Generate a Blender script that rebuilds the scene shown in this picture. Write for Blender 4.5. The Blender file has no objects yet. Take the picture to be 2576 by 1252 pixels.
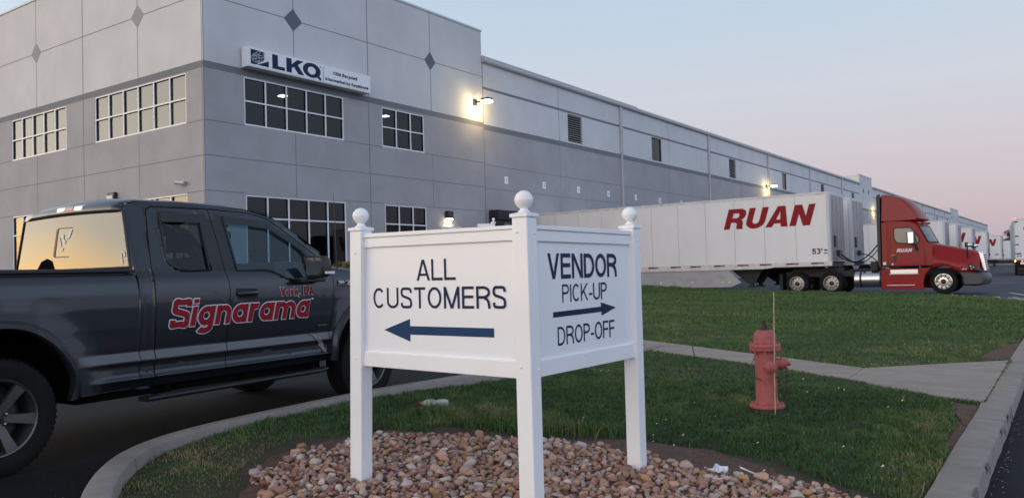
import bpy, bmesh, math, random
import numpy as np
from mathutils import Vector, Matrix
R = math.radians
S = bpy.context.scene
COL = S.collection

# ------------------------------------------------------------------ camera
cam_d = bpy.data.cameras.new("camera")
cam = bpy.data.objects.new("camera", cam_d)
COL.objects.link(cam)
S.camera = cam
EYE = Vector((0.0, 0.0, 1.5))
hd, pt, rl = R(34.95533814), R(1.68115005), R(-1.62830547)
fw = Vector((-math.sin(hd) * math.cos(pt), math.cos(hd) * math.cos(pt), math.sin(pt)))
r0 = Vector((math.cos(hd), math.sin(hd), 0))
u0 = r0.cross(fw)
rt = r0 * math.cos(rl) + u0 * math.sin(rl)
up = -r0 * math.sin(rl) + u0 * math.cos(rl)
cam.matrix_world = Matrix(((rt.x, up.x, -fw.x, EYE.x), (rt.y, up.y, -fw.y, EYE.y), (rt.z, up.z, -fw.z, EYE.z), (0, 0, 0, 1)))
cam_d.sensor_width = 36.0
cam_d.lens = 36.0 * 2052.62 / 2576.0
cam_d.clip_start = 0.05
cam_d.clip_end = 3000

# ------------------------------------------------------------------ view, sky and sun (dusk, the sun just down in the west-south-west)
S.view_settings.view_transform = 'Standard'
S.view_settings.look = 'None'
S.view_settings.exposure = 0.0
S.view_settings.gamma = 1.0
SUN_DIR = Vector((-0.86, -0.51, 0.0)).normalized()      # towards the afterglow
w = bpy.data.worlds.new("World")
S.world = w
w.use_nodes = True
nt = w.node_tree
nt.nodes.clear()
N = nt.nodes.new
L = nt.links.new
out = N('ShaderNodeOutputWorld')
bg = N('ShaderNodeBackground')
L(bg.outputs[0], out.inputs[0])
tc = N('ShaderNodeTexCoord')
sep = N('ShaderNodeSeparateXYZ')
L(tc.outputs['Generated'], sep.inputs[0])


def wmath(op, a, b=None, clamp=False):
    n = N('ShaderNodeMath')
    n.operation = op
    n.use_clamp = clamp
    for i, v in ((0, a), (1, b)):
        if v is None:
            continue
        if isinstance(v, (int, float)):
            n.inputs[i].default_value = v
        else:
            L(v, n.inputs[i])
    return n.outputs[0]


def wramp(fac, stops):
    n = N('ShaderNodeValToRGB')
    n.color_ramp.interpolation = 'EASE' if False else 'LINEAR'
    e = n.color_ramp.elements
    while len(e) < len(stops):
        e.new(0.5)
    for k, (p, c) in enumerate(stops):
        e[k].position = p
        e[k].color = (c[0], c[1], c[2], 1)
    L(fac, n.inputs[0])
    return n.outputs[0]


def dotdir(v):
    n = N('ShaderNodeVectorMath')
    n.operation = 'DOT_PRODUCT'
    L(tc.outputs['Generated'], n.inputs[0])
    n.inputs[1].default_value = v
    return n.outputs['Value']


def wmix(f, a, b):
    n = N('ShaderNodeMix')
    n.data_type = 'RGBA'
    L(f, n.inputs[0])
    L(a, n.inputs[6])
    L(b, n.inputs[7])
    return n.outputs[2]


def smooth(v, lo, hi):
    n = N('ShaderNodeMapRange')
    n.interpolation_type = 'SMOOTHSTEP'
    L(v, n.inputs[0])
    n.inputs[1].default_value = lo
    n.inputs[2].default_value = hi
    return n.outputs[0]


z = sep.outputs['Z']
zc = wmath('MAXIMUM', z, 0.0)
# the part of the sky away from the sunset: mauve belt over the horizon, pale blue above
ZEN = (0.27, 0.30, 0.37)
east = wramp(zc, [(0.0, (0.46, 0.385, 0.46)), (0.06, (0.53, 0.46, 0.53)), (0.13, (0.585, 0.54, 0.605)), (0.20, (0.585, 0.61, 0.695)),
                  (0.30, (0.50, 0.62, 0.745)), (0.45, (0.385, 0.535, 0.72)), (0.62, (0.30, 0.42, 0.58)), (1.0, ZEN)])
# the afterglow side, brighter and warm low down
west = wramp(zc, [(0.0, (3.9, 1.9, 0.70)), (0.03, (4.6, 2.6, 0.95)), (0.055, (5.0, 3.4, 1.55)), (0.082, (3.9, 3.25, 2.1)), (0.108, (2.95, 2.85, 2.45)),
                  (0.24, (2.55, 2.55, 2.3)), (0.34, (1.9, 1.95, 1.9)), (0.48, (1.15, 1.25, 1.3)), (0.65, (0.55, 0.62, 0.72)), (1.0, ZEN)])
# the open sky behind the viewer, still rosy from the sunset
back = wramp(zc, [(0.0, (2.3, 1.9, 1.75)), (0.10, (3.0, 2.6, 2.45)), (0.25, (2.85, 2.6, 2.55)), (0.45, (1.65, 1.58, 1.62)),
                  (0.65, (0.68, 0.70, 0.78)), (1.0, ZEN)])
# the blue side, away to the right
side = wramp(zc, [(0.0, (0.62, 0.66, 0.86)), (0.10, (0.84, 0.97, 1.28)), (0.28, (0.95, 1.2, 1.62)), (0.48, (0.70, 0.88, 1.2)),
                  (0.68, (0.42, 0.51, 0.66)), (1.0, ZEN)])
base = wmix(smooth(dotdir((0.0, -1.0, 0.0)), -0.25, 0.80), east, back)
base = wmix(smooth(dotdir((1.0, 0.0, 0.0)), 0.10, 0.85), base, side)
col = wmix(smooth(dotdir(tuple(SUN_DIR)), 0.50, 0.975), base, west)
# physical dusk sky under the measured colours
sky = N('ShaderNodeTexSky')
sky.sky_type = 'NISHITA'
sky.sun_disc = False
sky.sun_elevation = R(1.0)
sky.sun_rotation = math.atan2(SUN_DIR.x, SUN_DIR.y)
sky.altitude = 100
addn = N('ShaderNodeMix')
addn.data_type = 'RGBA'
addn.blend_type = 'ADD'
addn.inputs[0].default_value = 0.06
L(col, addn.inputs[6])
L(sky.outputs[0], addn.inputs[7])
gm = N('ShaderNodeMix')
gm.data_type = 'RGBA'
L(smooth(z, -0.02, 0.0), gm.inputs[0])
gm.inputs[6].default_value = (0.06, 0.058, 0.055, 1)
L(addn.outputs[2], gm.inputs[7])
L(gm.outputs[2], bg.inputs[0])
bg.inputs[1].default_value = 1.0
w.cycles_visibility.camera = True
try:
    w.cycles.sampling_method = 'MANUAL'
    w.cycles.sample_map_resolution = 512
except Exception:
    pass

sun_d = bpy.data.lights.new("sun", 'SUN')
sun_d.energy = 0.05
sun_d.angle = R(28)
sun_d.color = (1.0, 0.74, 0.52)
sun = bpy.data.objects.new("sun", sun_d)
COL.objects.link(sun)
sdir = Vector((SUN_DIR.x, SUN_DIR.y, 0.12)).normalized()
sun.rotation_euler = (-sdir).to_track_quat('-Z', 'Y').to_euler()
S.cycles.use_denoising = True
S.cycles.max_bounces = 8
S.cycles.transparent_max_bounces = 12
S.cycles.sample_clamp_indirect = 6.0


# ------------------------------------------------------------------ materials
def pm(name, c, rough=0.5, metal=0.0, spec=0.5, vary=None, bump=None, coat=0.0, emit=None, trans=0.0, ior=1.45, stain=None):
    """procedural principled material; vary=(scale, amount) colour mottling, bump=(scale, strength), stain=(scale, colour, amount)"""
    m = bpy.data.materials.new(name)
    m.use_nodes = True
    t = m.node_tree
    b = t.nodes['Principled BSDF']
    b.inputs['Base Color'].default_value = (*c, 1)
    b.inputs['Roughness'].default_value = rough
    b.inputs['Metallic'].default_value = metal
    b.inputs['Specular IOR Level'].default_value = spec
    b.inputs['IOR'].default_value = ior
    if coat:
        b.inputs['Coat Weight'].default_value = coat
        b.inputs['Coat Roughness'].default_value = 0.04
    if trans:
        b.inputs['Transmission Weight'].default_value = trans
    if emit:
        b.inputs['Emission Color'].default_value = (*emit[:3], 1)
        b.inputs['Emission Strength'].default_value = emit[3]
    cd = None
    if vary or bump or stain:
        cd = t.nodes.new('ShaderNodeTexCoord')
    cur = None
    if vary:
        n = t.nodes.new('ShaderNodeTexNoise')
        n.inputs['Scale'].default_value = vary[0]
        n.inputs['Detail'].default_value = 6
        n.inputs['Roughness'].default_value = 0.62
        t.links.new(cd.outputs['Object'], n.inputs['Vector'])
        rmp = t.nodes.new('ShaderNodeValToRGB')
        a = vary[1]
        rmp.color_ramp.elements[0].position = 0.28
        rmp.color_ramp.elements[1].position = 0.72
        rmp.color_ramp.elements[0].color = (*[x * (1 - a) for x in c], 1)
        rmp.color_ramp.elements[1].color = (*[min(1, x * (1 + a)) for x in c], 1)
        t.links.new(n.outputs['Fac'], rmp.inputs[0])
        cur = rmp.outputs[0]
    if stain:
        n = t.nodes.new('ShaderNodeTexNoise')
        n.inputs['Scale'].default_value = stain[0]
        n.inputs['Detail'].default_value = 4
        mp = t.nodes.new('ShaderNodeMapping')
        if len(stain) > 3:
            mp.inputs['Scale'].default_value = stain[3]
        t.links.new(cd.outputs['Object'], mp.inputs[0])
        t.links.new(mp.outputs[0], n.inputs['Vector'])
        rr = t.nodes.new('ShaderNodeMapRange')
        rr.inputs[1].default_value = 0.48
        rr.inputs[2].default_value = 0.72
        rr.inputs[4].default_value = stain[2]
        t.links.new(n.outputs['Fac'], rr.inputs[0])
        mx = t.nodes.new('ShaderNodeMix')
        mx.data_type = 'RGBA'
        t.links.new(rr.outputs[0], mx.inputs[0])
        if cur is None:
            mx.inputs[6].default_value = (*c, 1)
        else:
            t.links.new(cur, mx.inputs[6])
        mx.inputs[7].default_value = (*stain[1], 1)
        cur = mx.outputs[2]
    if cur is not None:
        t.links.new(cur, b.inputs['Base Color'])
    if bump:
        n = t.nodes.new('ShaderNodeTexNoise')
        n.inputs['Scale'].default_value = bump[0]
        n.inputs['Detail'].default_value = 5
        t.links.new(cd.outputs['Object'], n.inputs['Vector'])
        bp = t.nodes.new('ShaderNodeBump')
        bp.inputs['Strength'].default_value = bump[1]
        bp.inputs['Distance'].default_value = 0.01
        t.links.new(n.outputs['Fac'], bp.inputs['Height'])
        t.links.new(bp.outputs[0], b.inputs['Normal'])
    return m


def glassmat(name, tint, f0=0.05, rough=0.0):
    """thin tinted pane: fresnel mirror over a tinted see-through layer"""
    m = bpy.data.materials.new(name)
    m.use_nodes = True
    t = m.node_tree
    t.nodes.clear()
    o = t.nodes.new('ShaderNodeOutputMaterial')
    mx = t.nodes.new('ShaderNodeMixShader')
    tr = t.nodes.new('ShaderNodeBsdfTransparent')
    tr.inputs[0].default_value = (*tint, 1)
    gl = t.nodes.new('ShaderNodeBsdfGlossy')
    gl.inputs['Roughness'].default_value = rough
    ge = t.nodes.new('ShaderNodeNewGeometry')
    dt = t.nodes.new('ShaderNodeVectorMath')
    dt.operation = 'DOT_PRODUCT'
    t.links.new(ge.outputs['Normal'], dt.inputs[0])
    t.links.new(ge.outputs['Incoming'], dt.inputs[1])

    def mth(op, a, b):
        n = t.nodes.new('ShaderNodeMath')
        n.operation = op
        n.use_clamp = op == 'MULTIPLY_ADD'
        for i, q in enumerate((a, b)):
            if isinstance(q, (int, float)):
                n.inputs[i].default_value = q
            elif q is not None:
                t.links.new(q, n.inputs[i])
        return n
    c = mth('ABSOLUTE', dt.outputs['Value'], None)
    p = mth('POWER', mth('SUBTRACT', 1.0, c.outputs[0]).outputs[0], 5.0)
    f = mth('MULTIPLY_ADD', p.outputs[0], 1.0 - f0)
    f.inputs[2].default_value = f0
    t.links.new(f.outputs[0], mx.inputs[0])
    t.links.new(tr.outputs[0], mx.inputs[1])
    t.links.new(gl.outputs[0], mx.inputs[2])
    t.links.new(mx.outputs[0], o.inputs[0])
    return m


M = {}
M['wall_light'] = pm('painted concrete light grey', (0.57, 0.57, 0.575), 0.85, vary=(0.55, 0.07), bump=(14, 0.10), stain=(0.5, (0.48, 0.48, 0.49), 0.35, (1, 1, 0.15)))
M['wall_low'] = pm('painted concrete slate grey', (0.345, 0.335, 0.35), 0.85, vary=(0.6, 0.09), bump=(14, 0.10), stain=(0.6, (0.375, 0.365, 0.38), 0.5))
M['wall_band'] = pm('painted concrete dark band', (0.165, 0.175, 0.19), 0.8, vary=(0.7, 0.08))
M['joint'] = pm('joint sealant', (0.20, 0.195, 0.21), 0.9)
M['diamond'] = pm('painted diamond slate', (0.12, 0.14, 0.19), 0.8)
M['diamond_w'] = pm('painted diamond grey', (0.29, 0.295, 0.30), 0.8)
M['coping'] = pm('metal coping', (0.50, 0.51, 0.53), 0.5, 0.2)
M['gutter'] = pm('gutter metal', (0.40, 0.41, 0.43), 0.5, 0.2)
M['gutter_dk'] = pm('gutter underside', (0.20, 0.21, 0.23), 0.6)
M['frame_w'] = pm('white aluminium frame', (0.72, 0.73, 0.75), 0.4)
M['frame_dk'] = pm('dark mullion side', (0.02, 0.022, 0.025), 0.5)
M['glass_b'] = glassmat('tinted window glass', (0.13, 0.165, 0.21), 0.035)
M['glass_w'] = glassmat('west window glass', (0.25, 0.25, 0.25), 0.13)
M['room'] = pm('dim room', (0.10, 0.10, 0.11), 0.9)
M['lamp_int'] = pm('lit ceiling fixture', (0.9, 0.9, 0.9), 0.5, emit=(1.0, 0.93, 0.80, 14))
M['lampglow'] = pm('lamp lens', (0.9, 0.8, 0.6), 0.4, emit=(1.0, 0.78, 0.38, 40))
M['dark_metal'] = pm('dark bronze metal', (0.03, 0.03, 0.032), 0.45, 0.3)
M['black'] = pm('black rubber', (0.012, 0.012, 0.014), 0.7)
M['black_pl'] = pm('black plastic', (0.018, 0.019, 0.021), 0.45)
M['white_pvc'] = pm('white vinyl', (0.84, 0.84, 0.85), 0.34, vary=(3, 0.02), stain=(2.2, (0.70, 0.69, 0.67), 0.22))
M['sign_face'] = pm('white sign panel', (0.82, 0.83, 0.85), 0.26)
M['navy'] = pm('navy vinyl', (0.010, 0.020, 0.062), 0.5, spec=0.2)
M['blue_arrow'] = pm('blue arrow vinyl', (0.012, 0.045, 0.115), 0.5, spec=0.2)
M['red_vinyl'] = pm('red vinyl', (0.25, 0.010, 0.017), 0.55, spec=0.2)
M['white_vinyl'] = pm('white vinyl film', (0.72, 0.70, 0.74), 0.4)
M['concrete'] = pm('concrete', (0.26, 0.228, 0.205), 0.9, vary=(7, 0.14), bump=(60, 0.25), stain=(1.6, (0.17, 0.155, 0.145), 0.55))
M['walk'] = pm('sidewalk concrete', (0.295, 0.25, 0.215), 0.9, vary=(5, 0.11), bump=(70, 0.2), stain=(0.9, (0.215, 0.175, 0.148), 0.6, (1.0, 3.0, 1.0)))
M['hyd_red'] = pm('faded red paint', (0.37, 0.098, 0.092), 0.66, vary=(9, 0.16), bump=(40, 0.12), stain=(6, (0.22, 0.045, 0.042), 0.6))
M['rust'] = pm('rusty iron', (0.045, 0.032, 0.028), 0.8, vary=(20, 0.3))
M['chrome'] = pm('polished metal', (0.75, 0.75, 0.76), 0.16, 1.0)
M['alum'] = pm('brushed aluminium', (0.62, 0.62, 0.64), 0.34, 1.0, vary=(4, 0.06))
M['steel_dk'] = pm('dark chassis steel', (0.022, 0.022, 0.025), 0.6, 0.2)
M['tyre'] = pm('tyre rubber', (0.0085, 0.0085, 0.009), 0.85, spec=0.25, vary=(8, 0.2))


# ------------------------------------------------------------------ mesh helpers
def lerp(a, b, t):
    return a + (b - a) * t


class MB:
    def __init__(self):
        self.v, self.f, self.m = [], [], []

    def add(self, vs, fs, mi=0):
        n = len(self.v)
        self.v += [tuple(p) for p in vs]
        self.f += [tuple(i + n for i in f) for f in fs]
        self.m += [mi] * len(fs)
        return self

    def box(self, x0, x1, y0, y1, z0, z1, mi=0, X=None):
        vs = [(x, y, z) for x in (x0, x1) for y in (y0, y1) for z in (z0, z1)]
        if X:
            vs = [X(*p) for p in vs]
        return self.add(vs, [(0, 1, 3, 2), (4, 6, 7, 5), (0, 4, 5, 1), (2, 3, 7, 6), (0, 2, 6, 4), (1, 5, 7, 3)], mi)

    def obox(self, c, a, b, d, mi=0):
        """box from centre and three half-axis vectors"""
        c, a, b, d = Vector(c), Vector(a), Vector(b), Vector(d)
        vs = [c + a * i + b * j + d * k for i in (-1, 1) for j in (-1, 1) for k in (-1, 1)]
        return self.add(vs, [(0, 1, 3, 2), (4, 6, 7, 5), (0, 4, 5, 1), (2, 3, 7, 6), (0, 2, 6, 4), (1, 5, 7, 3)], mi)

    def prism(self, poly, P, d0, d1, mi=0):
        """2-D outline swept from depth d0 to d1; P(a, b, d) -> point"""
        n = len(poly)
        vs = [P(a, b, d0) for a, b in poly] + [P(a, b, d1) for a, b in poly]
        fs = [tuple(range(n)), tuple(range(2 * n - 1, n - 1, -1))] + [(i, (i + 1) % n, n + (i + 1) % n, n + i) for i in range(n)]
        return self.add(vs, fs, mi)

    def loft(self, secs, mi=0, cap=True, closed=True):
        n = len(secs[0])
        vs = [p for s in secs for p in s]
        fs = []
        for k in range(len(secs) - 1):
            for i in range(n if closed else n - 1):
                j = (i + 1) % n
                fs.append((k * n + i, k * n + j, (k + 1) * n + j, (k + 1) * n + i))
        if cap:
            fs.append(tuple(range(n - 1, -1, -1)))
            fs.append(tuple((len(secs) - 1) * n + i for i in range(n)))
        return self.add(vs, fs, mi)

    def lathe(self, prof, o, ax, n=24, mi=0, cap=True):
        """profile of (radius, distance along ax) turned about the axis through o"""
        o, ax = Vector(o), Vector(ax).normalized()
        e1 = ax.orthogonal().normalized()
        e2 = ax.cross(e1)
        secs = [[o + ax * h + (e1 * math.cos(2 * math.pi * i / n) + e2 * math.sin(2 * math.pi * i / n)) * r for i in range(n)] for r, h in prof]
        return self.loft(secs, mi, cap)

    def cyl(self, p0, p1, r, n=12, mi=0, r1=None):
        p0, p1 = Vector(p0), Vector(p1)
        d = p1 - p0
        return self.lathe([(r, 0), (r if r1 is None else r1, d.length)], p0, d, n, mi)

    def tube(self, pts, r, n=8, mi=0):
        pts = [Vector(p) for p in pts]
        secs = []
        e = None
        for i, p in enumerate(pts):
            d = (pts[min(i + 1, len(pts) - 1)] - pts[max(i - 1, 0)]).normalized()
            if e is None:
                e = d.orthogonal().normalized()
            e = (e - d * e.dot(d)).normalized()
            f = d.cross(e)
            rr = r[i] if isinstance(r, (list, tuple)) else r
            secs.append([p + (e * math.cos(2 * math.pi * k / n) + f * math.sin(2 * math.pi * k / n)) * rr for k in range(n)])
        return self.loft(secs, mi)

    def quad(self, a, b, c, d, mi=0):
        return self.add([a, b, c, d], [(0, 1, 2, 3)], mi)

    def mesh(self, name, mats, smooth=0):
        me = bpy.data.meshes.new(name)
        me.from_pydata(self.v, [], self.f)
        for mt in (mats if isinstance(mats, (list, tuple)) else [mats]):
            me.materials.append(mt)
        if any(self.m):
            me.polygons.foreach_set('material_index', self.m)
        bm = bmesh.new()
        bm.from_mesh(me)
        bmesh.ops.remove_doubles(bm, verts=bm.verts, dist=1e-5)
        bmesh.ops.recalc_face_normals(bm, faces=bm.faces)
        bm.to_mesh(me)
        bm.free()
        if smooth:
            me.shade_smooth()
            me.set_sharp_from_angle(angle=R(smooth))
        return me

    def build(self, name, mats, parent=None, smooth=0, bevel=0.0, seg=2, world=False):
        o = bpy.data.objects.new(name, self.mesh(name, mats, smooth))
        link(o, parent, world)
        if bevel:
            b = o.modifiers.new('edge', 'BEVEL')
            b.width = bevel
            b.segments = seg
            b.limit_method = 'ANGLE'
            b.angle_limit = R(35)
        return o


def link(o, parent=None, world=False):
    COL.objects.link(o)
    if parent is not None:
        o.parent = parent
        if world:
            root = parent
            while root.parent is not None:
                root = root.parent
            if root is parent:
                o.matrix_parent_inverse = Matrix.Translation(-Vector(root.location))
    return o


def tag(o, label=None, cat=None, group=None, kind=None):
    for k, v in (('label', label), ('category', cat), ('group', group), ('kind', kind)):
        if v:
            o[k] = v
    return o


def thing(name, label, cat, loc=(0, 0, 0), rz=0.0, group=None):
    o = bpy.data.objects.new(name, None)
    o.empty_display_size = 0.2
    COL.objects.link(o)
    o.location = loc
    o.rotation_euler = (0, 0, rz)
    return tag(o, label, cat, group)


def copy_tree(o, parent=None, skip=()):
    c = o.copy()
    COL.objects.link(c)
    c.parent = parent
    if parent is not None:
        c.matrix_parent_inverse = o.matrix_parent_inverse.copy()
    for ch in list(o.children):
        if ch.name.split('.')[0] not in skip:
            copy_tree(ch, c, skip)
    return c


# ------------------------------------------------------------------ stroke lettering
def arc(cx, cy, rx, ry, a0, a1, n=14):
    return [(cx + rx * math.cos(R(lerp(a0, a1, i / n))), cy + ry * math.sin(R(lerp(a0, a1, i / n)))) for i in range(n + 1)]


def spline(P, n=6):
    o = []
    for i in range(len(P) - 1):
        p0, p1, p2, p3 = P[max(i - 1, 0)], P[i], P[i + 1], P[min(i + 2, len(P) - 1)]
        for k in range(n):
            t = k / n
            o.append(tuple(0.5 * (2 * p1[j] + (p2[j] - p0[j]) * t + (2 * p0[j] - 5 * p1[j] + 4 * p2[j] - p3[j]) * t * t + (3 * p1[j] - p0[j] - 3 * p2[j] + p3[j]) * t ** 3) for j in (0, 1)))
    o.append(P[-1])
    return o


GW = dict(A=.68, B=.64, C=.66, D=.66, E=.58, F=.55, G=.7, I=0, J=.5, K=.66, L=.55, M=.8, N=.66, O=.72, P=.6, Q=.72, R=.66, S=.62, T=.6, U=.66, V=.66, Y=.66,
          a=.56, b=.56, c=.52, d=.56, e=.54, f=.32, g=.56, i=0, k=.52, l=0, m=.86, n=.54, o=.56, r=.36, s=.5, t=.32, y=.52)
for _d in '0123456789':
    GW[_d] = .56
GW['1'] = .3
GW['-'] = .3
GW[','] = GW['.'] = GW["'"] = 0
GW[' '] = .28


def glyph(ch, w, s, X=0.72):
    """strokes of one letter of cap height 1: ('p', points, closed) ribbons and ('d', x0, y0, x1, y1) diagonals cut level"""
    h = s / 2
    hw = s * 0.56
    a, b = h, w - h
    mid = w / 2
    bar = 0.5
    r_ = lambda x, y, rx, ry: ('p', arc(x, y, rx, ry, 0, 360, 28)[:-1], True)
    if ch == 'A':
        y = .30
        fx = (mid - hw) * y
        return [('d', hw, 0, mid - s * .06, 1), ('d', w - hw, 0, mid + s * .06, 1), ('p', [(fx + hw, y - .02), (w - fx - hw, y - .02)], 0, .86)]
    if ch == 'B':
        return [('p', [(a, h), (w * .5, h)] + arc(w * .5, .27, b - w * .5, .27 - h, -90, 90) + [(a, .54)], 0), ('p', [(w * .5, .54)] + arc(w * .5, .77, b - w * .55, .23 - h, -90, 90) + [(a, 1 - h)], 0), ('p', [(a, 0), (a, 1)], 0)]
    if ch in 'CGc':
        H = 1 if ch != 'c' else X
        st = [('p', arc(mid, H / 2, mid - h, H / 2 - h, 42, 318, 26), 0)]
        if ch == 'G':
            st += [('p', [(mid, .45), (b, .45), (b, 0)], 0)]
        return st
    if ch == 'D':
        return [('p', [(a, h), (w * .42, h)] + arc(w * .42, .5, b - w * .42, .5 - h, -90, 90, 18) + [(a, 1 - h)], True)]
    if ch == 'E':
        return [('p', [(w, 1 - h), (a, 1 - h), (a, h), (w, h)], 0), ('p', [(a, .53), (w * .95, .53)], 0)]
    if ch == 'F':
        return [('p', [(w, 1 - h), (a, 1 - h), (a, 0)], 0), ('p', [(a, .52), (w * .92, .52)], 0)]
    if ch in 'I':
        return [('p', [(h, 0), (h, 1)], 0)]
    if ch == 'J':
        return [('p', [(b, 1), (b, .3)] + arc(mid, .3, mid - h, .3 - h, 0, -180), 0)]
    if ch in 'Kk':
        Y = 1 if ch == 'K' else X
        m = .38 if ch == 'K' else .3
        return [('p', [(a, 0), (a, 1)], 0), ('d', a, m - .02, w - hw, Y), ('d', w - hw, 0, w * .40, m + (Y - m) * .30)]
    if ch == 'L':
        return [('p', [(a, 1), (a, h), (w, h)], 0)]
    if ch == 'l':
        return [('p', [(h, 0), (h, 1)], 0)]
    if ch == 'M':
        return [('p', [(a, 0), (a, 1)], 0), ('p', [(b, 0), (b, 1)], 0), ('d', a, 1, mid, 0), ('d', b, 1, mid, 0)]
    if ch == 'N':
        return [('p', [(a, 0), (a, 1)], 0), ('p', [(b, 0), (b, 1)], 0), ('d', a + s * .05, 1, b - s * .05, 0)]
    if ch in 'OQo0':
        H = X if ch == 'o' else 1
        st = [r_(mid, H / 2, mid - h, H / 2 - h)]
        if ch == 'Q':
            st.append(('d', w * .55, .30, w * 1.0, -.03))
        return st
    if ch in 'PR':
        st = [('p', [(a, 0), (a, 1 - h), (w * .52, 1 - h)] + arc(w * .52, .72, b - w * .52, .28 - h, 90, -90) + [(a, .44 + h)], 0)]
        if ch == 'R':
            if s > .2:
                st.append(('d', w * .50, .5, w - hw, 0))
            else:
                st.append(('p', spline([(w * .55, .44 + h), (w * .78, .40), (b - .03, .28), (b, .1), (b + .01, 0)]), 0))
        return st
    if ch in 'Ss':
        k = 1 if ch == 'S' else X
        P = [(b, .74), (w * .84, .91), (mid, 1 - h / k), (w * .17, .92), (a, .75), (w * .17, .60), (mid, .52), (w * .82, .43), (b, .26), (w * .84, .085), (mid, h / k), (w * .15, .09), (a, .27)]
        return [('p', [(x, y * k) for x, y in spline(P)], 0)]
    if ch == 'T':
        return [('p', [(0, 1 - h), (w, 1 - h)], 0), ('p', [(mid, 0), (mid, 1)], 0)]
    if ch == 'U':
        return [('p', [(a, 1), (a, .32)] + arc(mid, .32, mid - h, .32 - h, 180, 360, 18) + [(b, 1)], 0)]
    if ch == 'V':
        return [('d', hw, 1, mid, 0), ('d', w - hw, 1, mid, 0)]
    if ch == 'Y':
        return [('d', hw, 1, mid, .40), ('d', w - hw, 1, mid, .40), ('p', [(mid, 0), (mid, .48)], 0)]
    if ch in 'adbg':
        st = [r_(mid, X / 2, mid - h, X / 2 - h)]
        x = a if ch == 'b' else b
        if ch == 'g':
            st.append(('p', [(b, X), (b, -.06)] + arc(mid, -.06, mid - h, .24 - h, 0, -155), 0))
        else:
            st.append(('p', [(x, 0), (x, X if ch == 'a' else 1)], 0))
        return st
    if ch == 'e':
        return [('p', [(a, X / 2), (b, X / 2)] + arc(mid, X / 2, mid - h, X / 2 - h, 0, 315, 24), 0)]
    if ch == 'f':
        return [('p', [(w * .4, 0), (w * .4, .8)] + arc(w * .4 + .18, .8, .18, .2 - h, 180, 90), 0), ('p', [(0, X - h), (w, X - h)], 0)]
    if ch == 't':
        return [('p', [(w * .4, .92), (w * .4, .15), (w * .6, h), (w, h)], 0), ('p', [(0, X - h), (w, X - h)], 0)]
    if ch == 'i':
        return [('p', [(h, 0), (h, X)], 0), ('p', [(h, .84), (h, 1)], 0)]
    if ch == 'n':
        return [('p', [(a, 0), (a, X)], 0), ('p', arc(mid, X * .55, mid - h, X * .45 - h, 180, 0) + [(b, 0)], 0)]
    if ch == 'm':
        q = (b - a) / 2
        return [('p', [(a, 0), (a, X)], 0), ('p', arc(a + q / 2, X * .55, q / 2, X * .45 - h, 180, 0) + [(a + q, 0)], 0), ('p', arc(a + q * 1.5, X * .55, q / 2, X * .45 - h, 180, 0) + [(b, 0)], 0)]
    if ch == 'r':
        return [('p', [(a, 0), (a, X)], 0), ('p', arc(w * .78, X * .5, w * .78 - h, X * .5 - h, 180, 75), 0)]
    if ch == 'y':
        return [('d', hw, X, mid, 0), ('d', w - hw, X, w * .22, -.28)]
    if ch == '-':
        return [('p', [(0, .36), (w, .36)], 0)]
    if ch == "'":
        return [('d', h, 1, h * .8, .66)]
    if ch in ',.':
        return [('d', h + s * .2, s, h - s * .2, -.16 if ch == ',' else 0)]
    if ch == '1':
        return [('p', [(b, 0), (b, 1)], 0), ('d', b, .97, 0 + h * .5, .72)]
    if ch == '2':
        return [('p', spline([(a, .72), (w * .2, .92), (mid, 1 - h), (w * .84, .9), (b, .70), (w * .78, .48), (w * .3, .2), (a, h)]) + [(w, h)], 0)]
    if ch == '3':
        return [('p', spline([(a, .77), (w * .22, .94), (mid, 1 - h), (b - .02, .77), (mid * 1.05, .54), (b, .28), (mid, h), (w * .16, .08), (a, .24)]), 0)]
    if ch == '4':
        return [('p', [(w * .74, 0), (w * .74, 1)], 0), ('p', [(w, .28), (a * .6, .28)], 0), ('d', w * .70, 1, a * .7, .26)]
    if ch == '5':
        return [('p', [(w * .94, 1 - h), (a + .02, 1 - h), (a, .50)] + spline([(a + .01, .50), (mid, .62), (b, .34), (mid, h), (w * .14, .09), (a, .22)]), 0)]
    if ch == '6':
        return [r_(mid, .32, mid - h, .32 - h), ('p', spline([(b - .02, .8), (mid, 1 - h), (a + .05, .75), (a, .36)]), 0)]
    if ch == '7':
        return [('p', [(0, 1 - h), (w, 1 - h)], 0), ('d', w - hw, 1, w * .35, 0)]
    if ch == '8':
        return [r_(mid, .27, mid - h, .27 - h), r_(mid, .76, mid - h - .02, .24 - h)]
    if ch == '9':
        return [r_(mid, .68, mid - h, .32 - h), ('p', spline([(a + .02, .2), (mid, h), (b - .05, .25), (b, .64)]), 0)]
    return []


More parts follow.
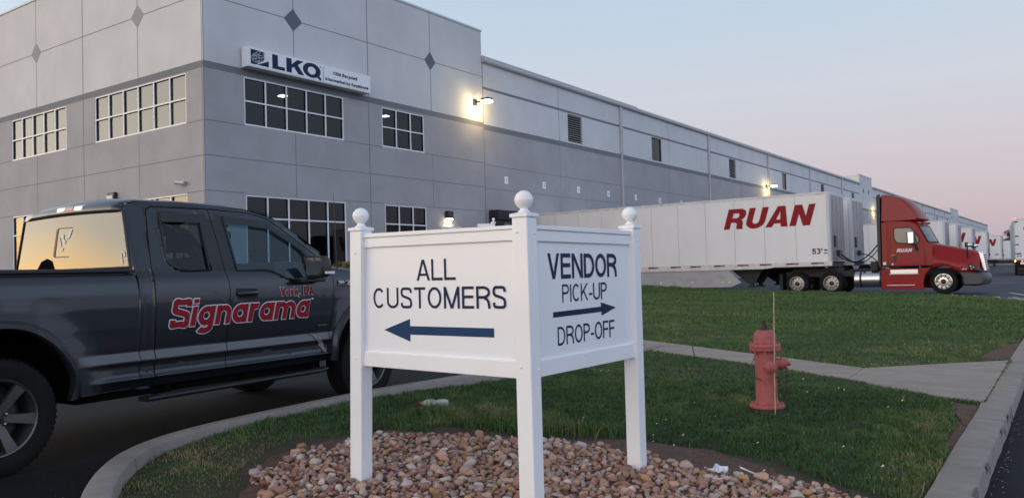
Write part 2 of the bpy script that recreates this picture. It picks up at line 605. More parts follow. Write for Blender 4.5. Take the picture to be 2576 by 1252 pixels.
def ribbon(pts, s, closed, ext=0.0):
    n = len(pts)
    if not closed and ext:
        p, q = Vector(pts[0]), Vector(pts[1])
        a = p + (p - q).normalized() * ext
        p, q = Vector(pts[-1]), Vector(pts[-2])
        b = p + (p - q).normalized() * ext
        pts = [tuple(a)] + list(pts[1:-1]) + [tuple(b)]
        n = len(pts)
    lft, rgt = [], []
    for i in range(n):
        p = Vector(pts[i])
        if closed:
            d0, d1 = (p - Vector(pts[i - 1])), (Vector(pts[(i + 1) % n]) - p)
        else:
            d0 = p - Vector(pts[i - 1]) if i else Vector(pts[1]) - p
            d1 = Vector(pts[i + 1]) - p if i < n - 1 else d0
        if d0.length < 1e-9:
            d0 = d1
        if d1.length < 1e-9:
            d1 = d0
        d0, d1 = d0.normalized(), d1.normalized()
        n0, n1 = Vector((-d0.y, d0.x)), Vector((-d1.y, d1.x))
        m = n0 + n1
        m = m.normalized() if m.length > 1e-6 else n0
        k = (s / 2) / max(0.45, m.dot(n0))
        lft.append(p + m * k)
        rgt.append(p - m * k)
    return lft, rgt


def strokes_geo(mb, items, s, place, dz, mi=0, o=0.0, ci=0):
    """put stroke pieces on a surface; each overlapping piece a hair above the one before"""
    for it in items:
        if it[0] == 'p':
            ss = s * (it[3] if len(it) > 3 else 1)
            l, r = ribbon(it[1], ss + 2 * o, it[2], o)
            n = len(l)
            vs = [place(p.x, p.y, dz * ci) for p in l] + [place(p.x, p.y, dz * ci) for p in r]
            fs = [(i, (i + 1) % n, n + (i + 1) % n, n + i) for i in range(n if it[2] else n - 1)]
        else:
            _, x0, y0, x1, y1 = it
            hw = s * .56 + o * 1.15
            if abs(y1 - y0) < abs(x1 - x0):
                hw = s * .72 + o * 1.5
            dx = (x1 - x0) / (y1 - y0) * o
            sg = 1 if y1 > y0 else -1
            ya, yb = y0 - o * sg, y1 + o * sg
            xa, xb = x0 - dx * sg, x1 + dx * sg
            vs = [place(p, q, dz * ci) for p, q in ((xa - hw, ya), (xa + hw, ya), (xb + hw, yb), (xb - hw, yb))]
            fs = [(0, 1, 2, 3)]
        mb.add(vs, fs, mi)
        ci += 1
    return ci


def layout(text, ratio, s, gap=.16, sp=None):
    """strokes of a line of text of cap height 1 and total width ratio"""
    fixed = sum(s for c in text if GW[c] == 0 and c != ' ') + gap * (len(text) - 1)
    tot = sum(GW[c] for c in text)
    k = (ratio - fixed) / tot if tot else 1
    x, res = 0.0, []
    for c in text:
        wd = GW[c] * k if GW[c] else s
        for it in glyph(c, wd, s):
            if it[0] == 'p':
                res.append(('p', [(px + x, py) for px, py in it[1]]) + tuple(it[2:]))
            else:
                res.append(('d', it[1] + x, it[2], it[3] + x, it[4]))
        x += wd + gap
    return res


def lettering(name, text, O, U, V, wid, hgt, s, mat, parent, shear=0.0, outline=None, dz=.00025, gap=.16, world=False, off=.0015):
    """text of cap height hgt and width wid; O = lower left corner, U and V = unit vectors along and up"""
    O, U, V = Vector(O), Vector(U), Vector(V)
    Nn = U.cross(V).normalized()
    st = layout(text, wid / hgt - shear, s, gap)
    place = lambda z0: (lambda x, y, d: O + U * (x + shear * y) * hgt + V * y * hgt + Nn * (z0 + d))
    mb = MB()
    base = off
    if outline:
        c = strokes_geo(mb, st, s, place(base), dz, 1, outline[0])
        base += dz * (c + 1)
    strokes_geo(mb, st, s, place(base), dz, 0)
    return mb.build(name, [mat, outline[1]] if outline else mat, parent, world=world)


HEAVY = {
    'R': (1.02, [(0, 0), (0, 1), (.64, 1)] + arc(.64, .705, .36, .295, 80, -60, 10) + [(.86, .42), (.94, .33), (.96, .10), (1.02, 0), (.68, 0), (.64, .10), (.62, .27), (.52, .33), (.32, .33), (.32, 0)],
          [(.32, .55), (.32, .78), (.55, .78)] + arc(.55, .665, .10, .115, 60, -60, 6) + [(.55, .55)]),
    'U': (.98, [(0, 1), (0, .34)] + arc(.49, .34, .49, .36, 190, 350, 14) + [(.98, .34), (.98, 1), (.66, 1), (.66, .36)] + arc(.49, .36, .17, .14, 350, 190, 8) + [(.32, .36), (.32, 1)], []),
    'A': (1.12, [(0, 0), (.37, 1), (.75, 1), (1.12, 0), (.78, 0), (.72, .17), (.40, .17), (.34, 0)], [(.46, .36), (.66, .36), (.56, .74)]),
    'N': (1.0, [(0, 0), (0, 1), (.36, 1), (.68, .45), (.68, 1), (1, 1), (1, 0), (.66, 0), (.32, .56), (.32, 0)], [])}


def heavy_lettering(text, O, U, V, wid, hgt, mat, parent, shear=.30, off=.004):
    """thick slanted capitals cut as outlines"""
    O, U, V = Vector(O), Vector(U), Vector(V)
    Nn = U.cross(V).normalized()
    k = (wid / hgt - shear - .08 * (len(text) - 1)) / sum(HEAVY[c][0] for c in text)
    bm = bmesh.new()
    x = 0.0
    for c in text:
        w_, a, b = HEAVY[c]
        for loop in (a, b):
            vs = [bm.verts.new(O + U * (x + p * k + shear * q) * hgt + V * q * hgt + Nn * off) for p, q in loop]
            for i in range(len(vs)):
                bm.edges.new((vs[i], vs[(i + 1) % len(vs)]))
        x += w_ * k + .08
    bmesh.ops.triangle_fill(bm, use_beauty=True, use_dissolve=False, edges=bm.edges[:])
    me = bpy.data.meshes.new('lettering')
    bm.to_mesh(me)
    bm.free()
    me.materials.append(mat)
    return link(bpy.data.objects.new('lettering', me), parent)


# ------------------------------------------------------------------ ground
def sstep(x, a, b):
    t = np.clip((x - a) / (b - a), 0, 1)
    return t * t * (3 - 2 * t)


def island_z(x, y):
    x, y = np.asarray(x, float), np.asarray(y, float)
    near = np.interp(x, [-6.0, -5.0, -4.3, -3.85, -2.5, -0.8], [.305, .245, .195, .17, .125, .11])
    low = np.interp(x, [-6.0, -0.8], [.15, .11])
    b = lerp(near, low, sstep(y, 5.2, 9.0))
    b = b + .03 * sstep(y, 3.0, 4.2) * (1 - sstep(y, 5.0, 5.6)) * (1 - sstep(np.abs(x + 2.6), .8, 2.0)) * 0
    far = np.interp(x, [-30, -16.8, -11.9, -8.3, -4.3, -2.9, -1.6], [1.1, .74, .48, .36, .255, .19, .09])
    t = sstep(y, 13.0, 33.0)
    return lerp(b, far, t) + .035 * np.sin(x * .9 + 1.0) * np.sin(y * .55) * sstep(y, 14, 20) * (1 - sstep(y, 28, 33))


def asphalt_z(x, y):
    x, y = np.asarray(x, float), np.asarray(y, float)
    park = lerp(.207, .06, sstep(y, 6.5, 13.0))
    a = lerp(park, 0.0, np.clip((x + 6.0) / 5.4, 0, 1)) - .05 * (np.abs(x + 3.3) < 2.7)
    lot = np.interp(x, [-24.5, -10.0, -4.7, 4.0, 12.0], [.33, .17, .12, .06, .03])
    return lerp(a, lot, sstep(y, 22, 34.0)) + .15 * sstep(y, 42, 62)


def grid_mesh(name, xs, ys, zf, mat, kind='structure'):
    X, Y = np.meshgrid(xs, ys)
    Z = zf(X, Y)
    n, m = len(xs), len(ys)
    vs = np.stack([X, Y, Z], -1).reshape(-1, 3)
    fs = [(j * n + i, j * n + i + 1, (j + 1) * n + i + 1, (j + 1) * n + i) for j in range(m - 1) for i in range(n - 1)]
    mb = MB()
    mb.v, mb.f, mb.m = [tuple(v) for v in vs], fs, [0] * len(fs)
    me = bpy.data.meshes.new(name)
    me.from_pydata(mb.v, [], mb.f)
    me.materials.append(mat)
    me.shade_smooth()
    o = bpy.data.objects.new(name, me)
    COL.objects.link(o)
    tag(o, kind=kind)
    return o


def asphaltmat():
    m = pm('asphalt', (0.0098, 0.0106, 0.0135), 0.8, spec=0.28, vary=(1.4, 0.22), bump=(180, 0.5), stain=(0.35, (0.016, 0.017, 0.021), 0.75))
    t = m.node_tree
    b = t.nodes['Principled BSDF']
    src = b.inputs['Base Color'].links[0].from_socket
    g = t.nodes.new('ShaderNodeTexCoord')
    v = t.nodes.new('ShaderNodeTexVoronoi')
    v.inputs['Scale'].default_value = 75
    t.links.new(g.outputs['Object'], v.inputs['Vector'])
    rr = t.nodes.new('ShaderNodeMapRange')
    rr.inputs[1].default_value = 0.0
    rr.inputs[2].default_value = 0.55
    rr.inputs[3].default_value = 1.75
    rr.inputs[4].default_value = 0.55
    t.links.new(v.outputs['Distance'], rr.inputs[0])
    # the far lot is paler than the near drive
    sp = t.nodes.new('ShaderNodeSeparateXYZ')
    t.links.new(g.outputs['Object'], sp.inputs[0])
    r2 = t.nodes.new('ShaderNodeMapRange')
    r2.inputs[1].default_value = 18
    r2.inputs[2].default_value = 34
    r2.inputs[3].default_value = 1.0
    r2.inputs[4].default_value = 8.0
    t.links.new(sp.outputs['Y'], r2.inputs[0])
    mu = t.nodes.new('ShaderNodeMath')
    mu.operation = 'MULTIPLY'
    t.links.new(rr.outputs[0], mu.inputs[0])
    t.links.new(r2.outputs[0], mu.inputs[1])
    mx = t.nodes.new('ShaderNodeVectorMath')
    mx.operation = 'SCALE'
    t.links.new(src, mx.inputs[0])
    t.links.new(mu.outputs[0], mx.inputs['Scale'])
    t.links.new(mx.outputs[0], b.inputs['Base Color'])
    return m


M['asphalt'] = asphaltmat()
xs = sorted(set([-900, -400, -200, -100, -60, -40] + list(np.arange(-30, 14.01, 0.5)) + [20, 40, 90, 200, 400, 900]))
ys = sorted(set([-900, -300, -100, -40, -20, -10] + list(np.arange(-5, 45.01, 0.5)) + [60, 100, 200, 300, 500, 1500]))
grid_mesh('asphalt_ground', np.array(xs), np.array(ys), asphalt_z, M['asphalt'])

# left edge of the island (inside the left kerb) and its nose
NOSE_OUT = [(-0.60, 0.95), (-1.4, 1.0), (-2.4, 1.2), (-3.3, 1.6), (-3.95, 1.95), (-4.47, 2.26), (-4.75, 2.43), (-5.13, 2.72), (-5.45, 3.05), (-5.67, 3.39), (-5.83, 3.84), (-5.92, 4.4), (-5.97, 5.0),
            (-6.02, 5.73), (-6.05, 6.5), (-6.08, 7.4), (-6.10, 9.0), (-6.10, 11.0), (-6.12, 13.0)]
no_y = [p[1] for p in NOSE_OUT]
no_x = [p[0] for p in NOSE_OUT]


def xmin(y):
    return np.interp(y, no_y + [13.5, 15, 20, 40], no_x + [-12, -20, -22, -24])


XR = -0.80
lys = np.concatenate([np.arange(1.0, 14, .2), np.arange(14, 34.41, .4)])
lts = np.linspace(0, 1, 70)
LX = np.array([[lerp(xmin(y) + .06, XR, t) for t in lts] for y in lys])
LY = np.repeat(lys[:, None], len(lts), 1)


def far_y(x):
    return np.interp(x, [-30, -12, -8, -4, -1.6], [34.3, 34.3, 34.2, 33.6, 31.5])


LY = np.where(LY > 31.0, 31.0 + (LY - 31.0) * (far_y(LX) - 31.0) / (34.4 - 31.0), LY)
LZ = island_z(LX, LY)
LZ = np.where(LY >= far_y(LX) - .02, LZ - .35, LZ)
n = len(lts)
M['lawn'] = pm('lawn soil', (0.040, 0.036, 0.018), 0.95, vary=(9, 0.45), bump=(60, 0.8), stain=(3.0, (0.075, 0.045, 0.03), 0.7))
me = bpy.data.meshes.new('lawn_ground')
me.from_pydata([tuple(v) for v in np.stack([LX, LY, LZ], -1).reshape(-1, 3)], [], [(j * n + i, j * n + i + 1, (j + 1) * n + i + 1, (j + 1) * n + i) for j in range(len(lys) - 1) for i in range(n - 1)])
me.materials.append(M['lawn'])
me.shade_smooth()
o = bpy.data.objects.new('lawn_ground', me)
COL.objects.link(o)
tag(o, kind='structure')


# kerbs: swept profile along a path
def kerb(name, path, tops, wid, down, mat, side):
    secs = []
    for i, p in enumerate(path):
        a, b = Vector(path[max(i - 1, 0)]), Vector(path[min(i + 1, len(path) - 1)])
        d = (b - a).normalized()
        nn = Vector((d.y, -d.x)) * side
        zt = tops[i]
        rr = .018
        prof = [(0, -down), (0, -rr * 1.6), (rr * .4, -rr * .5), (rr * 1.5, 0), (wid - rr * 1.5, 0), (wid - rr * .4, -rr * .5), (wid, -rr * 1.6), (wid, -down)]
        secs.append([(p[0] + nn.x * u, p[1] + nn.y * u, zt + v) for u, v in prof])
    mb = MB()
    mb.loft(secs)
    o = mb.build(name, mat, smooth=40)
    tag(o, kind='structure')
    return o


def resample(path, step):
    o = []
    for a, b in zip(path[:-1], path[1:]):
        k = max(1, int(math.dist(a, b) / step))
        o += [tuple(lerp(a[j], b[j], i / k) for j in range(len(a))) for i in range(k)]
    return o + [path[-1]]


rng = np.random.default_rng(7)
lp = spline(NOSE_OUT, 5)
zl = [float(np.interp(y, [1.0, 1.6, 2.3, 3.0, 6.0, 10, 13], [.15, .25, .33, .36, .36, .26, .20])) for x, y in lp]
kerb('kerb', lp, zl, .17, .35, M['concrete'], 1)
rp = resample([(-0.555, 0.9), (-0.56, 5.0), (-0.60, 8.93)], .3)
rp = [(x + rng.normal(0, .004), y) for x, y in rp]
kerb('kerb', rp, [.15] * len(rp), .25, .3, M['concrete'], -1)
rp2 = resample([(-0.60, 8.94), (-0.64, 12.85)], .4)
kerb('dropped_kerb', rp2, [.128] * len(rp2), .24, .3, M['concrete'], -1)
rp3 = resample([(-0.64, 12.86), (-0.64, 13.3), (-0.65, 17), (-0.55, 24), (-0.35, 29.8), (0.4, 31.8)], .5)
kerb('kerb', rp3, [float(np.interp(y, [12.86, 13.4, 40], [.13, .15, .15])) for x, y in rp3], .24, .3, M['concrete'], -1)
# chips knocked out of the right kerb's edge are dark wedges of broken concrete
mb = MB()
for cy, cl in ((8.35, .16), (7.6, .12), (6.25, .10), (5.5, .14)):
    mb.add([(-.575, cy - cl, .152), (-.575, cy + cl * .6, .152), (-.556, cy + cl * .2, .12), (-.554, cy - cl * .6, .09)], [(0, 1, 2), (0, 2, 3)])
M['chip'] = pm('broken concrete', (0.12, 0.11, 0.11), 0.95, vary=(40, 0.3))
o = mb.build('kerb_chips', M['chip'])
tag(o, kind='structure')

def kerb_joints(path, tops, wid, side, every, first):
    """narrow dark expansion joints across a kerb"""
    mb = MB()
    run, nxt = 0.0, first
    for i in range(1, len(path)):
        a, b = Vector(path[i - 1]), Vector(path[i])
        l_ = (b - a).length
        while run + l_ > nxt:
            t = (nxt - run) / l_
            d = (b - a) / l_
            nn = Vector((d.y, -d.x)) * side
            zt = lerp(tops[i - 1], tops[i], t) + .0012
            q = a + d * (nxt - run)
            rr, g = .018, .0015
            prof = [(-g, -.22), (-g, -rr * 1.6), (rr * .4 - g, -rr * .5), (rr * 1.5, 0), (wid - rr * 1.5, 0), (wid - rr * .4 + g, -rr * .5), (wid + g, -rr * 1.6), (wid + g, -.22)]
            mb.loft([[(q.x + nn.x * u + d.x * e, q.y + nn.y * u + d.y * e, zt + v) for u, v in prof] for e in (-.004, .004)], cap=False, closed=False)
            nxt += every
        run += l_
    o = mb.build('kerb_joint', M['chip'])
    tag(o, kind='structure')


kerb_joints(lp, zl, .17, 1, 3.0, 2.2)
kerb_joints(rp, [.15] * len(rp), .25, -1, 3.0, 1.1)
kerb_joints(rp3, [.15] * len(rp3), .24, -1, 3.0, 2.6)

# sidewalk slabs
WZ = .018
near_e = [(-0.84, 9.02), (-1.345, 9.33), (-2.335, 10.23), (-3.225, 10.79), (-3.83, 11.22), (-6.02, 12.44), (-9.2, 14.3), (-14.5, 17.5), (-20, 20.8)]
far_e = [(-0.88, 12.94), (-1.5, 12.3), (-2.39, 11.32), (-3.6, 12.08), (-4.16, 12.40), (-6.94, 14.10), (-9.8, 15.9), (-15.1, 19.1), (-20.6, 22.4)]


def walk_slab(a0, a1, b0, b1):
    mb = MB()
    top = [(p[0], p[1], float(island_z(p[0], p[1])) + WZ) for p in (a0, a1, b1, b0)]
    bot = [(x, y, z_ - .12) for x, y, z_ in top]
    mb.add(top + bot, [(0, 1, 2, 3), (7, 6, 5, 4), (0, 4, 5, 1), (1, 5, 6, 2), (2, 6, 7, 3), (3, 7, 4, 0)])
    return mb


mb = MB()
cuts = [(near_e[0], far_e[0]), (near_e[1], far_e[1]), (near_e[2], far_e[2])]
slabs = []
for i in range(len(near_e) - 1):
    if i < 2:
        k = 1
    else:
        k = max(1, round(math.dist(near_e[i], near_e[i + 1]) / 1.6))
    for j in range(k):
        g = .006 / max(.5, math.dist(near_e[i], near_e[i + 1]) / k)
        t0, t1 = j / k + (g if i >= 2 else 0), (j + 1) / k - (g if i >= 1 else 0)
        q = lambda e, t: (lerp(e[i][0], e[i + 1][0], t), lerp(e[i][1], e[i + 1][1], t))
        s_ = walk_slab(q(near_e, t0), q(near_e, t1), q(far_e, t0), q(far_e, t1))
        mb.add(s_.v, s_.f)
o = mb.build('sidewalk', M['walk'])
tag(o, kind='structure')

# bare red soil: round the stone bed and in the corner by the ramp
M['soil'] = pm('red soil', (0.105, 0.054, 0.041), 0.95, vary=(14, 0.4), bump=(50, 0.8))


def patch(name, poly, lift, mat, step=.12):
    """ragged ground patch draped over the island"""
    cx, cy = sum(p[0] for p in poly) / len(poly), sum(p[1] for p in poly) / len(poly)
    ring = resample(list(poly) + [poly[0]], step)[:-1]
    ring = [(x + rng.normal(0, .025), y + rng.normal(0, .025)) for x, y in ring]
    mb = MB()
    secs = []
    for k in range(9):
        t = k / 8
        secs.append([(lerp(cx, x, t), lerp(cy, y, t), float(island_z(lerp(cx, x, t), lerp(cy, y, t))) + lift * (1 - t ** 6 * 1.4)) for x, y in ring])
    mb.loft(secs, cap=False)
    o = mb.build(name, mat, smooth=60)
    tag(o, kind='structure')
    return o


BED = [(-0.86, 4.5), (-0.93, 4.98), (-1.22, 5.14), (-1.5, 5.22), (-1.9, 5.12), (-2.41, 5.30), (-2.9, 5.36), (-3.44, 5.38), (-4.1, 5.12), (-4.58, 4.78), (-4.70, 4.4), (-4.64, 4.0), (-4.5, 3.62), (-4.2, 3.25), (-3.85, 2.7),
       (-3.2, 2.3), (-2.3, 2.2), (-1.5, 2.6), (-1.0, 3.5)]
SOIL = [(-0.80, 4.6), (-1.1, 5.25), (-1.55, 5.5), (-1.85, 5.75), (-2.36, 6.02), (-3.0, 6.0), (-3.4, 5.72), (-4.1, 5.4), (-4.9, 5.05), (-5.0, 4.4), (-4.95, 3.9), (-4.75, 3.45), (-4.3, 3.0), (-3.8, 2.4), (-2.4, 1.9), (-1.2, 2.4)]
SOIL2 = [(-0.78, 6.6), (-0.78, 8.95), (-1.12, 9.1), (-0.98, 8.5), (-0.93, 7.8), (-0.88, 6.9)]
SOIL3 = [(-0.76, 13.1), (-1.25, 13.25), (-1.2, 14.4), (-1.05, 15.6), (-0.78, 16.5)]
patch('bare_soil', SOIL, .012, M['soil'])
patch('bare_soil', SOIL2, .012, M['soil'])
patch('bare_soil', SOIL3, .012, M['soil'])


def inside(px, py, poly):
    c = np.zeros(np.shape(px), bool)
    j = len(poly) - 1
    for i in range(len(poly)):
        xi, yi = poly[i]
        xj, yj = poly[j]
        c ^= ((yi > py) != (yj > py)) & (px < (xj - xi) * (py - yi) / (yj - yi + 1e-12) + xi)
        j = i
    return c


WALKPOLY = near_e + far_e[::-1]


def vnoise(x, y, sc, seed=0):
    """cheap smooth value noise"""
    r = np.random.default_rng(seed)
    T = r.random((64, 64))
    gx, gy = x * sc + 100, y * sc + 100
    i, j = np.floor(gx).astype(int), np.floor(gy).astype(int)
    fx, fy = gx - i, gy - j
    fx, fy = fx * fx * (3 - 2 * fx), fy * fy * (3 - 2 * fy)
    g = lambda a, b: T[a % 64, b % 64]
    return lerp(lerp(g(i, j), g(i + 1, j), fx), lerp(g(i, j + 1), g(i + 1, j + 1), fx), fy)


def grassmat():
    m = bpy.data.materials.new('grass blades')
    m.use_nodes = True
    t = m.node_tree
    b = t.nodes['Principled BSDF']
    b.inputs['Roughness'].default_value = 0.6
    b.inputs['Specular IOR Level'].default_value = 0.25
    a = t.nodes.new('ShaderNodeAttribute')
    a.attribute_name = 'hue'
    r = t.nodes.new('ShaderNodeValToRGB')
    e = r.color_ramp.elements
    e[0].position, e[0].color = 0.0, (0.031, 0.066, 0.026, 1)
    e[1].position, e[1].color = 1.0, (0.26, 0.20, 0.10, 1)
    for p, c in ((0.30, (0.043, 0.095, 0.031, 1)), (0.55, (0.074, 0.135, 0.040, 1)), (0.75, (0.118, 0.165, 0.056, 1)), (0.88, (0.20, 0.175, 0.085, 1))):
        k = e.new(p)
        k.color = c
    t.links.new(a.outputs['Fac'], r.inputs[0])
    t.links.new(r.outputs[0], b.inputs['Base Color'])
    return m


M['grass'] = grassmat()


def blades(name, px, py, hgt, wid, hue, seg=True):
    n = len(px)
    r = np.random.default_rng(len(name) + n)
    pz = island_z(px, py) - .006
    th = r.random(n) * 2 * np.pi
    ld = r.random(n) * 2 * np.pi
    lean = hgt * (0.15 + 0.75 * r.random(n) ** 1.3)
    ux, uy = np.cos(th) * wid / 2, np.sin(th) * wid / 2
    lx, ly = np.cos(ld) * lean, np.sin(ld) * lean
    mid = [px + lx * .3, py + ly * .3, pz + hgt * .6]
    tip = [px + lx, py + ly, pz + hgt * (1 - .25 * (lean / hgt))]
    V = np.empty((n, 5, 3))
    V[:, 0] = np.stack([px - ux, py - uy, pz], -1)
    V[:, 1] = np.stack([px + ux, py + uy, pz], -1)
    V[:, 2] = np.stack([mid[0] + ux * .8, mid[1] + uy * .8, mid[2]], -1)
    V[:, 3] = np.stack([mid[0] - ux * .8, mid[1] - uy * .8, mid[2]], -1)
    V[:, 4] = np.stack(tip, -1)
    me = bpy.data.meshes.new(name)
    me.vertices.add(n * 5)
    me.vertices.foreach_set('co', V.reshape(-1))
    b = (np.arange(n) * 5)[:, None]
    idx = np.concatenate([b + np.array([0, 1, 2, 3]), b + np.array([3, 2, 4])], 1).reshape(-1)
    me.loops.add(n * 7)
    me.loops.foreach_set('vertex_index', idx.astype(np.int32))
    me.polygons.add(n * 2)
    st = np.stack([np.arange(n) * 7, np.arange(n) * 7 + 4], 1).reshape(-1)
    me.polygons.foreach_set('loop_start', st.astype(np.int32))
    try:
        me.polygons.foreach_set('loop_total', np.tile([4, 3], n).astype(np.int32))
    except Exception:
        pass
    me.update(calc_edges=True)
    at = me.attributes.new('hue', 'FLOAT', 'POINT')
    at.data.foreach_set('value', np.repeat(np.clip(hue, 0, 1), 5).astype(np.float32))
    me.materials.append(M['grass'])
    o = bpy.data.objects.new(name, me)
    COL.objects.link(o)
    return o


def scatter(nw, x0, x1, y0, y1, seed):
    r = np.random.default_rng(seed)
    px = r.uniform(x0, x1, nw)
    py = r.uniform(y0, y1, nw)
    # keep what the island holds
    ok = (px > xmin(py) + .17) & (px < XR - .03) & (py < far_y(px) - .05)
    ok &= ~inside(px, py, WALKPOLY)
    # only the wedge seen from about the photograph's place
    ang = np.arctan2(-px, py)
    ok &= (ang > R(-4)) & (ang < R(72))
    e = vnoise(px, py, 2.2, 3)
    bare = inside(px + (e - .5) * .25, py + (vnoise(px, py, 2.2, 4) - .5) * .3, SOIL) | inside(px + (e - .5) * .2, py, SOIL2) | inside(px + (e - .5) * .2, py, SOIL3)
    ok &= ~(bare & (r.random(nw) > .02))
    # thin, trodden grass on the nose of the island
    nose = (1 - sstep(py - 0.35 * (px + 6), 3.4, 4.7)) * (px < -3.8)
    ok &= r.random(nw) > nose * (.22 + .45 * (vnoise(px, py, 1.6, 5) > .55))
    ok &= r.random(nw) > .55 * (vnoise(px, py, 5.5, 41) < .36)
    ok &= r.random(nw) > .85 * (np.hypot(px + 5.03, (py - 5.84) * 1.2) < .17)
    ok &= r.random(nw) > 0.92 * (1 - sstep(np.hypot(px + 2.49, py - 7.67), .17, .30))
    return px[ok], py[ok], nose[ok], r


px, py, nose, r = scatter(240000, -6.2, -0.7, 2.0, 9.4, 11)
cl = vnoise(px, py, 1.5, 8)
fine = vnoise(px, py, 7, 9)
edge = np.exp(-((py - 5.75) / .32) ** 2) * (px < -3.1) * (px > -5.0)
hg = (.022 + .030 * r.random(len(px)) + .075 * (fine * vnoise(px, py, 13, 19)) ** 1.2) * (1 + 1.3 * edge) * (1 - .45 * nose)
hue = .05 + .45 * cl * fine * 1.7 + .30 * r.random(len(px)) ** 2 + .42 * nose * (.5 + .5 * r.random(len(px))) + .18 * edge + (r.random(len(px)) > .95) * .35
rightdry = sstep(px, -1.5, -0.85) * (py < 8.9)
hue = hue + .38 * rightdry * r.random(len(px))
ob = blades('grass', px, py, hg, .0042 + .003 * r.random(len(px)), hue)
tag(ob, 'dark green ragged grass of the kerbed island around the sign and hydrant', 'grass', kind='stuff')
px, py, nose, r = scatter(150000, -12, -0.7, 8.5, 18.5, 12)
cl = vnoise(px, py, .8, 8)
fine = vnoise(px, py, 4, 9)
tuft = vnoise(px, py, 9, 23)
hue = .10 + .5 * cl * fine * 1.5 + .30 * r.random(len(px)) ** 2 + .1 + (r.random(len(px)) > .96) * .3
ob = blades('grass', px, py, .018 + .026 * r.random(len(px)) + .075 * tuft ** 2 * fine, .008 + .005 * r.random(len(px)), hue)
tag(ob, 'mown green lawn just beyond the concrete sidewalk', 'grass', kind='stuff')
px, py, nose, r = scatter(150000, -23, -0.7, 18.0, 34.4, 13)
cl = vnoise(px * .35, py, .9, 8)
tuft = vnoise(px, py, 3.2, 29)
hue = .18 + .36 * cl + .25 * r.random(len(px)) + .05
ob = blades('grass', px, py, .02 + .03 * r.random(len(px)) + .10 * tuft ** 2.5, .02 + .01 * r.random(len(px)), hue)
tag(ob, 'mown green lawn rising to the truck lot', 'grass', kind='stuff')


# ------------------------------------------------------------------ the warehouse
WX, YL, ZB = -24.54, 16.86, -0.1
ZTOP, ZEAVE = 13.73, 12.24
YEND = 32.87
wh = thing('warehouse', 'long grey concrete warehouse with a dark band, dock doors and a tall corner office block', 'building', (WX, YL, ZB))
PR = lambda y, zz, d: (WX + d, y, zz)          # on the dock side, d outwards
PL = lambda x, zz, d: (x, YL - d, zz)          # on the office side


def wall_grid(P, us, zs, holes, depth, mats_of_z, flip=False):
    """wall face with openings; returns one MB per material key, reveals included"""
    us = sorted(set([round(u, 4) for u in us] + [round(u, 4) for h in holes for u in h[:2]]))
    zs = sorted(set([round(u, 4) for u in zs] + [round(u, 4) for h in holes for u in h[2:4]]))
    us = [u for u in us]
    res = {}
    inh = lambda u, zz: any(h[0] < u < h[1] and h[2] < zz < h[3] for h in holes)
    for i in range(len(us) - 1):
        for j in range(len(zs) - 1):
            u, zz = (us[i] + us[i + 1]) / 2, (zs[j] + zs[j + 1]) / 2
            if inh(u, zz):
                continue
            k = mats_of_z(zz)
            mb = res.setdefault(k, MB())
            mb.quad(P(us[i], zs[j], 0), P(us[i + 1], zs[j], 0), P(us[i + 1], zs[j + 1], 0), P(us[i], zs[j + 1], 0))
    for h in holes:
        mb = res.setdefault(mats_of_z(h[3] - .05), MB())
        a, b, c, d = h[:4]
        for p, q in (((a, c), (a, d)), ((b, d), (b, c)), ((a, d), (b, d)), ((b, c), (a, c))):
            mb.quad(P(*p, 0), P(*q, 0), P(*q, -depth), P(*p, -depth))
    return res


BAND0, BAND1 = 8.88, 9.13
kz = lambda zz: 'lower_wall' if zz < BAND0 else ('wall_band' if zz < BAND1 else 'upper_wall')
KM = {'lower_wall': 'wall_low', 'wall_band': 'wall_band', 'upper_wall': 'wall_light'}
wl = [(-31.65, -25.55, 7.06, 8.86, 6, (7.95,)), (-38.64, -33.85, 7.06, 8.86, 5, (7.95,)), (-31.65, -25.58, 1.0, 4.61, 6, (1.7, 3.75)), (-38.66, -33.85, 1.0, 4.60, 5, (1.7, 3.75))]
wr = [(18.52, 23.37, 7.10, 8.86, 5, (7.98,)), (25.58, 28.35, 7.10, 8.82, 3, (7.97,)), (18.52, 23.39, 1.0, 4.58, 5, (1.7, 3.75)), (25.65, 28.38, 1.0, 4.61, 3, (1.7, 3.77))]
g = wall_grid(PL, [-52, -24.54], [ZB, BAND0, BAND1, ZTOP], wl, .14, kz)
for k, mb in g.items():
    mb.build(k, M[KM[k]], wh, world=True)
g = wall_grid(PR, [YL, YEND], [ZB, BAND0, BAND1, ZTOP], wr, .14, kz)
for k, mb in g.items():
    mb.build(k, M[KM[k]], wh, world=True)
# end return of the high block, roof deck and coping
mb = MB()
mb.quad((WX, YEND, 12.2), (WX - 8, YEND, 12.2), (WX - 8, YEND, ZTOP), (WX, YEND, ZTOP))
mb.quad((-52, YL + 30, ZB), (-52, YL, ZB), (-52, YL, ZTOP), (-52, YL + 30, ZTOP))
mb.build('upper_wall', M['wall_light'], wh, world=True)
mb = MB()
mb.box(-52, WX - .3, YL + .3, YEND, 13.1, 13.2)
mb.build('roof', M['gutter_dk'], wh, world=True)
mb = MB()
mb.box(-52.05, WX + .04, YL - .04, YL + .26, ZTOP, ZTOP + .10)
mb.box(WX - .26, WX + .04, YL + .261, YEND + .04, ZTOP, ZTOP + .10)
mb.build('coping', M['coping'], wh, world=True, bevel=.012)


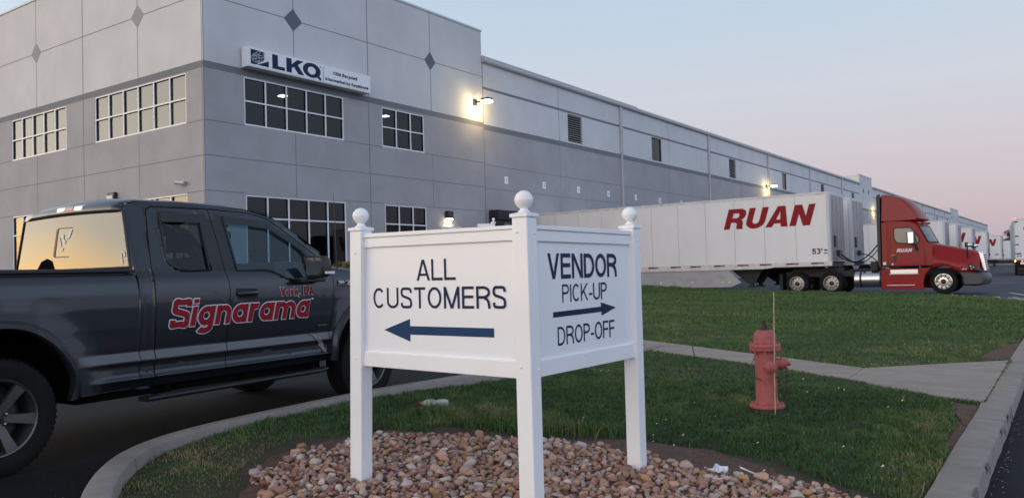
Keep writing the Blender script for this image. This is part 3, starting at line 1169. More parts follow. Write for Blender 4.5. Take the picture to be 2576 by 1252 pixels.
def window(P, h, gl, room_d=3.2):
    """frame with deep dark mullions and white faces, one pane mesh per window"""
    a, b, c, d, nc, rows = h
    fr, dk, pn = MB(), MB(), MB()
    fw_ = .055

    def bar(m, u0, u1, z0, z1, d0, d1):
        p = [P(u, zz, q) for u in (u0, u1) for zz in (z0, z1) for q in (d0, d1)]
        m.add(p, [(0, 1, 3, 2), (4, 6, 7, 5), (0, 4, 5, 1), (2, 3, 7, 6), (0, 2, 6, 4), (1, 5, 7, 3)])
    us = [a + (b - a) * i / nc for i in range(nc + 1)]
    for i, u in enumerate(us):
        lo, hi = (u, u + fw_) if i == 0 else ((u - fw_, u) if i == nc else (u - fw_ / 2, u + fw_ / 2))
        bar(fr, lo, hi, c, d, -.05, -.015)
        bar(dk, lo + .006, hi - .006, c, d, -.085, -.0501)
    zz = [c, *rows, d]
    for i, q in enumerate(zz):
        lo, hi = (q, q + fw_) if i == 0 else ((q - fw_, q) if i == len(zz) - 1 else (q - fw_ / 2, q + fw_ / 2))
        for k in range(nc):
            u0, u1 = us[k] + (fw_ if k == 0 else fw_ / 2), us[k + 1] - (fw_ if k == nc - 1 else fw_ / 2)
            bar(fr, u0, u1, lo, hi, -.05, -.016)
            bar(dk, u0, u1, lo + .006, hi - .006, -.085, -.0501)
    pn.quad(P(a, c, -.08), P(b, c, -.08), P(b, d, -.08), P(a, d, -.08))
    f = fr.build('window', M['frame_w'], wh, world=True)
    o = dk.build('mullion', M['frame_dk'], f, world=True)
    o = pn.build('pane', gl, f, world=True)
    return f


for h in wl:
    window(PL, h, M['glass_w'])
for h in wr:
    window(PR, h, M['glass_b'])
# dim rooms behind the panes, lit fixtures hanging in two of them
mb = MB()
for (a, b, z0, z1) in ((17.6, 24.3, 5.2, 9.6), (25.0, 29.2, 5.2, 9.6), (17.6, 24.3, .3, 5.0), (25.0, 29.2, .3, 5.0)):
    x0, x1 = WX - 5.0, WX - .16
    mb.quad((x0, a, z0), (x0, b, z0), (x0, b, z1), (x0, a, z1))
    mb.quad((x0, a, z0), (x1, a, z0), (x1, a, z1), (x0, a, z1))
    mb.quad((x0, b, z0), (x1, b, z0), (x1, b, z1), (x0, b, z1))
    mb.quad((x0, a, z0), (x1, a, z0), (x1, b, z0), (x0, b, z0))
    mb.quad((x0, a, z1), (x1, a, z1), (x1, b, z1), (x0, b, z1))
mb.build('room_lining', M['room'], wh, world=True)
M['added_backing'] = pm('added pale backing sheet', (0.34, 0.33, 0.30), 0.8)  # pale sheet added behind the upper office-side panes to brighten them
for h in wl:
    mb = MB()
    mb.quad(PL(h[0], h[2], -.25), PL(h[1], h[2], -.25), PL(h[1], h[3], -.25), PL(h[0], h[3], -.25))
    mb.build('added_backing', M['added_backing'] if h[2] > 5 else M['room'], wh, world=True)
def raybox(D, dx, dy, dz):
    pass


mb = MB()
mb.box(-26.9, -26.6, 21.95, 22.22, 9.02, 9.07)
mb.build('light_fixture', M['lamp_int'], wh, world=True)
mb = MB()
mb.box(-26.9, -26.6, 28.0, 28.25, 9.04, 9.09)
mb.build('light_fixture', M['lamp_int'], wh, world=True)

# panel joints, a strip of sealant standing a couple of millimetres proud
jt = MB()


def jv(P, u, z0, z1, w_=.03):
    jt.quad(P(u - w_ / 2, z0, .003), P(u + w_ / 2, z0, .003), P(u + w_ / 2, z1, .003), P(u - w_ / 2, z1, .003))


def jh(P, u0, u1, zz, w_=.03):
    jt.quad(P(u0, zz - w_ / 2, .0035), P(u1, zz - w_ / 2, .0035), P(u1, zz + w_ / 2, .0035), P(u0, zz + w_ / 2, .0035))


for u in (-36.33, -28.55):
    jv(PL, u, 8.86, 11.02)
    jv(PL, u, 11.88, ZTOP)
    jv(PL, u, 4.61, 7.06)
for u in (-32.5, -24.60, -40.2, -44, -48):
    jv(PL, u, ZB, ZTOP, .045 if u != -24.60 else .03)
jh(PL, -52, -36.75, 11.43)
jh(PL, -35.87, -28.97, 11.43)
jh(PL, -28.1, WX, 11.43)
for a, b in ((-52, -38.64), (-33.85, -31.65), (-25.55, WX)):
    jh(PL, a, b, 7.06)
jh(PL, -52, WX, 5.85)
jh(PL, -52, -38.66, 4.62), jh(PL, -33.85, -31.65, 4.62), jh(PL, -25.58, WX, 4.62)
jv(PR, YL + .02, ZB, ZTOP, .02)
for u in (20.84, 28.88):
    jv(PR, u, 8.86, 11.02)
    jv(PR, u, 11.88, ZTOP)
    jv(PR, u, 4.6, 7.1)
jv(PR, 24.8, ZB, ZTOP, .04)
jh(PR, YL, 20.40, 11.44), jh(PR, 21.28, 28.48, 11.44), jh(PR, 29.26, YEND, 11.44)
for a, b in ((YL, 18.52), (23.37, 25.58), (28.35, YEND)):
    jh(PR, a, b, 7.08)
    jh(PR, a, b, 4.64)
jh(PR, YL, YEND, 5.86)
jt.build('panel_joint', M['joint'], wh, world=True)
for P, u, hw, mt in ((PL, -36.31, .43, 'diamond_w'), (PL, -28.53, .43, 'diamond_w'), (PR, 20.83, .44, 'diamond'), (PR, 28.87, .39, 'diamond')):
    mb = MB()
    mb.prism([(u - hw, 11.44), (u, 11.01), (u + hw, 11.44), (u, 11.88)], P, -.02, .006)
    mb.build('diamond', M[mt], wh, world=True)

# long dock wing with its taller pavilions
wing = []
segs = [(YEND, 118.0), (126.0, 211.0), (225.4, 300.0)]
louv = [(41.2, 42.9), (67.95, 69.6), (97.9, 99.4), (113.2, 114.7), (128.6, 130.1), (143.9, 145.4), (173.6, 175.2), (189, 190.6)]
slit = [(52.62, 54.28), (83.0, 84.5), (159, 160.5), (205, 206.6)]
lz0, lz1 = 9.15, 10.78
doors = [34.75 + 3.78 * i for i in range(6)] + [57.5 + 3.78 * i for i in range(15)]
for a, b in segs:
    hs = [(p, q, lz0, lz1) for p, q in louv + slit if a < p and q < b]
    UB0, UB1 = 10.82, 10.96
    kz2 = lambda zz: 'lower_wall' if zz < 8.76 else ('wall_band' if zz < 9.05 or UB0 < zz < UB1 else 'upper_wall')
    g = wall_grid(PR, [a, b], [ZB, 8.76, 9.05, UB0, UB1, 12.3], hs, .16, kz2)
    for k, mb in g.items():
        mb.build(k, M[KM[k]], wh, world=True)
    mb = MB()
    mb.box(WX - 60, WX - .05, a, b, 12.18, 12.26)
    mb.build('roof', M['gutter_dk'], wh, world=True)
    mb = MB()
    gp = [(.003, 12.18), (.16, 12.18), (.20, 12.24), (.20, 12.40), (.003, 12.40)]
    mb.prism(gp, lambda p, q, d: (WX + p, d, q), a + .003, b - .003)
    if a < 40:
        mb.prism([(-.25, 12.402), (.08, 12.402), (.08, 12.52), (-.25, 12.56)], lambda p, q, d: (WX + p, d, q), a + .003, 50.3)
    mb.build('eave', M['gutter'], wh, world=True)
for a, b in ((118.0, 126.0), (211.0, 225.4)):
    g = wall_grid(PR, [a, b], [ZB, 8.76, 9.05, 13.5], [], .1, kz)
    for k, mb in g.items():
        mb.build(k, M[KM[k]], wh, world=True)
    mb = MB()
    for u in (a, b):
        mb.quad((WX, u, 12.0), (WX - 6, u, 12.0), (WX - 6, u, 13.5), (WX, u, 13.5))
    mb.build('upper_wall', M['wall_light'], wh, world=True)
    mb = MB()
    mb.box(WX - .3, WX + .05, a - .05, b + .05, 13.5, 13.62)
    mb.build('coping', M['coping'], wh, world=True)
    for u in (a + 2.4, b - 2.4):
        mb = MB()
        mb.prism([(u - .42, 11.44), (u, 11.0), (u + .42, 11.44), (u, 11.88)], PR, -.02, .008)
        mb.build('diamond', M['diamond'], wh, world=True)
mb = MB()
mb.quad((WX, 300, ZB), (WX - 60, 300, ZB), (WX - 60, 300, 12.2), (WX, 300, 12.2))
mb.build('upper_wall', M['wall_light'], wh, world=True)
jt = MB()
for k, u in enumerate([40.2, 55.47, 70.75, 86.0, 101.0, 133, 148, 163.5, 179, 194]):
    jv(PR, u, ZB, 12.17, .035)
jv(PR, YEND + .03, ZB, 12.2, .06)
for a, b in ((YEND, 118), (126, 211)):
    jh(PR, a, b, 6.99, .03)
    jh(PR, a, b, 5.80, .03)
    jh(PR, a, b, 4.74, .03)
jt.build('panel_joint', M['joint'], wh, world=True)
M['slat'] = pm('louvre slats', (0.50, 0.49, 0.48), 0.6)
for p, q in louv:
    mb = MB()
    nsl = 12
    for i in range(nsl):
        zz = lz0 + .05 + (lz1 - lz0 - .05) * i / nsl
        mb.add([(WX - .14, p, zz + .085), (WX - .14, q, zz + .085), (WX - .01, q, zz + .03), (WX - .01, p, zz + .03), (WX - .14, p, zz + .10), (WX - .14, q, zz + .10), (WX - .01, q, zz + .045), (WX - .01, p, zz + .045)],
               [(0, 1, 2, 3), (7, 6, 5, 4), (0, 4, 5, 1), (2, 6, 7, 3), (1, 5, 6, 2), (0, 3, 7, 4)])
    lo = mb.build('louvre_vent', M['slat'], wh, world=True)
    mb = MB()
    mb.quad((WX - .155, p, lz0), (WX - .155, q, lz0), (WX - .155, q, lz1), (WX - .155, p, lz1))
    mb.build('backing', M['black'], lo, world=True)
for p, q in slit:
    mb = MB()
    for u0_, u1_, a_, b_ in ((p, p + .05, lz0, lz1), (q - .05, q, lz0, lz1), (p + .05, q - .05, lz0, lz0 + .05), (p + .05, q - .05, lz1 - .05, lz1)):
        mb.box(WX - .14, WX - .06, u0_, u1_, a_, b_)
    fo = mb.build('window', M['frame_dk'], wh, world=True)
    mb = MB()
    mb.quad((WX - .10, p, lz0), (WX - .10, q, lz0), (WX - .10, q, lz1), (WX - .10, p, lz1))
    mb.build('pane', M['glass_b'], fo, world=True)
    mb = MB()
    mb.box(WX - 4, WX - 3.9, p - 1, q + 3, lz0 - 1, lz1 + 1)
    mb.build('room_lining', M['room'], wh, world=True)
mb = MB()
mb.box(WX - 1.6, WX - 1.3, 53.4, 54.0, 9.75, 9.82)
mb.build('light_fixture', M['lamp_int'], wh, world=True)
for u in (47.87, 63.2, 78.45, 93.2, 107.8, 141, 156, 171, 186, 201):
    mb = MB()
    mb.box(WX + .004, WX + .13, u - .13, u + .13, 9.06, 12.17)
    mb.box(WX + .004, WX + .11, u - .10, u + .10, 4.9, 9.05)
    mb.box(WX + .004, WX + .15, u - .16, u + .16, 10.5, 10.6)
    mb.build('downspout', M['gutter'], wh, world=True, bevel=.01)

# dock shelters with shut doors
M['dock_door'] = pm('dock door panel', (0.42, 0.42, 0.40), 0.6, vary=(1.2, .08))
for i, u in enumerate(doors[:10]):
    if i in (1, 2):
        continue
    ds = MB()
    a, b = u - 1.62, u + 1.62
    ds.box(WX + .004, WX + .55, a, a + .62, 1.4, 4.18)
    ds.box(WX + .004, WX + .55, b - .62, b, 1.4, 4.18)
    ds.box(WX + .004, WX + .60, a, b, 4.182, 4.70)
    o = ds.build('dock_shelter', M['black'], wh, world=True, bevel=.05)
    dd = MB()
    dd.box(WX + .004, WX + .06, a + .625, b - .625, 1.4, 4.178)
    dd.box(WX + .061, WX + .085, a + .8, a + .9, 3.5, 3.68)
    dd.build('dock_door', M['dock_door'], o, world=True)

# dock number plates
M['plate'] = pm('white number plate', (0.85, 0.85, 0.85), 0.5)
M['ink'] = pm('black lettering', (0.015, 0.015, 0.018), 0.5)
words = ['one', 'two', 'three', 'four', 'five', 'six', 'seven']
for i, (u, zz) in enumerate([(34.75, 6.34), (38.4, 6.34), (42.2, 6.34), (45.97, 6.34), (49.85, 6.34), (53.66, 6.34), (57.45, 6.34)]):
    mb = MB()
    mb.box(-.006, .012, -.145, .145, -.19, .19)
    t_ = mb.build('dock_number_sign', M['plate'])
    t_.location = (WX + .008, u, zz)
    tag(t_, 'small white plate with black numeral %d over dock %s on the grey wall' % (i + 1, words[i]), 'number sign', 'dock number plates')
    wd = .05 if i == 0 else .115
    lettering('numeral', str(i + 1), (.0125, -wd / 2, -.09), (0, 1, 0), (0, 0, 1), wd, .18, .15, M['ink'], t_, dz=.001, off=.002)


# wall lamps: bracket, head, lit lens and the lamp's own light
def wall_lamp(y, zz, label, energy, reach=.75):
    t_ = thing('wall_lamp', label, 'lamp', (WX, y, zz), 0, 'lit wall lamps')
    mb = MB()
    mb.box(.004, .09, -.12, .12, -.16, .16)
    mb.build('bracket', M['dark_metal'], t_, bevel=.01)
    mb = MB()
    mb.box(.09, reach - .22, -.04, .04, -.03, .03)
    mb.build('arm', M['dark_metal'], t_)
    mb = MB()
    mb.box(reach - .22, reach + .25, -.20, .20, .02, .12)
    h_ = mb.build('lamp_head', M['dark_metal'], t_, bevel=.02)
    mb = MB()
    mb.box(reach - .19, reach + .24, -.20, .20, -.10, .018)
    mb.build('lens', M['lampglow'], h_, bevel=.03)
    ld = bpy.data.lights.new('lamp_light', 'POINT')
    ld.energy = energy
    ld.color = (1.0, 0.70, 0.29)
    ld.shadow_soft_size = .12
    lo = bpy.data.objects.new('lamp_light', ld)
    COL.objects.link(lo)
    lo.parent = t_
    lo.location = (reach * .8, 0, -.18)
    return t_


wall_lamp(32.2, 10.02, 'lit yellow wall lamp at the far end of the tall office block', 105)
wall_lamp(77.7, 9.06, 'lit yellow wall lamp over the front part of the white box trailer', 120)
wall_lamp(126.4, 9.03, 'lit yellow wall lamp on the tall pavilion just behind the red tractor', 120)
wall_lamp(172.4, 9.1, 'small lit wall lamp over the parked trailers, beyond the red tractor roof', 120)
# door lamp and the lit head of the door frame under it
t_ = thing('door_lamp', 'small dark wall lamp throwing warm light down on a white door head', 'lamp', (WX, 29.86, 4.3))
mb = MB()
mb.box(.004, .22, -.19, .19, -.16, .20)
mb.build('housing', M['dark_metal'], t_, bevel=.015)
mb = MB()
mb.box(.03, .20, -.15, .15, -.20, -.162)
mb.build('lens', M['lampglow'], t_)
ld = bpy.data.lights.new('lamp_light', 'SPOT')
ld.energy = 45
ld.color = (1.0, 0.80, 0.45)
ld.spot_size = R(120)
ld.shadow_soft_size = .08
lo = bpy.data.objects.new('lamp_light', ld)
COL.objects.link(lo)
lo.parent = t_
lo.location = (.12, 0, -.22)
dd = MB()
dd.box(WX + .004, WX + .42, 29.36, 30.36, 3.62, 3.74)
cn = dd.build('door_canopy', M['frame_w'], wh, world=True, bevel=.01)
dd = MB()
dd.box(WX + .004, WX + .07, 29.38, 30.34, ZB, 3.61)
dd.build('door', M['dark_metal'], wh, world=True)
# camera and small flood on the office side
t_ = thing('security_camera', 'small grey security camera on the office wall near the corner', 'camera', (-25.69, YL, 4.97))
mb = MB()
mb.box(-.05, .05, -.02, -.004, -.07, .07)
mb.cyl((0, -.02, .02), (0, -.14, .02), .02)
mb.build('bracket', M['coping'], t_)
mb = MB()
mb.cyl((.10, -.10, -.01), (-.22, -.26, .03), .075, 14)
mb.build('body', M['coping'], t_, smooth=40)
t_ = thing('flood_light', 'small black floodlight box on the office wall above the pickup roof', 'lamp', (-30.3, YL, 4.86))
mb = MB()
mb.box(-.24, .24, -.16, -.004, -.18, .14)
mb.build('housing', M['black_pl'], t_, bevel=.02)
mb = MB()
mb.box(-.20, .20, -.20, -.161, -.14, .02)
mb.build('lens', M['coping'], t_)

# illuminated-box style shop sign over the window
sg = thing('shop_sign', 'long white box sign reading LKQ with navy lettering on the office wall', 'sign', (WX, 18.5, 9.2))
D1 = .42
mb = MB()
mb.box(WX + .05, WX + D1, 18.40, 24.52, 9.145, 9.875)
mb.build('cabinet', M['frame_w'], sg, world=True, bevel=.012)
M['sign_white'] = pm('white acrylic', (0.76, 0.77, 0.79), 0.3)
mb = MB()
mb.box(WX + D1 + .001, WX + D1 + .008, 18.46, 24.46, 9.19, 9.83)
face = mb.build('face', M['sign_white'], sg, world=True)
PX = WX + D1 + .009   # lettering lies on the face
U3, V3 = (0, 1, 0), (0, 0, 1)
lt = MB()
FX = lambda y, q, k=0: (PX + .002 + .001 * k, y, q)
lt.add([FX(*p) for p in ((19.46, 9.25), (20.04, 9.25), (20.04, 9.378), (19.72, 9.378), (19.72, 9.785), (19.46, 9.785))], [(0, 1, 2, 3, 4, 5)])
lt.add([FX(*p) for p in ((20.11, 9.25), (20.36, 9.25), (20.36, 9.44), (20.47, 9.485), (20.67, 9.25), (20.955, 9.25), (20.655, 9.60), (20.94, 9.785), (20.63, 9.785), (20.36, 9.575), (20.36, 9.785), (20.11, 9.785))], [tuple(range(12))])
qa, qb = arc(21.34, 9.525, .445, .285, 0, 360, 40)[:-1], arc(21.335, 9.515, .20, .15, 0, 360, 40)[:-1]
lt.add([FX(*p) for p in qa] + [FX(*p) for p in qb], [(i, (i + 1) % 40, 40 + (i + 1) % 40, 40 + i) for i in range(40)])
lt.add([FX(*p, 1) for p in ((21.44, 9.32), (21.60, 9.30), (21.76, 9.185), (21.83, 9.275), (21.70, 9.37), (21.60, 9.40))], [tuple(range(6))])
lt.build('lettering', M['navy'], face, world=True)
mb = MB()
mb.quad(FX(21.91, 9.20), FX(21.93, 9.20), FX(21.93, 9.80), FX(21.91, 9.80))
mb.build('divider', M['navy'], face, world=True)
lettering('lettering', 'OEM Recycled', (PX, 22.44, 9.555), U3, V3, 1.29, .13, .24, M['ink'], face, dz=.001, gap=.12, world=True, off=.002)
lettering('lettering', 'Aftermarket by Keystone', (PX, 22.00, 9.275), U3, V3, 2.22, .12, .24, M['ink'], face, dz=.001, gap=.11, world=True, off=.002)
mb = MB()
mb.lathe([(.055, 0), (.055, .003)], (PX + .002, 24.32, 9.325), (1, 0, 0), 18)
mb.build('roundel', M['red_vinyl'], face, world=True)
mb = MB()
mb.add([(PX + .002, 21.77 + .03 * math.cos(k), 9.73 + .03 * math.sin(k)) for k in np.linspace(0, 6.0, 12)], [tuple(range(12))])
mb.build('mark', M['navy'], face, world=True)
# emblem: navy square cut by a diagonal, with a white wire-frame car over it
em = MB()
em.add([(PX + .002, y_, z_) for y_, z_ in ((18.60, 9.235), (19.20, 9.39), (18.60, 9.78))][:0], [])
E0, E1 = 18.51, 19.30
em.add([(PX + .002, y_, z_) for y_, z_ in ((E0, 9.25), (E0 + .23, 9.25), (E0 + .60, 9.45), (E0 + .60, 9.78), (E0, 9.78))], [(0, 1, 2, 3, 4)])
em.add([(PX + .002, y_, z_) for y_, z_ in ((E0 + .27, 9.25), (E1, 9.25), (E1, 9.47))], [(0, 1, 2)])
em.build('emblem', M['navy'], face, world=True)


def emb(a, b):
    return (E0 + .04 + a * .78, 9.315 + b * .42 + a * .06)


cw = MB()
outl = [(0, .35), (.04, .62), (.22, .80), (.36, .98), (.62, 1.02), (.78, .86), (.98, .74), (1.0, .45), (.80, .30), (.42, .06), (.2, .0), (.05, .12)]
lines = [outl + [outl[0]], [(.04, .5), (.35, .66), (.6, .62), (.98, .55)], [(.22, .80), (.40, .70), (.52, .98)], [(.40, .70), (.44, .40), (.98, .62)], [(.78, .86), (.70, .66)],
         [(.1, .16), (.14, .58)], [(.22, .02), (.25, .62)], [(.44, .40), (.42, .06)], [(.56, .48), (.56, .16)], [(.68, .52), (.69, .24)], [(.84, .58), (.85, .34)], [(.02, .25), (.44, .42)], [(.62, 1.02), (.66, .66)], [(.1, .70), (.44, .40)],
         arc(.36, .06, .07, .11, 0, 360, 12), arc(.86, .36, .06, .10, 0, 360, 12)]
for i, ln in enumerate(lines):
    P2 = [emb(*p) for p in ln]
    l_, r_ = ribbon(P2, .0115, False)
    nn = len(l_)
    cw.add([(PX + .004 + .0006 * i, p.x, p.y) for p in l_] + [(PX + .004 + .0006 * i, p.x, p.y) for p in r_], [(k, k + 1, nn + k + 1, nn + k) for k in range(nn - 1)])
cw.build('emblem_drawing', M['sign_white'], face, world=True)


# ------------------------------------------------------------------ the white sign at the corner of the island
SG = thing('directional_sign', 'white three-post vinyl sign with ball caps, ALL CUSTOMERS and VENDOR PICK-UP DROP-OFF panels', 'sign', (-2.515, 3.724, .12))
PW = .101


def sign_post(bx, by, bz, tx, ty, tz):
    """post from base corner (its +x, -y corner) to top corner; tz = underside of the cap"""
    X = lambda px, py, pz: (px + lerp(bx, tx, (pz - bz) / (tz - bz)), py + lerp(by, ty, (pz - bz) / (tz - bz)), pz)
    mb = MB()
    mb.box(-PW, 0, 0, PW, bz - .12, tz, X=X)
    po = mb.build('post', M['white_pvc'], SG, world=True, bevel=.006)
    cx, cy = tx - PW / 2, ty + PW / 2
    mb = MB()
    h = PW / 2 + .009
    mb.box(cx - h, cx + h, cy - h, cy + h, tz - .002, tz + .017)
    mb.loft([[(cx + sx * k, cy + sy * k, q) for sx, sy in ((-1, -1), (1, -1), (1, 1), (-1, 1))] for k, q in ((h, tz + .0172), (h * .45, tz + .026))])
    mb.build('post_cap', M['white_pvc'], po, world=True, bevel=.003)
    mb = MB()
    br = .052
    prof = [(.030, .024), (.034, .030), (.030, .035), (.022, .040), (.022, .046)]
    c0 = .046 + br * .93
    prof += [(max(.0005, br * math.sin(a)), c0 - br * math.cos(a)) for a in np.linspace(.42, math.pi, 16)]
    k = 8
    prof.insert(5 + k, (br + .0012, c0 - .001))
    mb.lathe(prof, (cx, cy, tz), (0, 0, 1), 28)
    mb.build('ball_finial', M['white_pvc'], po, world=True, smooth=50)
    return po


pL = sign_post(-3.806, 3.703, .17, -3.743, 3.689, 1.798)
pC = sign_post(-2.465, 3.672, .155, -2.465, 3.674, 1.806)
pR = sign_post(-2.491, 4.998, .141, -2.466, 4.956, 1.779)


def screws(po, pts, n):
    mb = MB()
    for p in pts:
        mb.lathe([(.0075, 0), (.0072, .002), (.005, .0045), (.001, .0055)], p, n, 10)
    mb.build('screw_caps', M['white_pvc'], po, world=True, smooth=50)


screws(pL, [(-3.80, 3.6895, 1.655), (-3.82, 3.696, .985)], (0, -1, 0))
screws(pC, [(-2.531, 3.673, 1.722), (-2.529, 3.672, .986)], (0, -1, 0))
screws(pC, [(-2.465, 3.745, 1.715), (-2.465, 3.752, .965)], (1, 0, 0))
screws(pR, [(-2.467, 5.02, 1.70), (-2.480, 5.035, .95)], (1, 0, 0))


def sign_panel(A, B, N_, z0):
    """A, B = plan points of the rail ends, N_ = outward normal; z0 = (cap top, cap bottom, board bottom, low rail top, low rail bottom) at A and B"""
    A, B, N_ = Vector((*A, 0)), Vector((*B, 0)), Vector((*N_, 0))

    def slab(mb, q0, q1, d0, d1, e0=0.0, e1=0.0):
        U = (B - A).normalized()
        vs = []
        for d in (d0, d1):
            for base, e, k in ((A, -e0, 0), (B, e1, 1)):
                for q in (q0, q1):
                    vs.append(base + U * e + N_ * d + Vector((0, 0, lerp(0, 0, 0) + (q[k]))))
        mb.add(vs, [(0, 1, 3, 2), (4, 6, 7, 5), (0, 4, 5, 1), (2, 3, 7, 6), (0, 2, 6, 4), (1, 5, 7, 3)])
    ct, cb, bb, rt_, rb = z0
    mb = MB()
    slab(mb, cb, ct, -.058, .010)
    slab(mb, bb, [v - .0005 for v in cb], -.046, 0)
    mb.build('top_rail', M['white_pvc'], SG, world=True, bevel=.004)
    mb = MB()
    slab(mb, rb, rt_, -.046, 0)
    mb.build('bottom_rail', M['white_pvc'], SG, world=True, bevel=.004)
    mb = MB()
    slab(mb, [v - .01 for v in rt_], [v + .01 for v in bb], -.029, -.017)
    return mb.build('panel', M['sign_face'], SG, world=True)


pn1 = sign_panel((-3.80, 3.722), (-2.567, 3.706), (0, -1), ([1.776, 1.764], [1.749, 1.742], [1.687, 1.679], [1.029, 1.014], [.936, .918]))
O1 = Vector((-3.694, 3.7383, 0))
U1 = Vector((1.233, -.016, 0)).normalized()
V1 = Vector((0, 0, 1))
tilt = lambda x: -.0
yy = lambda x: 3.722 + (x + 3.80) * (-.016 / 1.233) + .017
lettering('lettering', 'ALL', (-3.322, yy(-3.322), 1.469), U1, V1, .308, .127, .128, M['navy'], pn1, gap=.10, world=True)
lettering('lettering', 'CUSTOMERS', (-3.694, yy(-3.694), 1.302), U1, V1, 1.043, .128, .125, M['navy'], pn1, gap=.15, world=True)
mb = MB()
mb.add([(x, yy(x) - .0015, q) for x, q in ((-3.605, 1.168), (-3.385, 1.099), (-3.385, 1.142), (-2.742, 1.139), (-2.742, 1.191), (-3.385, 1.194), (-3.385, 1.238))], [(0, 1, 2, 3, 4, 5, 6)])
mb.build('arrow', M['blue_arrow'], pn1, world=True)

pn2 = sign_panel((-2.493, 3.775), (-2.497, 5.00), (1, 0), ([1.763, 1.762], [1.738, 1.732], [1.673, 1.667], [1.011, 1.005], [.918, .908]))
U2 = Vector((-.004, 1.225, 0)).normalized()
xq = lambda y: -2.493 - (y - 3.775) * (.004 / 1.225) - .017
lettering('lettering', 'VENDOR', (xq(3.94), 3.940, 1.458), U2, V1, .842, .149, .165, M['navy'], pn2, gap=.10, world=True)
lettering('lettering', 'PICK-UP', (xq(4.09), 4.092, 1.319), U2, V1, .547, .106, .12, M['navy'], pn2, gap=.13, world=True)
mb = MB()
mb.add([(xq(y) + .0015, y, q) for y, q in ((3.984, 1.236), (4.562, 1.239), (4.562, 1.215), (4.761, 1.257), (4.558, 1.299), (4.558, 1.272), (3.984, 1.268))], [(0, 1, 2, 3, 4, 5, 6)])
mb.build('arrow', M['navy'], pn2, world=True)
lettering('lettering', 'DROP-OFF', (xq(4.03), 4.028, 1.071), U2, V1, .700, .109, .12, M['navy'], pn2, gap=.12, world=True)

# ------------------------------------------------------------------ hydrant and marker stake
hx, hy = -2.488, 7.672
hz = float(island_z(hx, hy)) + .005
H = thing('fire_hydrant', 'faded red fire hydrant with a chained side nozzle standing in the grass', 'hydrant', (hx, hy, hz))
mb = MB()
mb.lathe([(.145, .0), (.146, .035), (.139, .045)], (0, 0, 0), (0, 0, 1), 28)
mb.build('ground_flange', M['rust'], H, smooth=40)
mb = MB()
mb.lathe([(.158, .046), (.160, .052), (.160, .074), (.155, .080), (.112, .082), (.106, .10), (.101, .12), (.0985, .30), (.1005, .555), (.104, .575)], (0, 0, 0), (0, 0, 1), 32)
mb.build('barrel', M['hyd_red'], H, smooth=40)
mb = MB()
for i in range(8):
    a = i * math.pi / 4 + .3
    mb.lathe([(.017, 0), (.017, .016)], (.132 * math.cos(a), .132 * math.sin(a), .0805), (0, 0, 1), 6)
    mb.lathe([(.014, 0), (.014, .03)], (.122 * math.cos(a), .122 * math.sin(a), .548), (0, 0, 1), 6)
mb.build('flange_bolts', M['hyd_red'], H)
mb = MB()
mb.lathe([(.108, .576), (.141, .578), (.143, .584), (.143, .602), (.138, .606)], (0, 0, 0), (0, 0, 1), 32)
mb.lathe([(.139, .6065), (.142, .611), (.141, .634), (.136, .640), (.106, .643), (.103, .66), (.102, .70), (.097, .735), (.084, .757), (.062, .768), (.045, .770)], (0, 0, 0), (0, 0, 1), 32)
for i in range(8):
    a = i * math.pi / 4 + .3
    mb.lathe([(.015, 0), (.015, .016)], (.122 * math.cos(a), .122 * math.sin(a), .640), (0, 0, 1), 6)
mb.build('bonnet', M['hyd_red'], H, smooth=40)
mb = MB()
mb.lathe([(.050, .7705), (.050, .776), (.026, .7765), (.024, .80), (.023, .818)], (0, 0, 0), (0, 0, 1), 20)
mb.lathe([(.021, .8185), (.017, .858)], (0, 0, 0), (0, 0, 1), 5)
mb.build('operating_nut', M['rust'], H)


def nozzle(ang, z_, r, l):
    d = Vector((math.cos(ang), math.sin(ang), 0))
    o_ = d * .07 + Vector((0, 0, z_))
    mb = MB()
    mb.lathe([(r * 1.12, 0), (r * 1.05, .035), (r, .05), (r, .064)], o_, d, 24)
    mb.build('nozzle', M['hyd_red'], H, smooth=40)
    mb = MB()
    o2 = o_ + d * .0645
    mb.lathe([(r * 1.16, 0), (r * 1.18, .006), (r * 1.18, .018), (r * 1.0, .021), (r * .98, l), (r * .85, l + .012), (r * .5, l + .016)], o2, d, 24)
    mb.lathe([(.023, l + .016), (.019, l + .05)], o2, d, 5)
    mb.build('nozzle_cap', M['hyd_red'], H, smooth=40)
    return o2 + d * .02


e1 = nozzle(R(-52), .432, .050, .030)
e2 = nozzle(R(22), .452, .052, .040)
mb = MB()
for k in range(2):
    P0 = Vector((.185, .06 - .05 * k, .40))
    P1 = Vector((.115, -.05 + .05 * k, .33))
    for i in range(15):
        t = i / 14
        c = P0.lerp(P1, t) + Vector((.015 * math.sin(t * math.pi), 0, -.25 * math.sin(t * math.pi) * (1 - .25 * t)))
        tt = (i + 1) / 14
        c2 = P0.lerp(P1, tt) + Vector((.015 * math.sin(tt * math.pi), 0, -.25 * math.sin(tt * math.pi) * (1 - .25 * tt)))
        d = (c2 - c).normalized()
        s_ = d.orthogonal().normalized()
        if i % 2:
            s_ = d.cross(s_)
        ring = [c + d * (.013 * math.cos(a)) + s_ * (.008 * math.sin(a)) for a in np.linspace(0, 2 * math.pi, 9)]
        mb.tube(ring, .003, 5)
mb.build('chain', M['rust'], H)
# cast oval badge and the crack under it
bd = MB()
front = R(-68)


def onb(a, zz, d=.002):
    rr = np.interp(zz, [.12, .30, .555], [.101, .0985, .1005]) + d
    return Vector((rr * math.cos(a), rr * math.sin(a), zz))


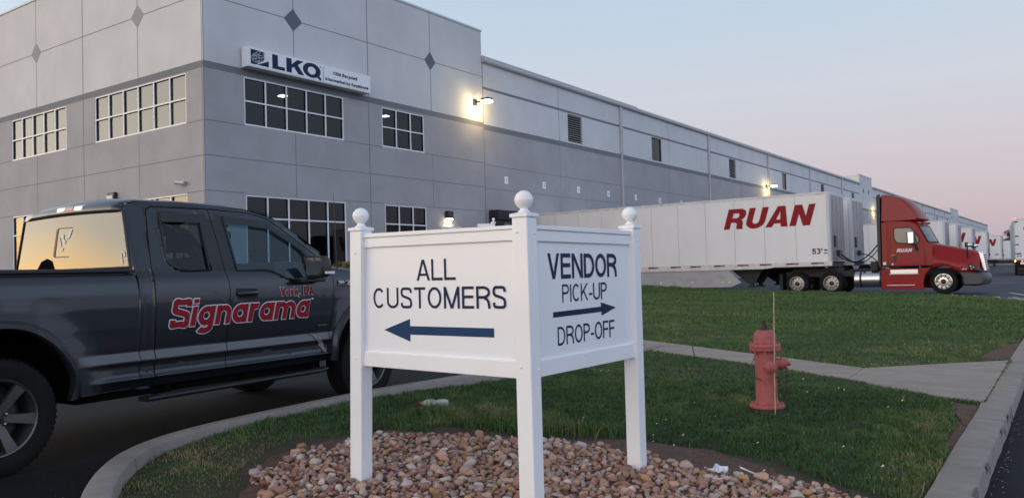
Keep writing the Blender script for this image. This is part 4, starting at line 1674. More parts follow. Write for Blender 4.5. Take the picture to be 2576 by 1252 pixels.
ov = [onb(front + R(12) + .44 * math.cos(t), .300 + .028 * math.sin(t), .003) for t in np.linspace(0, 2 * math.pi, 29)]
bd.tube(ov, .0035, 6)
for (a0, z0_, a1, z1_) in ((-.14, .284, 0, .318), (.14, .284, 0, .318), (-.08, .294, .08, .294)):
    bd.tube([onb(front + R(12) + lerp(a0, a1, t), lerp(z0_, z1_, t), .003) for t in np.linspace(0, 1, 4)], .0028, 5)
bd.build('cast_badge', M['hyd_red'], H, smooth=50)
ck = MB()
cp = [(-1.50, .330), (-1.35, .318), (-1.15, .312), (-1.08, .316), (-.95, .318), (-.80, .312), (-.66, .302), (-.60, .296)]
l_ = [onb(front + a + .15, q + .006, .0018) for a, q in cp]
r_ = [onb(front + a + .15, q - .005, .0018) for a, q in cp]
ck.add(l_ + r_, [(i, i + 1, 8 + i + 1, 8 + i) for i in range(7)])
ck.build('crack', M['rust'], H)

M['reed'] = pm('dry bamboo', (0.42, 0.34, 0.19), 0.7, vary=(30, .25))
st = MB()
sx, sy = -2.380, 7.56
sz = float(island_z(sx, sy))
st.tube([(0, 0, -.05), (.006, 0, .35), (.018, 0, .75), (.030, -.004, 1.135)], [.0062, .006, .0056, .005], 7)
for q in (.2, .42, .63, .85):
    st.lathe([(.0068, 0), (.0072, .004), (.0066, .008)], (.002 + .024 * q, 0, q), (0, 0, 1), 7)
o = st.build('marker_stake', M['reed'], None, smooth=40)
o.location = (sx, sy, sz)
tag(o, 'thin upright bamboo stake standing right in front of the red hydrant', 'stake')

# ------------------------------------------------------------------ litter
bx, by = -5.05, 5.88
bz = float(island_z(bx, by)) + .06
BT = thing('plastic_bottle', 'crushed clear plastic bottle with a red cap lying in the grass behind the sign', 'bottle', (bx, by, bz), R(24))
M['pet'] = pm('clear plastic', (0.33, 0.37, 0.36), 0.22, spec=.6, vary=(25, .2))
mb = MB()
secs = []
prof = [(-.135, .012), (-.125, .013), (-.10, .03), (-.075, .042), (-.02, .044), (.02, .036), (.05, .044), (.10, .045), (.128, .040), (.134, .02)]
for i, (q, r_) in enumerate(prof):
    secs.append([(q, r_ * math.cos(a) * (1.0 + .1 * math.sin(3 * a + i)), r_ * math.sin(a) * (.82 + .08 * math.sin(2 * a + i * 1.7))) for a in np.linspace(0, 2 * math.pi, 15)[:-1]])
mb.loft(secs)
mb.build('bottle_body', M['pet'], BT, smooth=30)
mb = MB()
mb.cyl((-.158, 0, 0), (-.1355, 0, 0), .017, 14)
mb.build('cap', M['red_vinyl'], BT, smooth=40)

M['paper_b'] = pm('crumpled blue white wrapper', (0.55, 0.60, 0.68), 0.6, vary=(30, .35))
M['paper'] = pm('white paper', (0.74, 0.73, 0.70), 0.7)


def wrapper(name, label, x, y, sc, mat, lift, seed, flat=.5, rz=0.):
    r = np.random.default_rng(seed)
    bm = bmesh.new()
    bmesh.ops.create_grid(bm, x_segments=5, y_segments=4, size=.5)
    for v in bm.verts:
        v.co = Vector((v.co.x * sc[0] * (1 + r.normal(0, .12)), v.co.y * sc[1] * (1 + r.normal(0, .12)), r.normal(0, .3) * flat * sc[1]))
    me = bpy.data.meshes.new(name)
    bm.to_mesh(me)
    bm.free()
    me.materials.append(mat)
    o = bpy.data.objects.new(name, me)
    COL.objects.link(o)
    o.location = (x, y, float(island_z(x, y)) + lift)
    o.rotation_euler = (r.normal(0, .25), r.normal(0, .25), rz)
    sd = o.modifiers.new('thickness', 'SOLIDIFY')
    sd.thickness = .0015
    tag(o, label, 'litter')
    return o


wrapper('wrapper', 'crumpled blue and white wrapper lying on the stones right of the sign', -1.985, 5.10, (.11, .08), M['paper_b'], .075, 3, .9, .6)
wrapper('paper_strip', 'long bent white paper strip lying on the stones below the hydrant', -1.76, 5.13, (.20, .022), M['paper'], .075, 5, .5, .35)
wrapper('paper_scrap', 'thin white paper scrap poking out between the stones below the blue wrapper', -1.90, 4.89, (.15, .018), M['paper'], .07, 8, .6, -.5)
# dandelion clocks and petals in the grass: a scatter nobody would count
mb = MB()
r = np.random.default_rng(5)
for _ in range(85):
    y = 4.5 + 25 * r.random() ** 1.8
    x = r.uniform(-.5, -.07) * y - .7
    if x < xmin(y) + .2 or x > -.8 or inside(np.array([x]), np.array([y]), WALKPOLY)[0] or inside(np.array([x]), np.array([y]), BED)[0]:
        continue
    zz = float(island_z(x, y)) + .03 + .03 * r.random()
    q = (.004 + .006 * r.random()) * (1 + y * .02)
    mb.add([(x - q, y, zz), (x, y - q, zz + q * .4), (x + q, y, zz + q), (x, y + q * .6, zz + q * 1.5)], [(0, 1, 2), (0, 2, 3)])
M['petal'] = pm('white petals', (0.66, 0.66, 0.62), 0.8)
o = mb.build('petals', M['petal'])
tag(o, 'small white petals and clover heads scattered over the lawn', 'petals', kind='stuff')

# ------------------------------------------------------------------ river stones round the sign posts
def stonemat(name, c, c2):
    m = pm(name, c, .75, vary=(16, .22), bump=(45, .25), stain=(9, c2, .6))
    t = m.node_tree
    b = t.nodes['Principled BSDF']
    src = b.inputs['Base Color'].links[0].from_socket
    oi = t.nodes.new('ShaderNodeObjectInfo')
    mr = t.nodes.new('ShaderNodeMapRange')
    mr.inputs[3].default_value = .92
    mr.inputs[4].default_value = 1.5
    t.links.new(oi.outputs['Random'], mr.inputs[0])
    sc = t.nodes.new('ShaderNodeVectorMath')
    sc.operation = 'SCALE'
    t.links.new(src, sc.inputs[0])
    t.links.new(mr.outputs[0], sc.inputs['Scale'])
    t.links.new(sc.outputs[0], b.inputs['Base Color'])
    return m


STM = [stonemat('tan stone', (0.37, 0.235, 0.175), (0.27, 0.145, 0.10)), stonemat('brown red stone', (0.25, 0.125, 0.095), (0.33, 0.19, 0.145)), stonemat('pale grey stone', (0.42, 0.35, 0.315), (0.29, 0.20, 0.165)),
       stonemat('ochre stone', (0.33, 0.185, 0.095), (0.23, 0.115, 0.06)), stonemat('mauve grey stone', (0.285, 0.20, 0.18), (0.37, 0.27, 0.235))]
STL = ['rounded tan river stone lying in the bed under the white sign', 'rounded reddish brown river stone lying in the bed under the white sign', 'rounded pale grey river stone lying in the bed under the white sign',
       'rounded ochre orange river stone lying in the bed under the white sign', 'rounded mauve grey river stone lying in the bed under the white sign']
STG = ['tan stones of the sign bed', 'reddish brown stones of the sign bed', 'pale grey stones of the sign bed', 'ochre stones of the sign bed', 'mauve grey stones of the sign bed']


def stone_verts(seed):
    r = np.random.default_rng(seed)
    bm = bmesh.new()
    bmesh.ops.create_icosphere(bm, subdivisions=3, radius=1)
    V = np.array([v.co[:] for v in bm.verts])
    F = [tuple(v.index for v in f.verts) for f in bm.faces]
    bm.free()
    d = np.zeros(len(V))
    for _ in range(7):                       # flattish facets worn round
        n_ = r.normal(size=3)
        n_ /= np.linalg.norm(n_)
        q = V @ n_
        c = r.uniform(.48, .80)
        V = V - np.outer(np.maximum(q - c, 0) * .92, n_)
    k1, k2 = r.normal(size=3) * 1.6, r.normal(size=3) * 2.6
    d = 1 + .07 * np.sin(V @ k1 + 1) + .05 * np.sin(V @ k2)
    V = V * d[:, None]
    V = V * np.array([1.0, r.uniform(.66, .92), r.uniform(.52, .74)])
    return V, F


SV = [stone_verts(100 + i) for i in range(9)]
r = np.random.default_rng(21)
cand = []
px = r.uniform(-5.0, -.9, 26000)
py = r.uniform(2.6, 5.65, 26000)
e = (vnoise(px, py, 5, 33) - .5) * .22
ok = inside(px + e, py + e, BED) & (np.arctan2(-px, py) > R(8)) & (np.arctan2(-px, py) < R(66)) & (px * .809 - 0 + py * 0 > -99)
ok &= (py * .819 - px * .573 > 3.75)
px, py = px[ok], py[ok]
cell = {}
placed = []
for layer in range(2):
    for x, y in zip(px, py):
        s_ = float(np.clip(r.lognormal(-3.62, .31), .014, .052)) * (.9 if layer else 1.0)
        k = (int(x / .1), int(y / .1))
        bad = False
        for i in (-1, 0, 1):
            for j in (-1, 0, 1):
                for (x2, y2, s2, l2) in cell.get((k[0] + i, k[1] + j), ()):
                    if l2 == layer and (x - x2) ** 2 + (y - y2) ** 2 < ((s_ + s2) * (.72 if layer == 0 else .80)) ** 2:
                        bad = True
                        break
                if bad:
                    break
            if bad:
                break
        inpost = any(a - PW - s_ * .7 < x < a + s_ * .7 and b - s_ * .7 < y < b + PW + s_ * .7 for a, b in ((-3.806, 3.703), (-2.465, 3.672), (-2.491, 4.998)))
        if bad or inpost or (layer and r.random() > .62):
            continue
        cell.setdefault(k, []).append((x, y, s_, layer))
        placed.append((x, y, s_, layer))
items = []
for (x, y, s_, layer) in placed:
    zz = float(island_z(x, y)) + s_ * .42 + layer * .034
    dep = Vector((x, y, zz - 1.5)).dot(fw)
    vv = Vector((x, y, zz - 1.5)) - fw * dep
    py_ = vv.dot(up) / dep * 2052.62
    px_ = vv.dot(rt) / dep * 2052.62
    vis = py_ > -640 and abs(px_) < 1290
    items.append((s_ / dep * (1.35 if layer else .8) if vis else 0, x, y, zz, s_))
items.sort(reverse=True)
SM = []
for i, (V, F) in enumerate(SV):
    for j, mt in enumerate(STM):
        me = bpy.data.meshes.new('river_stone')
        me.from_pydata([tuple(v) for v in V], [], F)
        me.materials.append(mt)
        me.shade_smooth()
        SM.append(me)
rest = {}
for q, (sc_, x, y, zz, s_) in enumerate(items):
    i, j = int(r.integers(len(SV))), int(r.choice(5, p=[.34, .26, .16, .10, .14]))
    rot = Matrix.Rotation(r.uniform(0, 6.28), 3, 'Z') @ Matrix.Rotation(r.normal(0, .45), 3, 'X') @ Matrix.Rotation(r.normal(0, .3), 3, 'Y')
    if q < 300:
        o = bpy.data.objects.new('river_stone', SM[i * 5 + j])
        COL.objects.link(o)
        o.matrix_world = Matrix.Translation((x, y, zz)) @ rot.to_4x4() @ Matrix.Scale(s_ * 1.12, 4)
        tag(o, STL[j], 'stone', STG[j])
    else:
        V, F = SV[i]
        rest.setdefault(j, []).append((np.array(rot) @ V.T * s_ * 1.12 + np.array([[x], [y], [zz]])).T)
        rest.setdefault(('f', j), []).append(F)
vs, fs, ms, base_ = [], [], [], 0
for j in range(5):
    for V, F in zip(rest.get(j, []), rest.get(('f', j), [])):
        vs.append(V)
        fs += [(a + base_, b + base_, c + base_) for a, b, c in F]
        ms += [j] * len(F)
        base_ += len(V)
me = bpy.data.meshes.new('gravel')
me.from_pydata(np.concatenate(vs).tolist(), [], fs)
for mt in STM:
    me.materials.append(mt)
me.polygons.foreach_set('material_index', ms)
me.shade_smooth()
o = bpy.data.objects.new('gravel', me)
COL.objects.link(o)
tag(o, 'bed of smaller tan and brown river stones around the sign posts', 'gravel', kind='stuff')
print('stones', len(items))


# ------------------------------------------------------------------ the pickup (local frame: x across, 0 = right flank; y forward from the rear axle; z up from the ground)
TK = thing('pickup_truck', 'dark grey extended-cab pickup with red Signarama lettering on its doors, parked beside the left kerb', 'pickup truck', (-6.05, 2.54, .207), R(2.7))
XC = -0.985
M['paint'] = pm('dark grey metallic paint', (0.019, 0.022, 0.030), 0.38, 0.45, coat=0.6)
M['paint'].node_tree.nodes['Principled BSDF'].inputs['Coat Roughness'].default_value = 0.07
M['paint_skylit'] = pm('grey ledge paint with skylight', (0.075, 0.073, 0.079), 0.4, 0.3, coat=0.5)  # upward-facing ledge: the skylight it catches is put into a lighter colour
M['liner'] = pm('black felt liner', (0.004, 0.004, 0.004), 1.0, spec=0.05)
M['trim'] = pm('satin black trim', (0.014, 0.015, 0.017), 0.42)
M['flare'] = pm('dark flare paint', (0.020, 0.023, 0.030), 0.40, 0.4, coat=0.4)
M['glass_f'] = glassmat('light tinted car glass', (0.47, 0.66, 0.72), 0.055)
M['glass_d'] = glassmat('dark privacy glass', (0.085, 0.10, 0.115), 0.05)
M['glass_r'] = glassmat('rear window glass', (0.05, 0.05, 0.05), 0.135)
M['cabin'] = pm('dark cabin fabric', (0.03, 0.03, 0.032), 0.9)
M['cabin_l'] = pm('grey cabin plastic', (0.075, 0.078, 0.08), 0.7)
M['mirror'] = pm('mirror glass', (0.8, 0.82, 0.84), 0.02, 1.0)
M['rim'] = pm('grey alloy', (0.115, 0.112, 0.108), 0.36, 0.75)
M['rim_dk'] = pm('rim barrel', (0.05, 0.05, 0.05), 0.5, 0.5)
M['lens_red'] = pm('red lamp lens', (0.42, 0.03, 0.02), 0.15, coat=.6)
M['lens_clear'] = pm('clear lamp lens', (0.62, 0.62, 0.62), 0.12, 0.4, coat=.6)


def XS(z_):
    """flank profile: rocker, crease, recess, stripe ledge, door body, shoulder, then the glasshouse leaning in"""
    return float(np.interp(z_, [.40, .47, .530, .548, .570, .66, .684, .757, .80, .95, 1.10, 1.22, 1.30, 1.35, 1.385, 1.95, 2.0],
                           [-.11, -.075, -.030, .0, -.026, -.030, -.004, -.030, -.022, -.006, .0, -.003, -.017, -.038, -.062, -.288, -.33]))


ZC = [.48, .50, .515, .530, .539, .548, .559, .570, .60, .63, .66, .672, .684, .70, .72, .74, .757, .778, .80, .835, .87, .95, 1.03, 1.10, 1.16, 1.22, 1.26, 1.30, 1.33, 1.36, 1.385, 1.5, 1.62, 1.75, 1.85]


def panel_mesh(name, outer, holes, mats, X=None, zc=ZC, yc=(), thick=.02, mi=None, e_=.005):
    bm = bmesh.new()
    for loop in [outer] + list(holes):
        vs = [bm.verts.new((0, a, b)) for a, b in loop]
        for i in range(len(vs)):
            bm.edges.new((vs[i], vs[(i + 1) % len(vs)]))
    bmesh.ops.triangle_fill(bm, use_beauty=True, use_dissolve=False, edges=bm.edges[:])
    for q in zc:
        bmesh.ops.bisect_plane(bm, geom=bm.verts[:] + bm.edges[:] + bm.faces[:], plane_co=(0, 0, q), plane_no=(0, 0, 1))
    for q in yc:
        bmesh.ops.bisect_plane(bm, geom=bm.verts[:] + bm.edges[:] + bm.faces[:], plane_co=(0, q, 0), plane_no=(0, 1, 0))
    bmesh.ops.remove_doubles(bm, verts=bm.verts, dist=1e-5)
    bmesh.ops.recalc_face_normals(bm, faces=bm.faces)
    if sum(f.normal.x for f in bm.faces) < 0:
        bmesh.ops.reverse_faces(bm, faces=bm.faces)
    if mi:
        for f in bm.faces:
            c = f.calc_center_median()
            f.material_index = mi(c.y, c.z)
    fn = X or (lambda y, q: XS(q))
    for v in bm.verts:
        v.co.x = fn(v.co.y, v.co.z)
    bm.verts.index_update()
    nv = len(bm.verts)
    V = [v.co.copy() for v in bm.verts]
    F = [[v.index for v in f.verts] for f in bm.faces]
    MI = [f.material_index for f in bm.faces]
    rim = [(e.verts[0].index, e.verts[1].index, e.link_faces[0].material_index) for e in bm.edges if len(e.link_faces) == 1]
    bm.free()
    NV = []
    for v in V:
        dz_ = (fn(v.y, v.z + e_) - fn(v.y, v.z - e_)) / (2 * e_)
        dy_ = (fn(v.y + e_, v.z) - fn(v.y - e_, v.z)) / (2 * e_)
        NV.append(Vector((1, -dy_, -dz_)).normalized())
    VV = [tuple(v) for v in V]
    FF = [tuple(f) for f in F]
    if thick:
        VV += [(v.x - thick, v.y, v.z) for v in V]
        FF += [tuple(i + nv for i in f[::-1]) for f in F]
        FF += [(a, b, b + nv, a + nv) for a, b, m_ in rim]
        MI = MI + MI + [m_ for a, b, m_ in rim]
    me = bpy.data.meshes.new(name)
    me.from_pydata(VV, [], FF)
    for m_ in (mats if isinstance(mats, (list, tuple)) else [mats]):
        me.materials.append(m_)
    me.polygons.foreach_set('material_index', MI)
    me.shade_smooth()
    ns = []
    k = len(F)
    for fi, p in enumerate(me.polygons):
        for li in p.loop_indices:
            vi = me.loops[li].vertex_index
            if fi < k:
                ns.append(NV[vi])
            elif fi < 2 * k and thick:
                ns.append(Vector((-1, 0, 0)))
            else:
                ns.append(p.normal.copy())
    me.normals_split_custom_set(ns)
    return me


def put(me, name, parent, thick=0, mirror=False):
    if mirror:
        me = me.copy()
        old = [Vector(c.vector) for c in me.corner_normals]
        me.transform(Matrix.Translation((2 * XC, 0, 0)) @ Matrix.Scale(-1, 4, (1, 0, 0)))
        me.flip_normals()
    o = bpy.data.objects.new(name, me)
    link(o, parent)
    return o


FL_OUT = [(-.556, .474), (-.547, .644), (-.513, .763), (-.443, .867), (-.34, .963), (-.173, 1.043), (0, 1.062), (.173, 1.043), (.34, .963), (.443, .867), (.513, .763), (.547, .644), (.556, .474)]
FL_IN = [(-.485, .457), (-.50, .55), (-.493, .65), (-.424, .772), (-.322, .886), (-.173, .975), (0, 1.004), (.173, .975), (.322, .886), (.424, .772), (.493, .65), (.50, .55), (.485, .457)]
FO = spline(FL_OUT, 4)
FI = spline(FL_IN, 4)


def XB(y, q):
    """bed side: flank plus the swell round the wheel"""
    r_ = math.hypot(y, q - .4)
    g = float(np.clip((.88 - r_) / .27, 0, 1))
    g = g * g * (3 - 2 * g)
    return XS(max(q, .47)) * (1 - g) + .012 * g


def XF(y, q):
    r_ = math.hypot(y - 3.683, q - .4)
    g = float(np.clip((.88 - r_) / .27, 0, 1)) * float(np.clip((y - 3.12) / .1, 0, 1))
    g = g * g * (3 - 2 * g)
    t = float(np.clip((y - 3.3) / 1.3, 0, 1))
    return XS(max(q, .47)) * (1 - g) + .012 * g - .10 * t * t


in_band = lambda y, q: 1 if .684 < q < .757 else 0
RIGHT = {}
# bed side
o_ = [(-1.27, .62), (-.70, .50)] + [(y, q) for y, q in FO] + [(1.056, .468), (1.054, .76), (1.060, 1.16), (1.035, 1.375), (1.0, 1.383), (-1.27, 1.383)]
RIGHT['bed_side'] = panel_mesh('bed_side', o_, [], [M['paint'], M['paint_skylit']], XB, e_=.014, zc=ZC + list(np.arange(.475, 1.37, .0175)), yc=list(np.arange(-1.2, 1.04, .024)), mi=lambda y, q: 1 if .684 < q < .757 and y > .56 else 0)
# cab corner, roof rail and windscreen pillar in one pressing
cab_lo = [(1.062, .452), (1.184, .452), (1.185, .75), (1.187, 1.25), (1.203, 1.444), (1.279, 1.883), (1.295, 1.915), (1.345, 1.938), (1.92, 1.944), (2.36, 1.932), (2.53, 1.892), (2.67, 1.815), (2.93, 1.625), (3.09, 1.50), (3.15, 1.42)]
cab_hi = [(3.22, 1.44), (3.17, 1.535), (2.72, 1.858), (2.50, 1.93), (2.30, 1.968), (2.0, 1.975), (1.20, 1.972), (1.13, 1.955), (1.085, 1.90), (1.066, 1.80), (1.048, 1.43), (1.045, 1.39), (1.066, 1.36), (1.066, 1.16), (1.060, .76)]


def XCAB(y, q):
    """cab corner: rounds into the back of the cab"""
    k = min(1.0, max(0.0, (1.115 - y) / .07))
    return XS(q) - .07 * (1 - math.sqrt(max(0.0, 1 - k * k * .97)))


RIGHT['cab_side'] = panel_mesh('cab_side', cab_lo + cab_hi, [], [M['paint'], M['paint_skylit']], XCAB, zc=ZC + [1.40, 1.43, 1.46, 1.56, 1.69, 1.80, 1.90, 1.93, 1.95, 1.96], yc=[1.055, 1.065, 1.075, 1.085, 1.095, 1.105, 1.115, 1.15, 1.2, 1.25, 1.3, 1.4, 1.6, 1.8, 2.0, 2.2, 2.4, 2.55, 2.7, 2.85, 3.0], mi=in_band)
rw = [(1.41, 1.875), (1.79, 1.885), (1.75, 1.392), (1.52, 1.390), (1.44, 1.405), (1.385, 1.445), (1.358, 1.50), (1.362, 1.56), (1.395, 1.855)]
o_ = [(1.192, .470), (1.193, .75), (1.195, 1.25), (1.211, 1.444), (1.287, 1.880), (1.302, 1.909), (1.347, 1.930), (1.902, 1.936), (1.912, 1.62), (1.905, 1.38), (1.914, 1.25), (1.905, 1.086), (1.879, .759), (1.856, .470)]
RIGHT['rear_door'] = panel_mesh('rear_door', o_, [rw], [M['paint'], M['paint_skylit'], M['trim']], mi=lambda y, q: 1 if .684 < q < .757 else (2 if q > 1.39 and y > 1.745 and q < 1.888 else 0), yc=[1.745] + list(np.arange(1.2, 1.9, .06)))
fwn = [(2.045, 1.878), (2.54, 1.840), (2.905, 1.606), (2.955, 1.46), (2.945, 1.305), (2.66, 1.292), (2.58, 1.302), (2.49, 1.345), (2.43, 1.375), (2.36, 1.386), (2.043, 1.388)]
o_ = [(1.863, .470), (1.887, .759), (1.912, 1.086), (1.921, 1.25), (1.912, 1.38), (1.919, 1.62), (1.909, 1.936), (2.355, 1.924), (2.522, 1.884), (2.66, 1.808), (2.92, 1.618), (3.08, 1.495), (3.143, 1.41), (3.172, 1.33), (3.181, 1.238), (3.166, 1.025), (3.117, .757), (3.085, .472)]
RIGHT['front_door'] = panel_mesh('front_door', o_, [fwn], [M['paint'], M['paint_skylit'], M['trim']], mi=lambda y, q: 1 if .684 < q < .757 else (2 if q > 1.39 and y < 2.043 and q < 1.88 else 0), yc=[2.043] + list(np.arange(1.9, 3.2, .06)))
o_ = [(3.092, .475), (3.124, .757), (3.173, 1.025), (3.188, 1.238), (3.179, 1.34), (3.20, 1.385), (3.6, 1.365), (4.2, 1.32), (4.60, 1.22), (4.66, 1.0), (4.63, .70), (4.35, .66)] + [(y + 3.683, q) for y, q in FO[::-1]]
RIGHT['front_fender'] = panel_mesh('front_fender', o_, [], [M['paint'], M['paint_skylit']], XF, e_=.014, zc=ZC + list(np.arange(.475, 1.37, .0175)), yc=list(np.arange(3.12, 4.6, .03)), mi=lambda y, q: 1 if .684 < q < .757 and y < 3.2 else 0)
PARTS = {}
for nm, me in RIGHT.items():
    PARTS[nm] = put(me, nm, TK)
    PARTS[nm + '_l'] = put(me, nm, TK, mirror=True)


def flank(pts, off):
    return [Vector((XS(q) + off, y, q)) for y, q in pts]


def pane_mesh(poly, off, mat):
    return panel_mesh('pane', poly, [], mat, lambda y, q: XS(q) + off, zc=[1.5, 1.65, 1.8], thick=0)


for side in ('', '_l'):
    mir = side == '_l'
    put(pane_mesh(rw, -.012, M['glass_d']), 'window_pane', PARTS['rear_door' + side], 0, mir)
    put(pane_mesh(fwn, -.012, M['glass_f']), 'window_pane', PARTS['front_door' + side], 0, mir)

    def tubes(name, polys, r_, mat, par, off=.004):
        mb = MB()
        for p_ in polys:
            mb.tube(flank(p_, off), r_, 6)
        me = mb.mesh(name, mat, 50)
        return put(me, name, par, 0, mir)
    tubes('window_seal', [rw + [rw[0]]], .011, M['trim'], PARTS['rear_door' + side])
    tubes('window_seal', [fwn + [fwn[0]]], .011, M['trim'], PARTS['front_door' + side])
    # smoked rain deflectors over the side windows
    for par, pts_ in (('rear_door', [(1.40, 1.872), (1.79, 1.882), (1.785, 1.812), (1.392, 1.805)]), ('front_door', [(2.05, 1.878), (2.30, 1.862), (2.54, 1.840), (2.905, 1.606), (2.94, 1.50), (2.90, 1.52), (2.85, 1.585), (2.53, 1.778), (2.30, 1.80), (2.045, 1.812)])):
        me = panel_mesh('rain_deflector', pts_, [], M['trim'], lambda y, q: XS(q) + .016, zc=[1.6, 1.7, 1.8], thick=.004)
        put(me, 'rain_deflector', PARTS[par + side], .004, mir)
    # wheel arch flares with their dark liners
    for base, y0 in (('bed_side', 0), ('front_fender', 3.683)):
        mb = MB()
        secs = []
        for (ya, za), (yb, zb) in zip(FO, FI):
            xo = .022 if za > .62 else lerp(.0, .022, max(0, (za - .47) / .15))
            ym, zm = lerp(ya, yb, .35), lerp(za, zb, .35)
            secs.append([(xo - .006, y0 + ya * 1.01, .4 + (za - .4) * 1.01), (xo + .028, y0 + ym, zm), (xo + .030, y0 + lerp(ya, yb, .8), lerp(za, zb, .8)), (xo + .012, y0 + yb, zb), (xo - .05, y0 + yb, zb), (xo - .05, y0 + ya, za)])
        mb.loft(secs)
        put(mb.mesh('wheel_arch', M['flare'], 35), 'wheel_arch', PARTS[base + side], 0, mir)
        mb = MB()
        secs = [[(-.04, y0 + y * 1.0, q), (-.45, y0 + y * 1.0, q)] for y, q in FO]
        mb.loft(secs, cap=False, closed=False)
        mb.add([(-.45, y0 + y, q) for y, q in FO], [tuple(range(len(FO)))])
        put(mb.mesh('arch_liner', M['liner'], 0), 'arch_liner', PARTS[base + side], 0, mir)
# under-body, floor and bed box
mb = MB()
mb.box(2 * XC + .12, -.12, .60, 3.08, .40, .60)
mb.box(2 * XC + .12, -.12, 4.27, 4.60, .45, 1.1)
mb.box(2 * XC + .48, -.48, -1.2, 4.5, .45, .75)
mb.build('chassis', M['liner'], TK)
mb = MB()
mb.box(2 * XC + .5, -.5, -1.2, 1.0, .78, .84)
mb.box(2 * XC + .10, -.10, .96, 1.02, .84, 1.36)
mb.box(-.14, -.06, -1.22, .955, 1.09, 1.36)
mb.box(2 * XC + .06, 2 * XC + .14, -1.22, .955, 1.09, 1.36)
mb.build('cargo_bed', M['trim'], TK)
mb = MB()
mb.box(2 * XC + .02, -.02, -1.29, -1.23, .70, 1.385)
tg = mb.build('tailgate', M['paint'], TK, bevel=.02)
mb = MB()
mb.box(2 * XC + .05, -.05, -1.46, -1.28, .50, .68)
mb.build('rear_bumper', M['chrome'], TK, bevel=.04)
for side in (0, 1):
    mb = MB()
    x0, x1 = (-.135, -.028) if not side else (2 * XC + .028, 2 * XC + .135)
    mb.prism([(-1.28, 1.383), (1.045, 1.383), (1.012, 1.412), (-1.28, 1.418)], lambda a, b, d: (d, a, b), x0, x1)
    mb.build('bed_rail_cap', M['trim'], TK, bevel=.008)
    mb = MB()
    x0, x1 = (-.10, -.012) if not side else (2 * XC + .012, 2 * XC + .10)
    mb.box(x0, x1, -1.31, -1.18, .86, 1.30)
    mb.build('tail_light', M['lens_red'], TK, bevel=.015)
# roof, rear header, windscreen, hood
secs = []
for y, zr, k in ((1.085, 1.905, .0), (1.10, 1.945, .35), (1.14, 1.972, .8), (1.25, 1.99, 1), (1.7, 2.0, 1), (2.15, 1.99, 1), (2.42, 1.965, 1), (2.58, 1.93, .9)):
    xe = -.30 + (.03 if k < .5 else 0)
    row = []
    for t in np.linspace(0, 1, 13):
        x = lerp(xe, 2 * XC - xe, t)
        row.append((x, y - .03 * (1 - k) * math.sin(t * math.pi), zr - .035 + (.035 + .028 * k) * math.sin(t * math.pi) ** .55))
    secs.append(row)
mb = MB()
mb.loft(secs, cap=False, closed=False)
rf = mb.build('roof', M['paint'], TK, smooth=50)
s_ = rf.modifiers.new('sheet', 'SOLIDIFY')
s_.thickness = .03
s_.offset = 0
mb = MB()
secs = []
for q, y, xe in ((1.875, 1.072, -.255), (1.91, 1.078, -.27), (1.935, 1.088, -.285)):
    secs.append([(lerp(xe, 2 * XC - xe, t), y - .022 * math.sin(t * math.pi), q + .012 * math.sin(t * math.pi)) for t in np.linspace(0, 1, 13)])
mb.loft(secs, cap=False, closed=False)
hdr = mb.build('rear_header', M['paint'], TK, smooth=60)
s_ = hdr.modifiers.new('sheet', 'SOLIDIFY')
s_.thickness = .02
# cab back below the window
mb = MB()
mb.box(2 * XC + .07, -.07, 1.05, 1.09, .80, 1.425)
mb.build('cab_back', M['paint'], TK)


def rwin(t, q, d=0.):
    """point on the gently bowed rear window; t 0..1 from right to left, q 0..1 upwards"""
    xr = lerp(-.115, -.235, q)
    x = lerp(xr, 2 * XC - xr, t)
    return (x, lerp(1.046, 1.066, q) - .022 * math.sin(t * math.pi) - d, lerp(1.425, 1.882, q) + .012 * math.sin(t * math.pi) * q)


mb = MB()
mb.loft([[rwin(t, q) for t in np.linspace(0, 1, 15)] for q in np.linspace(0, 1, 5)], cap=False, closed=False)
rwo = mb.build('rear_window', M['glass_r'], TK, smooth=60)
mb = MB()
edge_ = [rwin(t, 0, .002) for t in np.linspace(0, 1, 15)] + [rwin(1, q, .002) for q in np.linspace(0, 1, 5)][1:] + [rwin(t, 1, .002) for t in np.linspace(1, 0, 15)][1:] + [rwin(0, q, .002) for q in np.linspace(1, 0, 5)][1:]
mb.tube(edge_, .010, 6)
mb.build('window_seal', M['trim'], rwo, smooth=50)
# sliding centre pane outline (open on its right) and stickers
mb = MB()
sl = [(.46, .765), (.585, .770), (.60, .758), (.605, .73), (.622, .29), (.622, .262), (.612, .245), (.49, .24)]
l_, r_ = ribbon([(a, b) for a, b in sl], .018, False)
mb.add([rwin(p.x, p.y, .003) for p in l_] + [rwin(p.x, p.y, .003) for p in r_], [(i, i + 1, len(l_) + i + 1, len(l_) + i) for i in range(len(l_) - 1)])
mb.build('slider_edge', M['trim'], rwo)
M['film'] = pm('pale sticker', (0.62, 0.62, 0.64), 0.5)
mb = MB()
for poly in ([(.585, .60), (.572, .60), (.553, .40), (.545, .33), (.560, .42)], [(.565, .615), (.535, .655), (.535, .57), (.512, .52), (.528, .47), (.548, .50)], [(.52, .60), (.500, .625), (.494, .59), (.505, .55), (.515, .575)],
             [(.49, .70), (.452, .74), (.475, .60), (.49, .56), (.497, .60), (.485, .65)], [(.552, .40), (.533, .40), (.549, .33)]):
    mb.add([rwin(a, b, .004) for a, b in poly], [tuple(range(len(poly)))])
mb.build('pennant_sticker', M['film'], rwo)
mb = MB()
for poly in ([(.055, .27), (.04, .30), (.022, .27), (.022, .20), (.036, .175), (.036, .20), (.031, .22), (.031, .25), (.04, .265), (.048, .25), (.046, .19), (.046, .06), (.058, .05), (.056, .2)],):
    mb.add([rwin(a, b, .004) for a, b in poly], [tuple(range(len(poly)))])
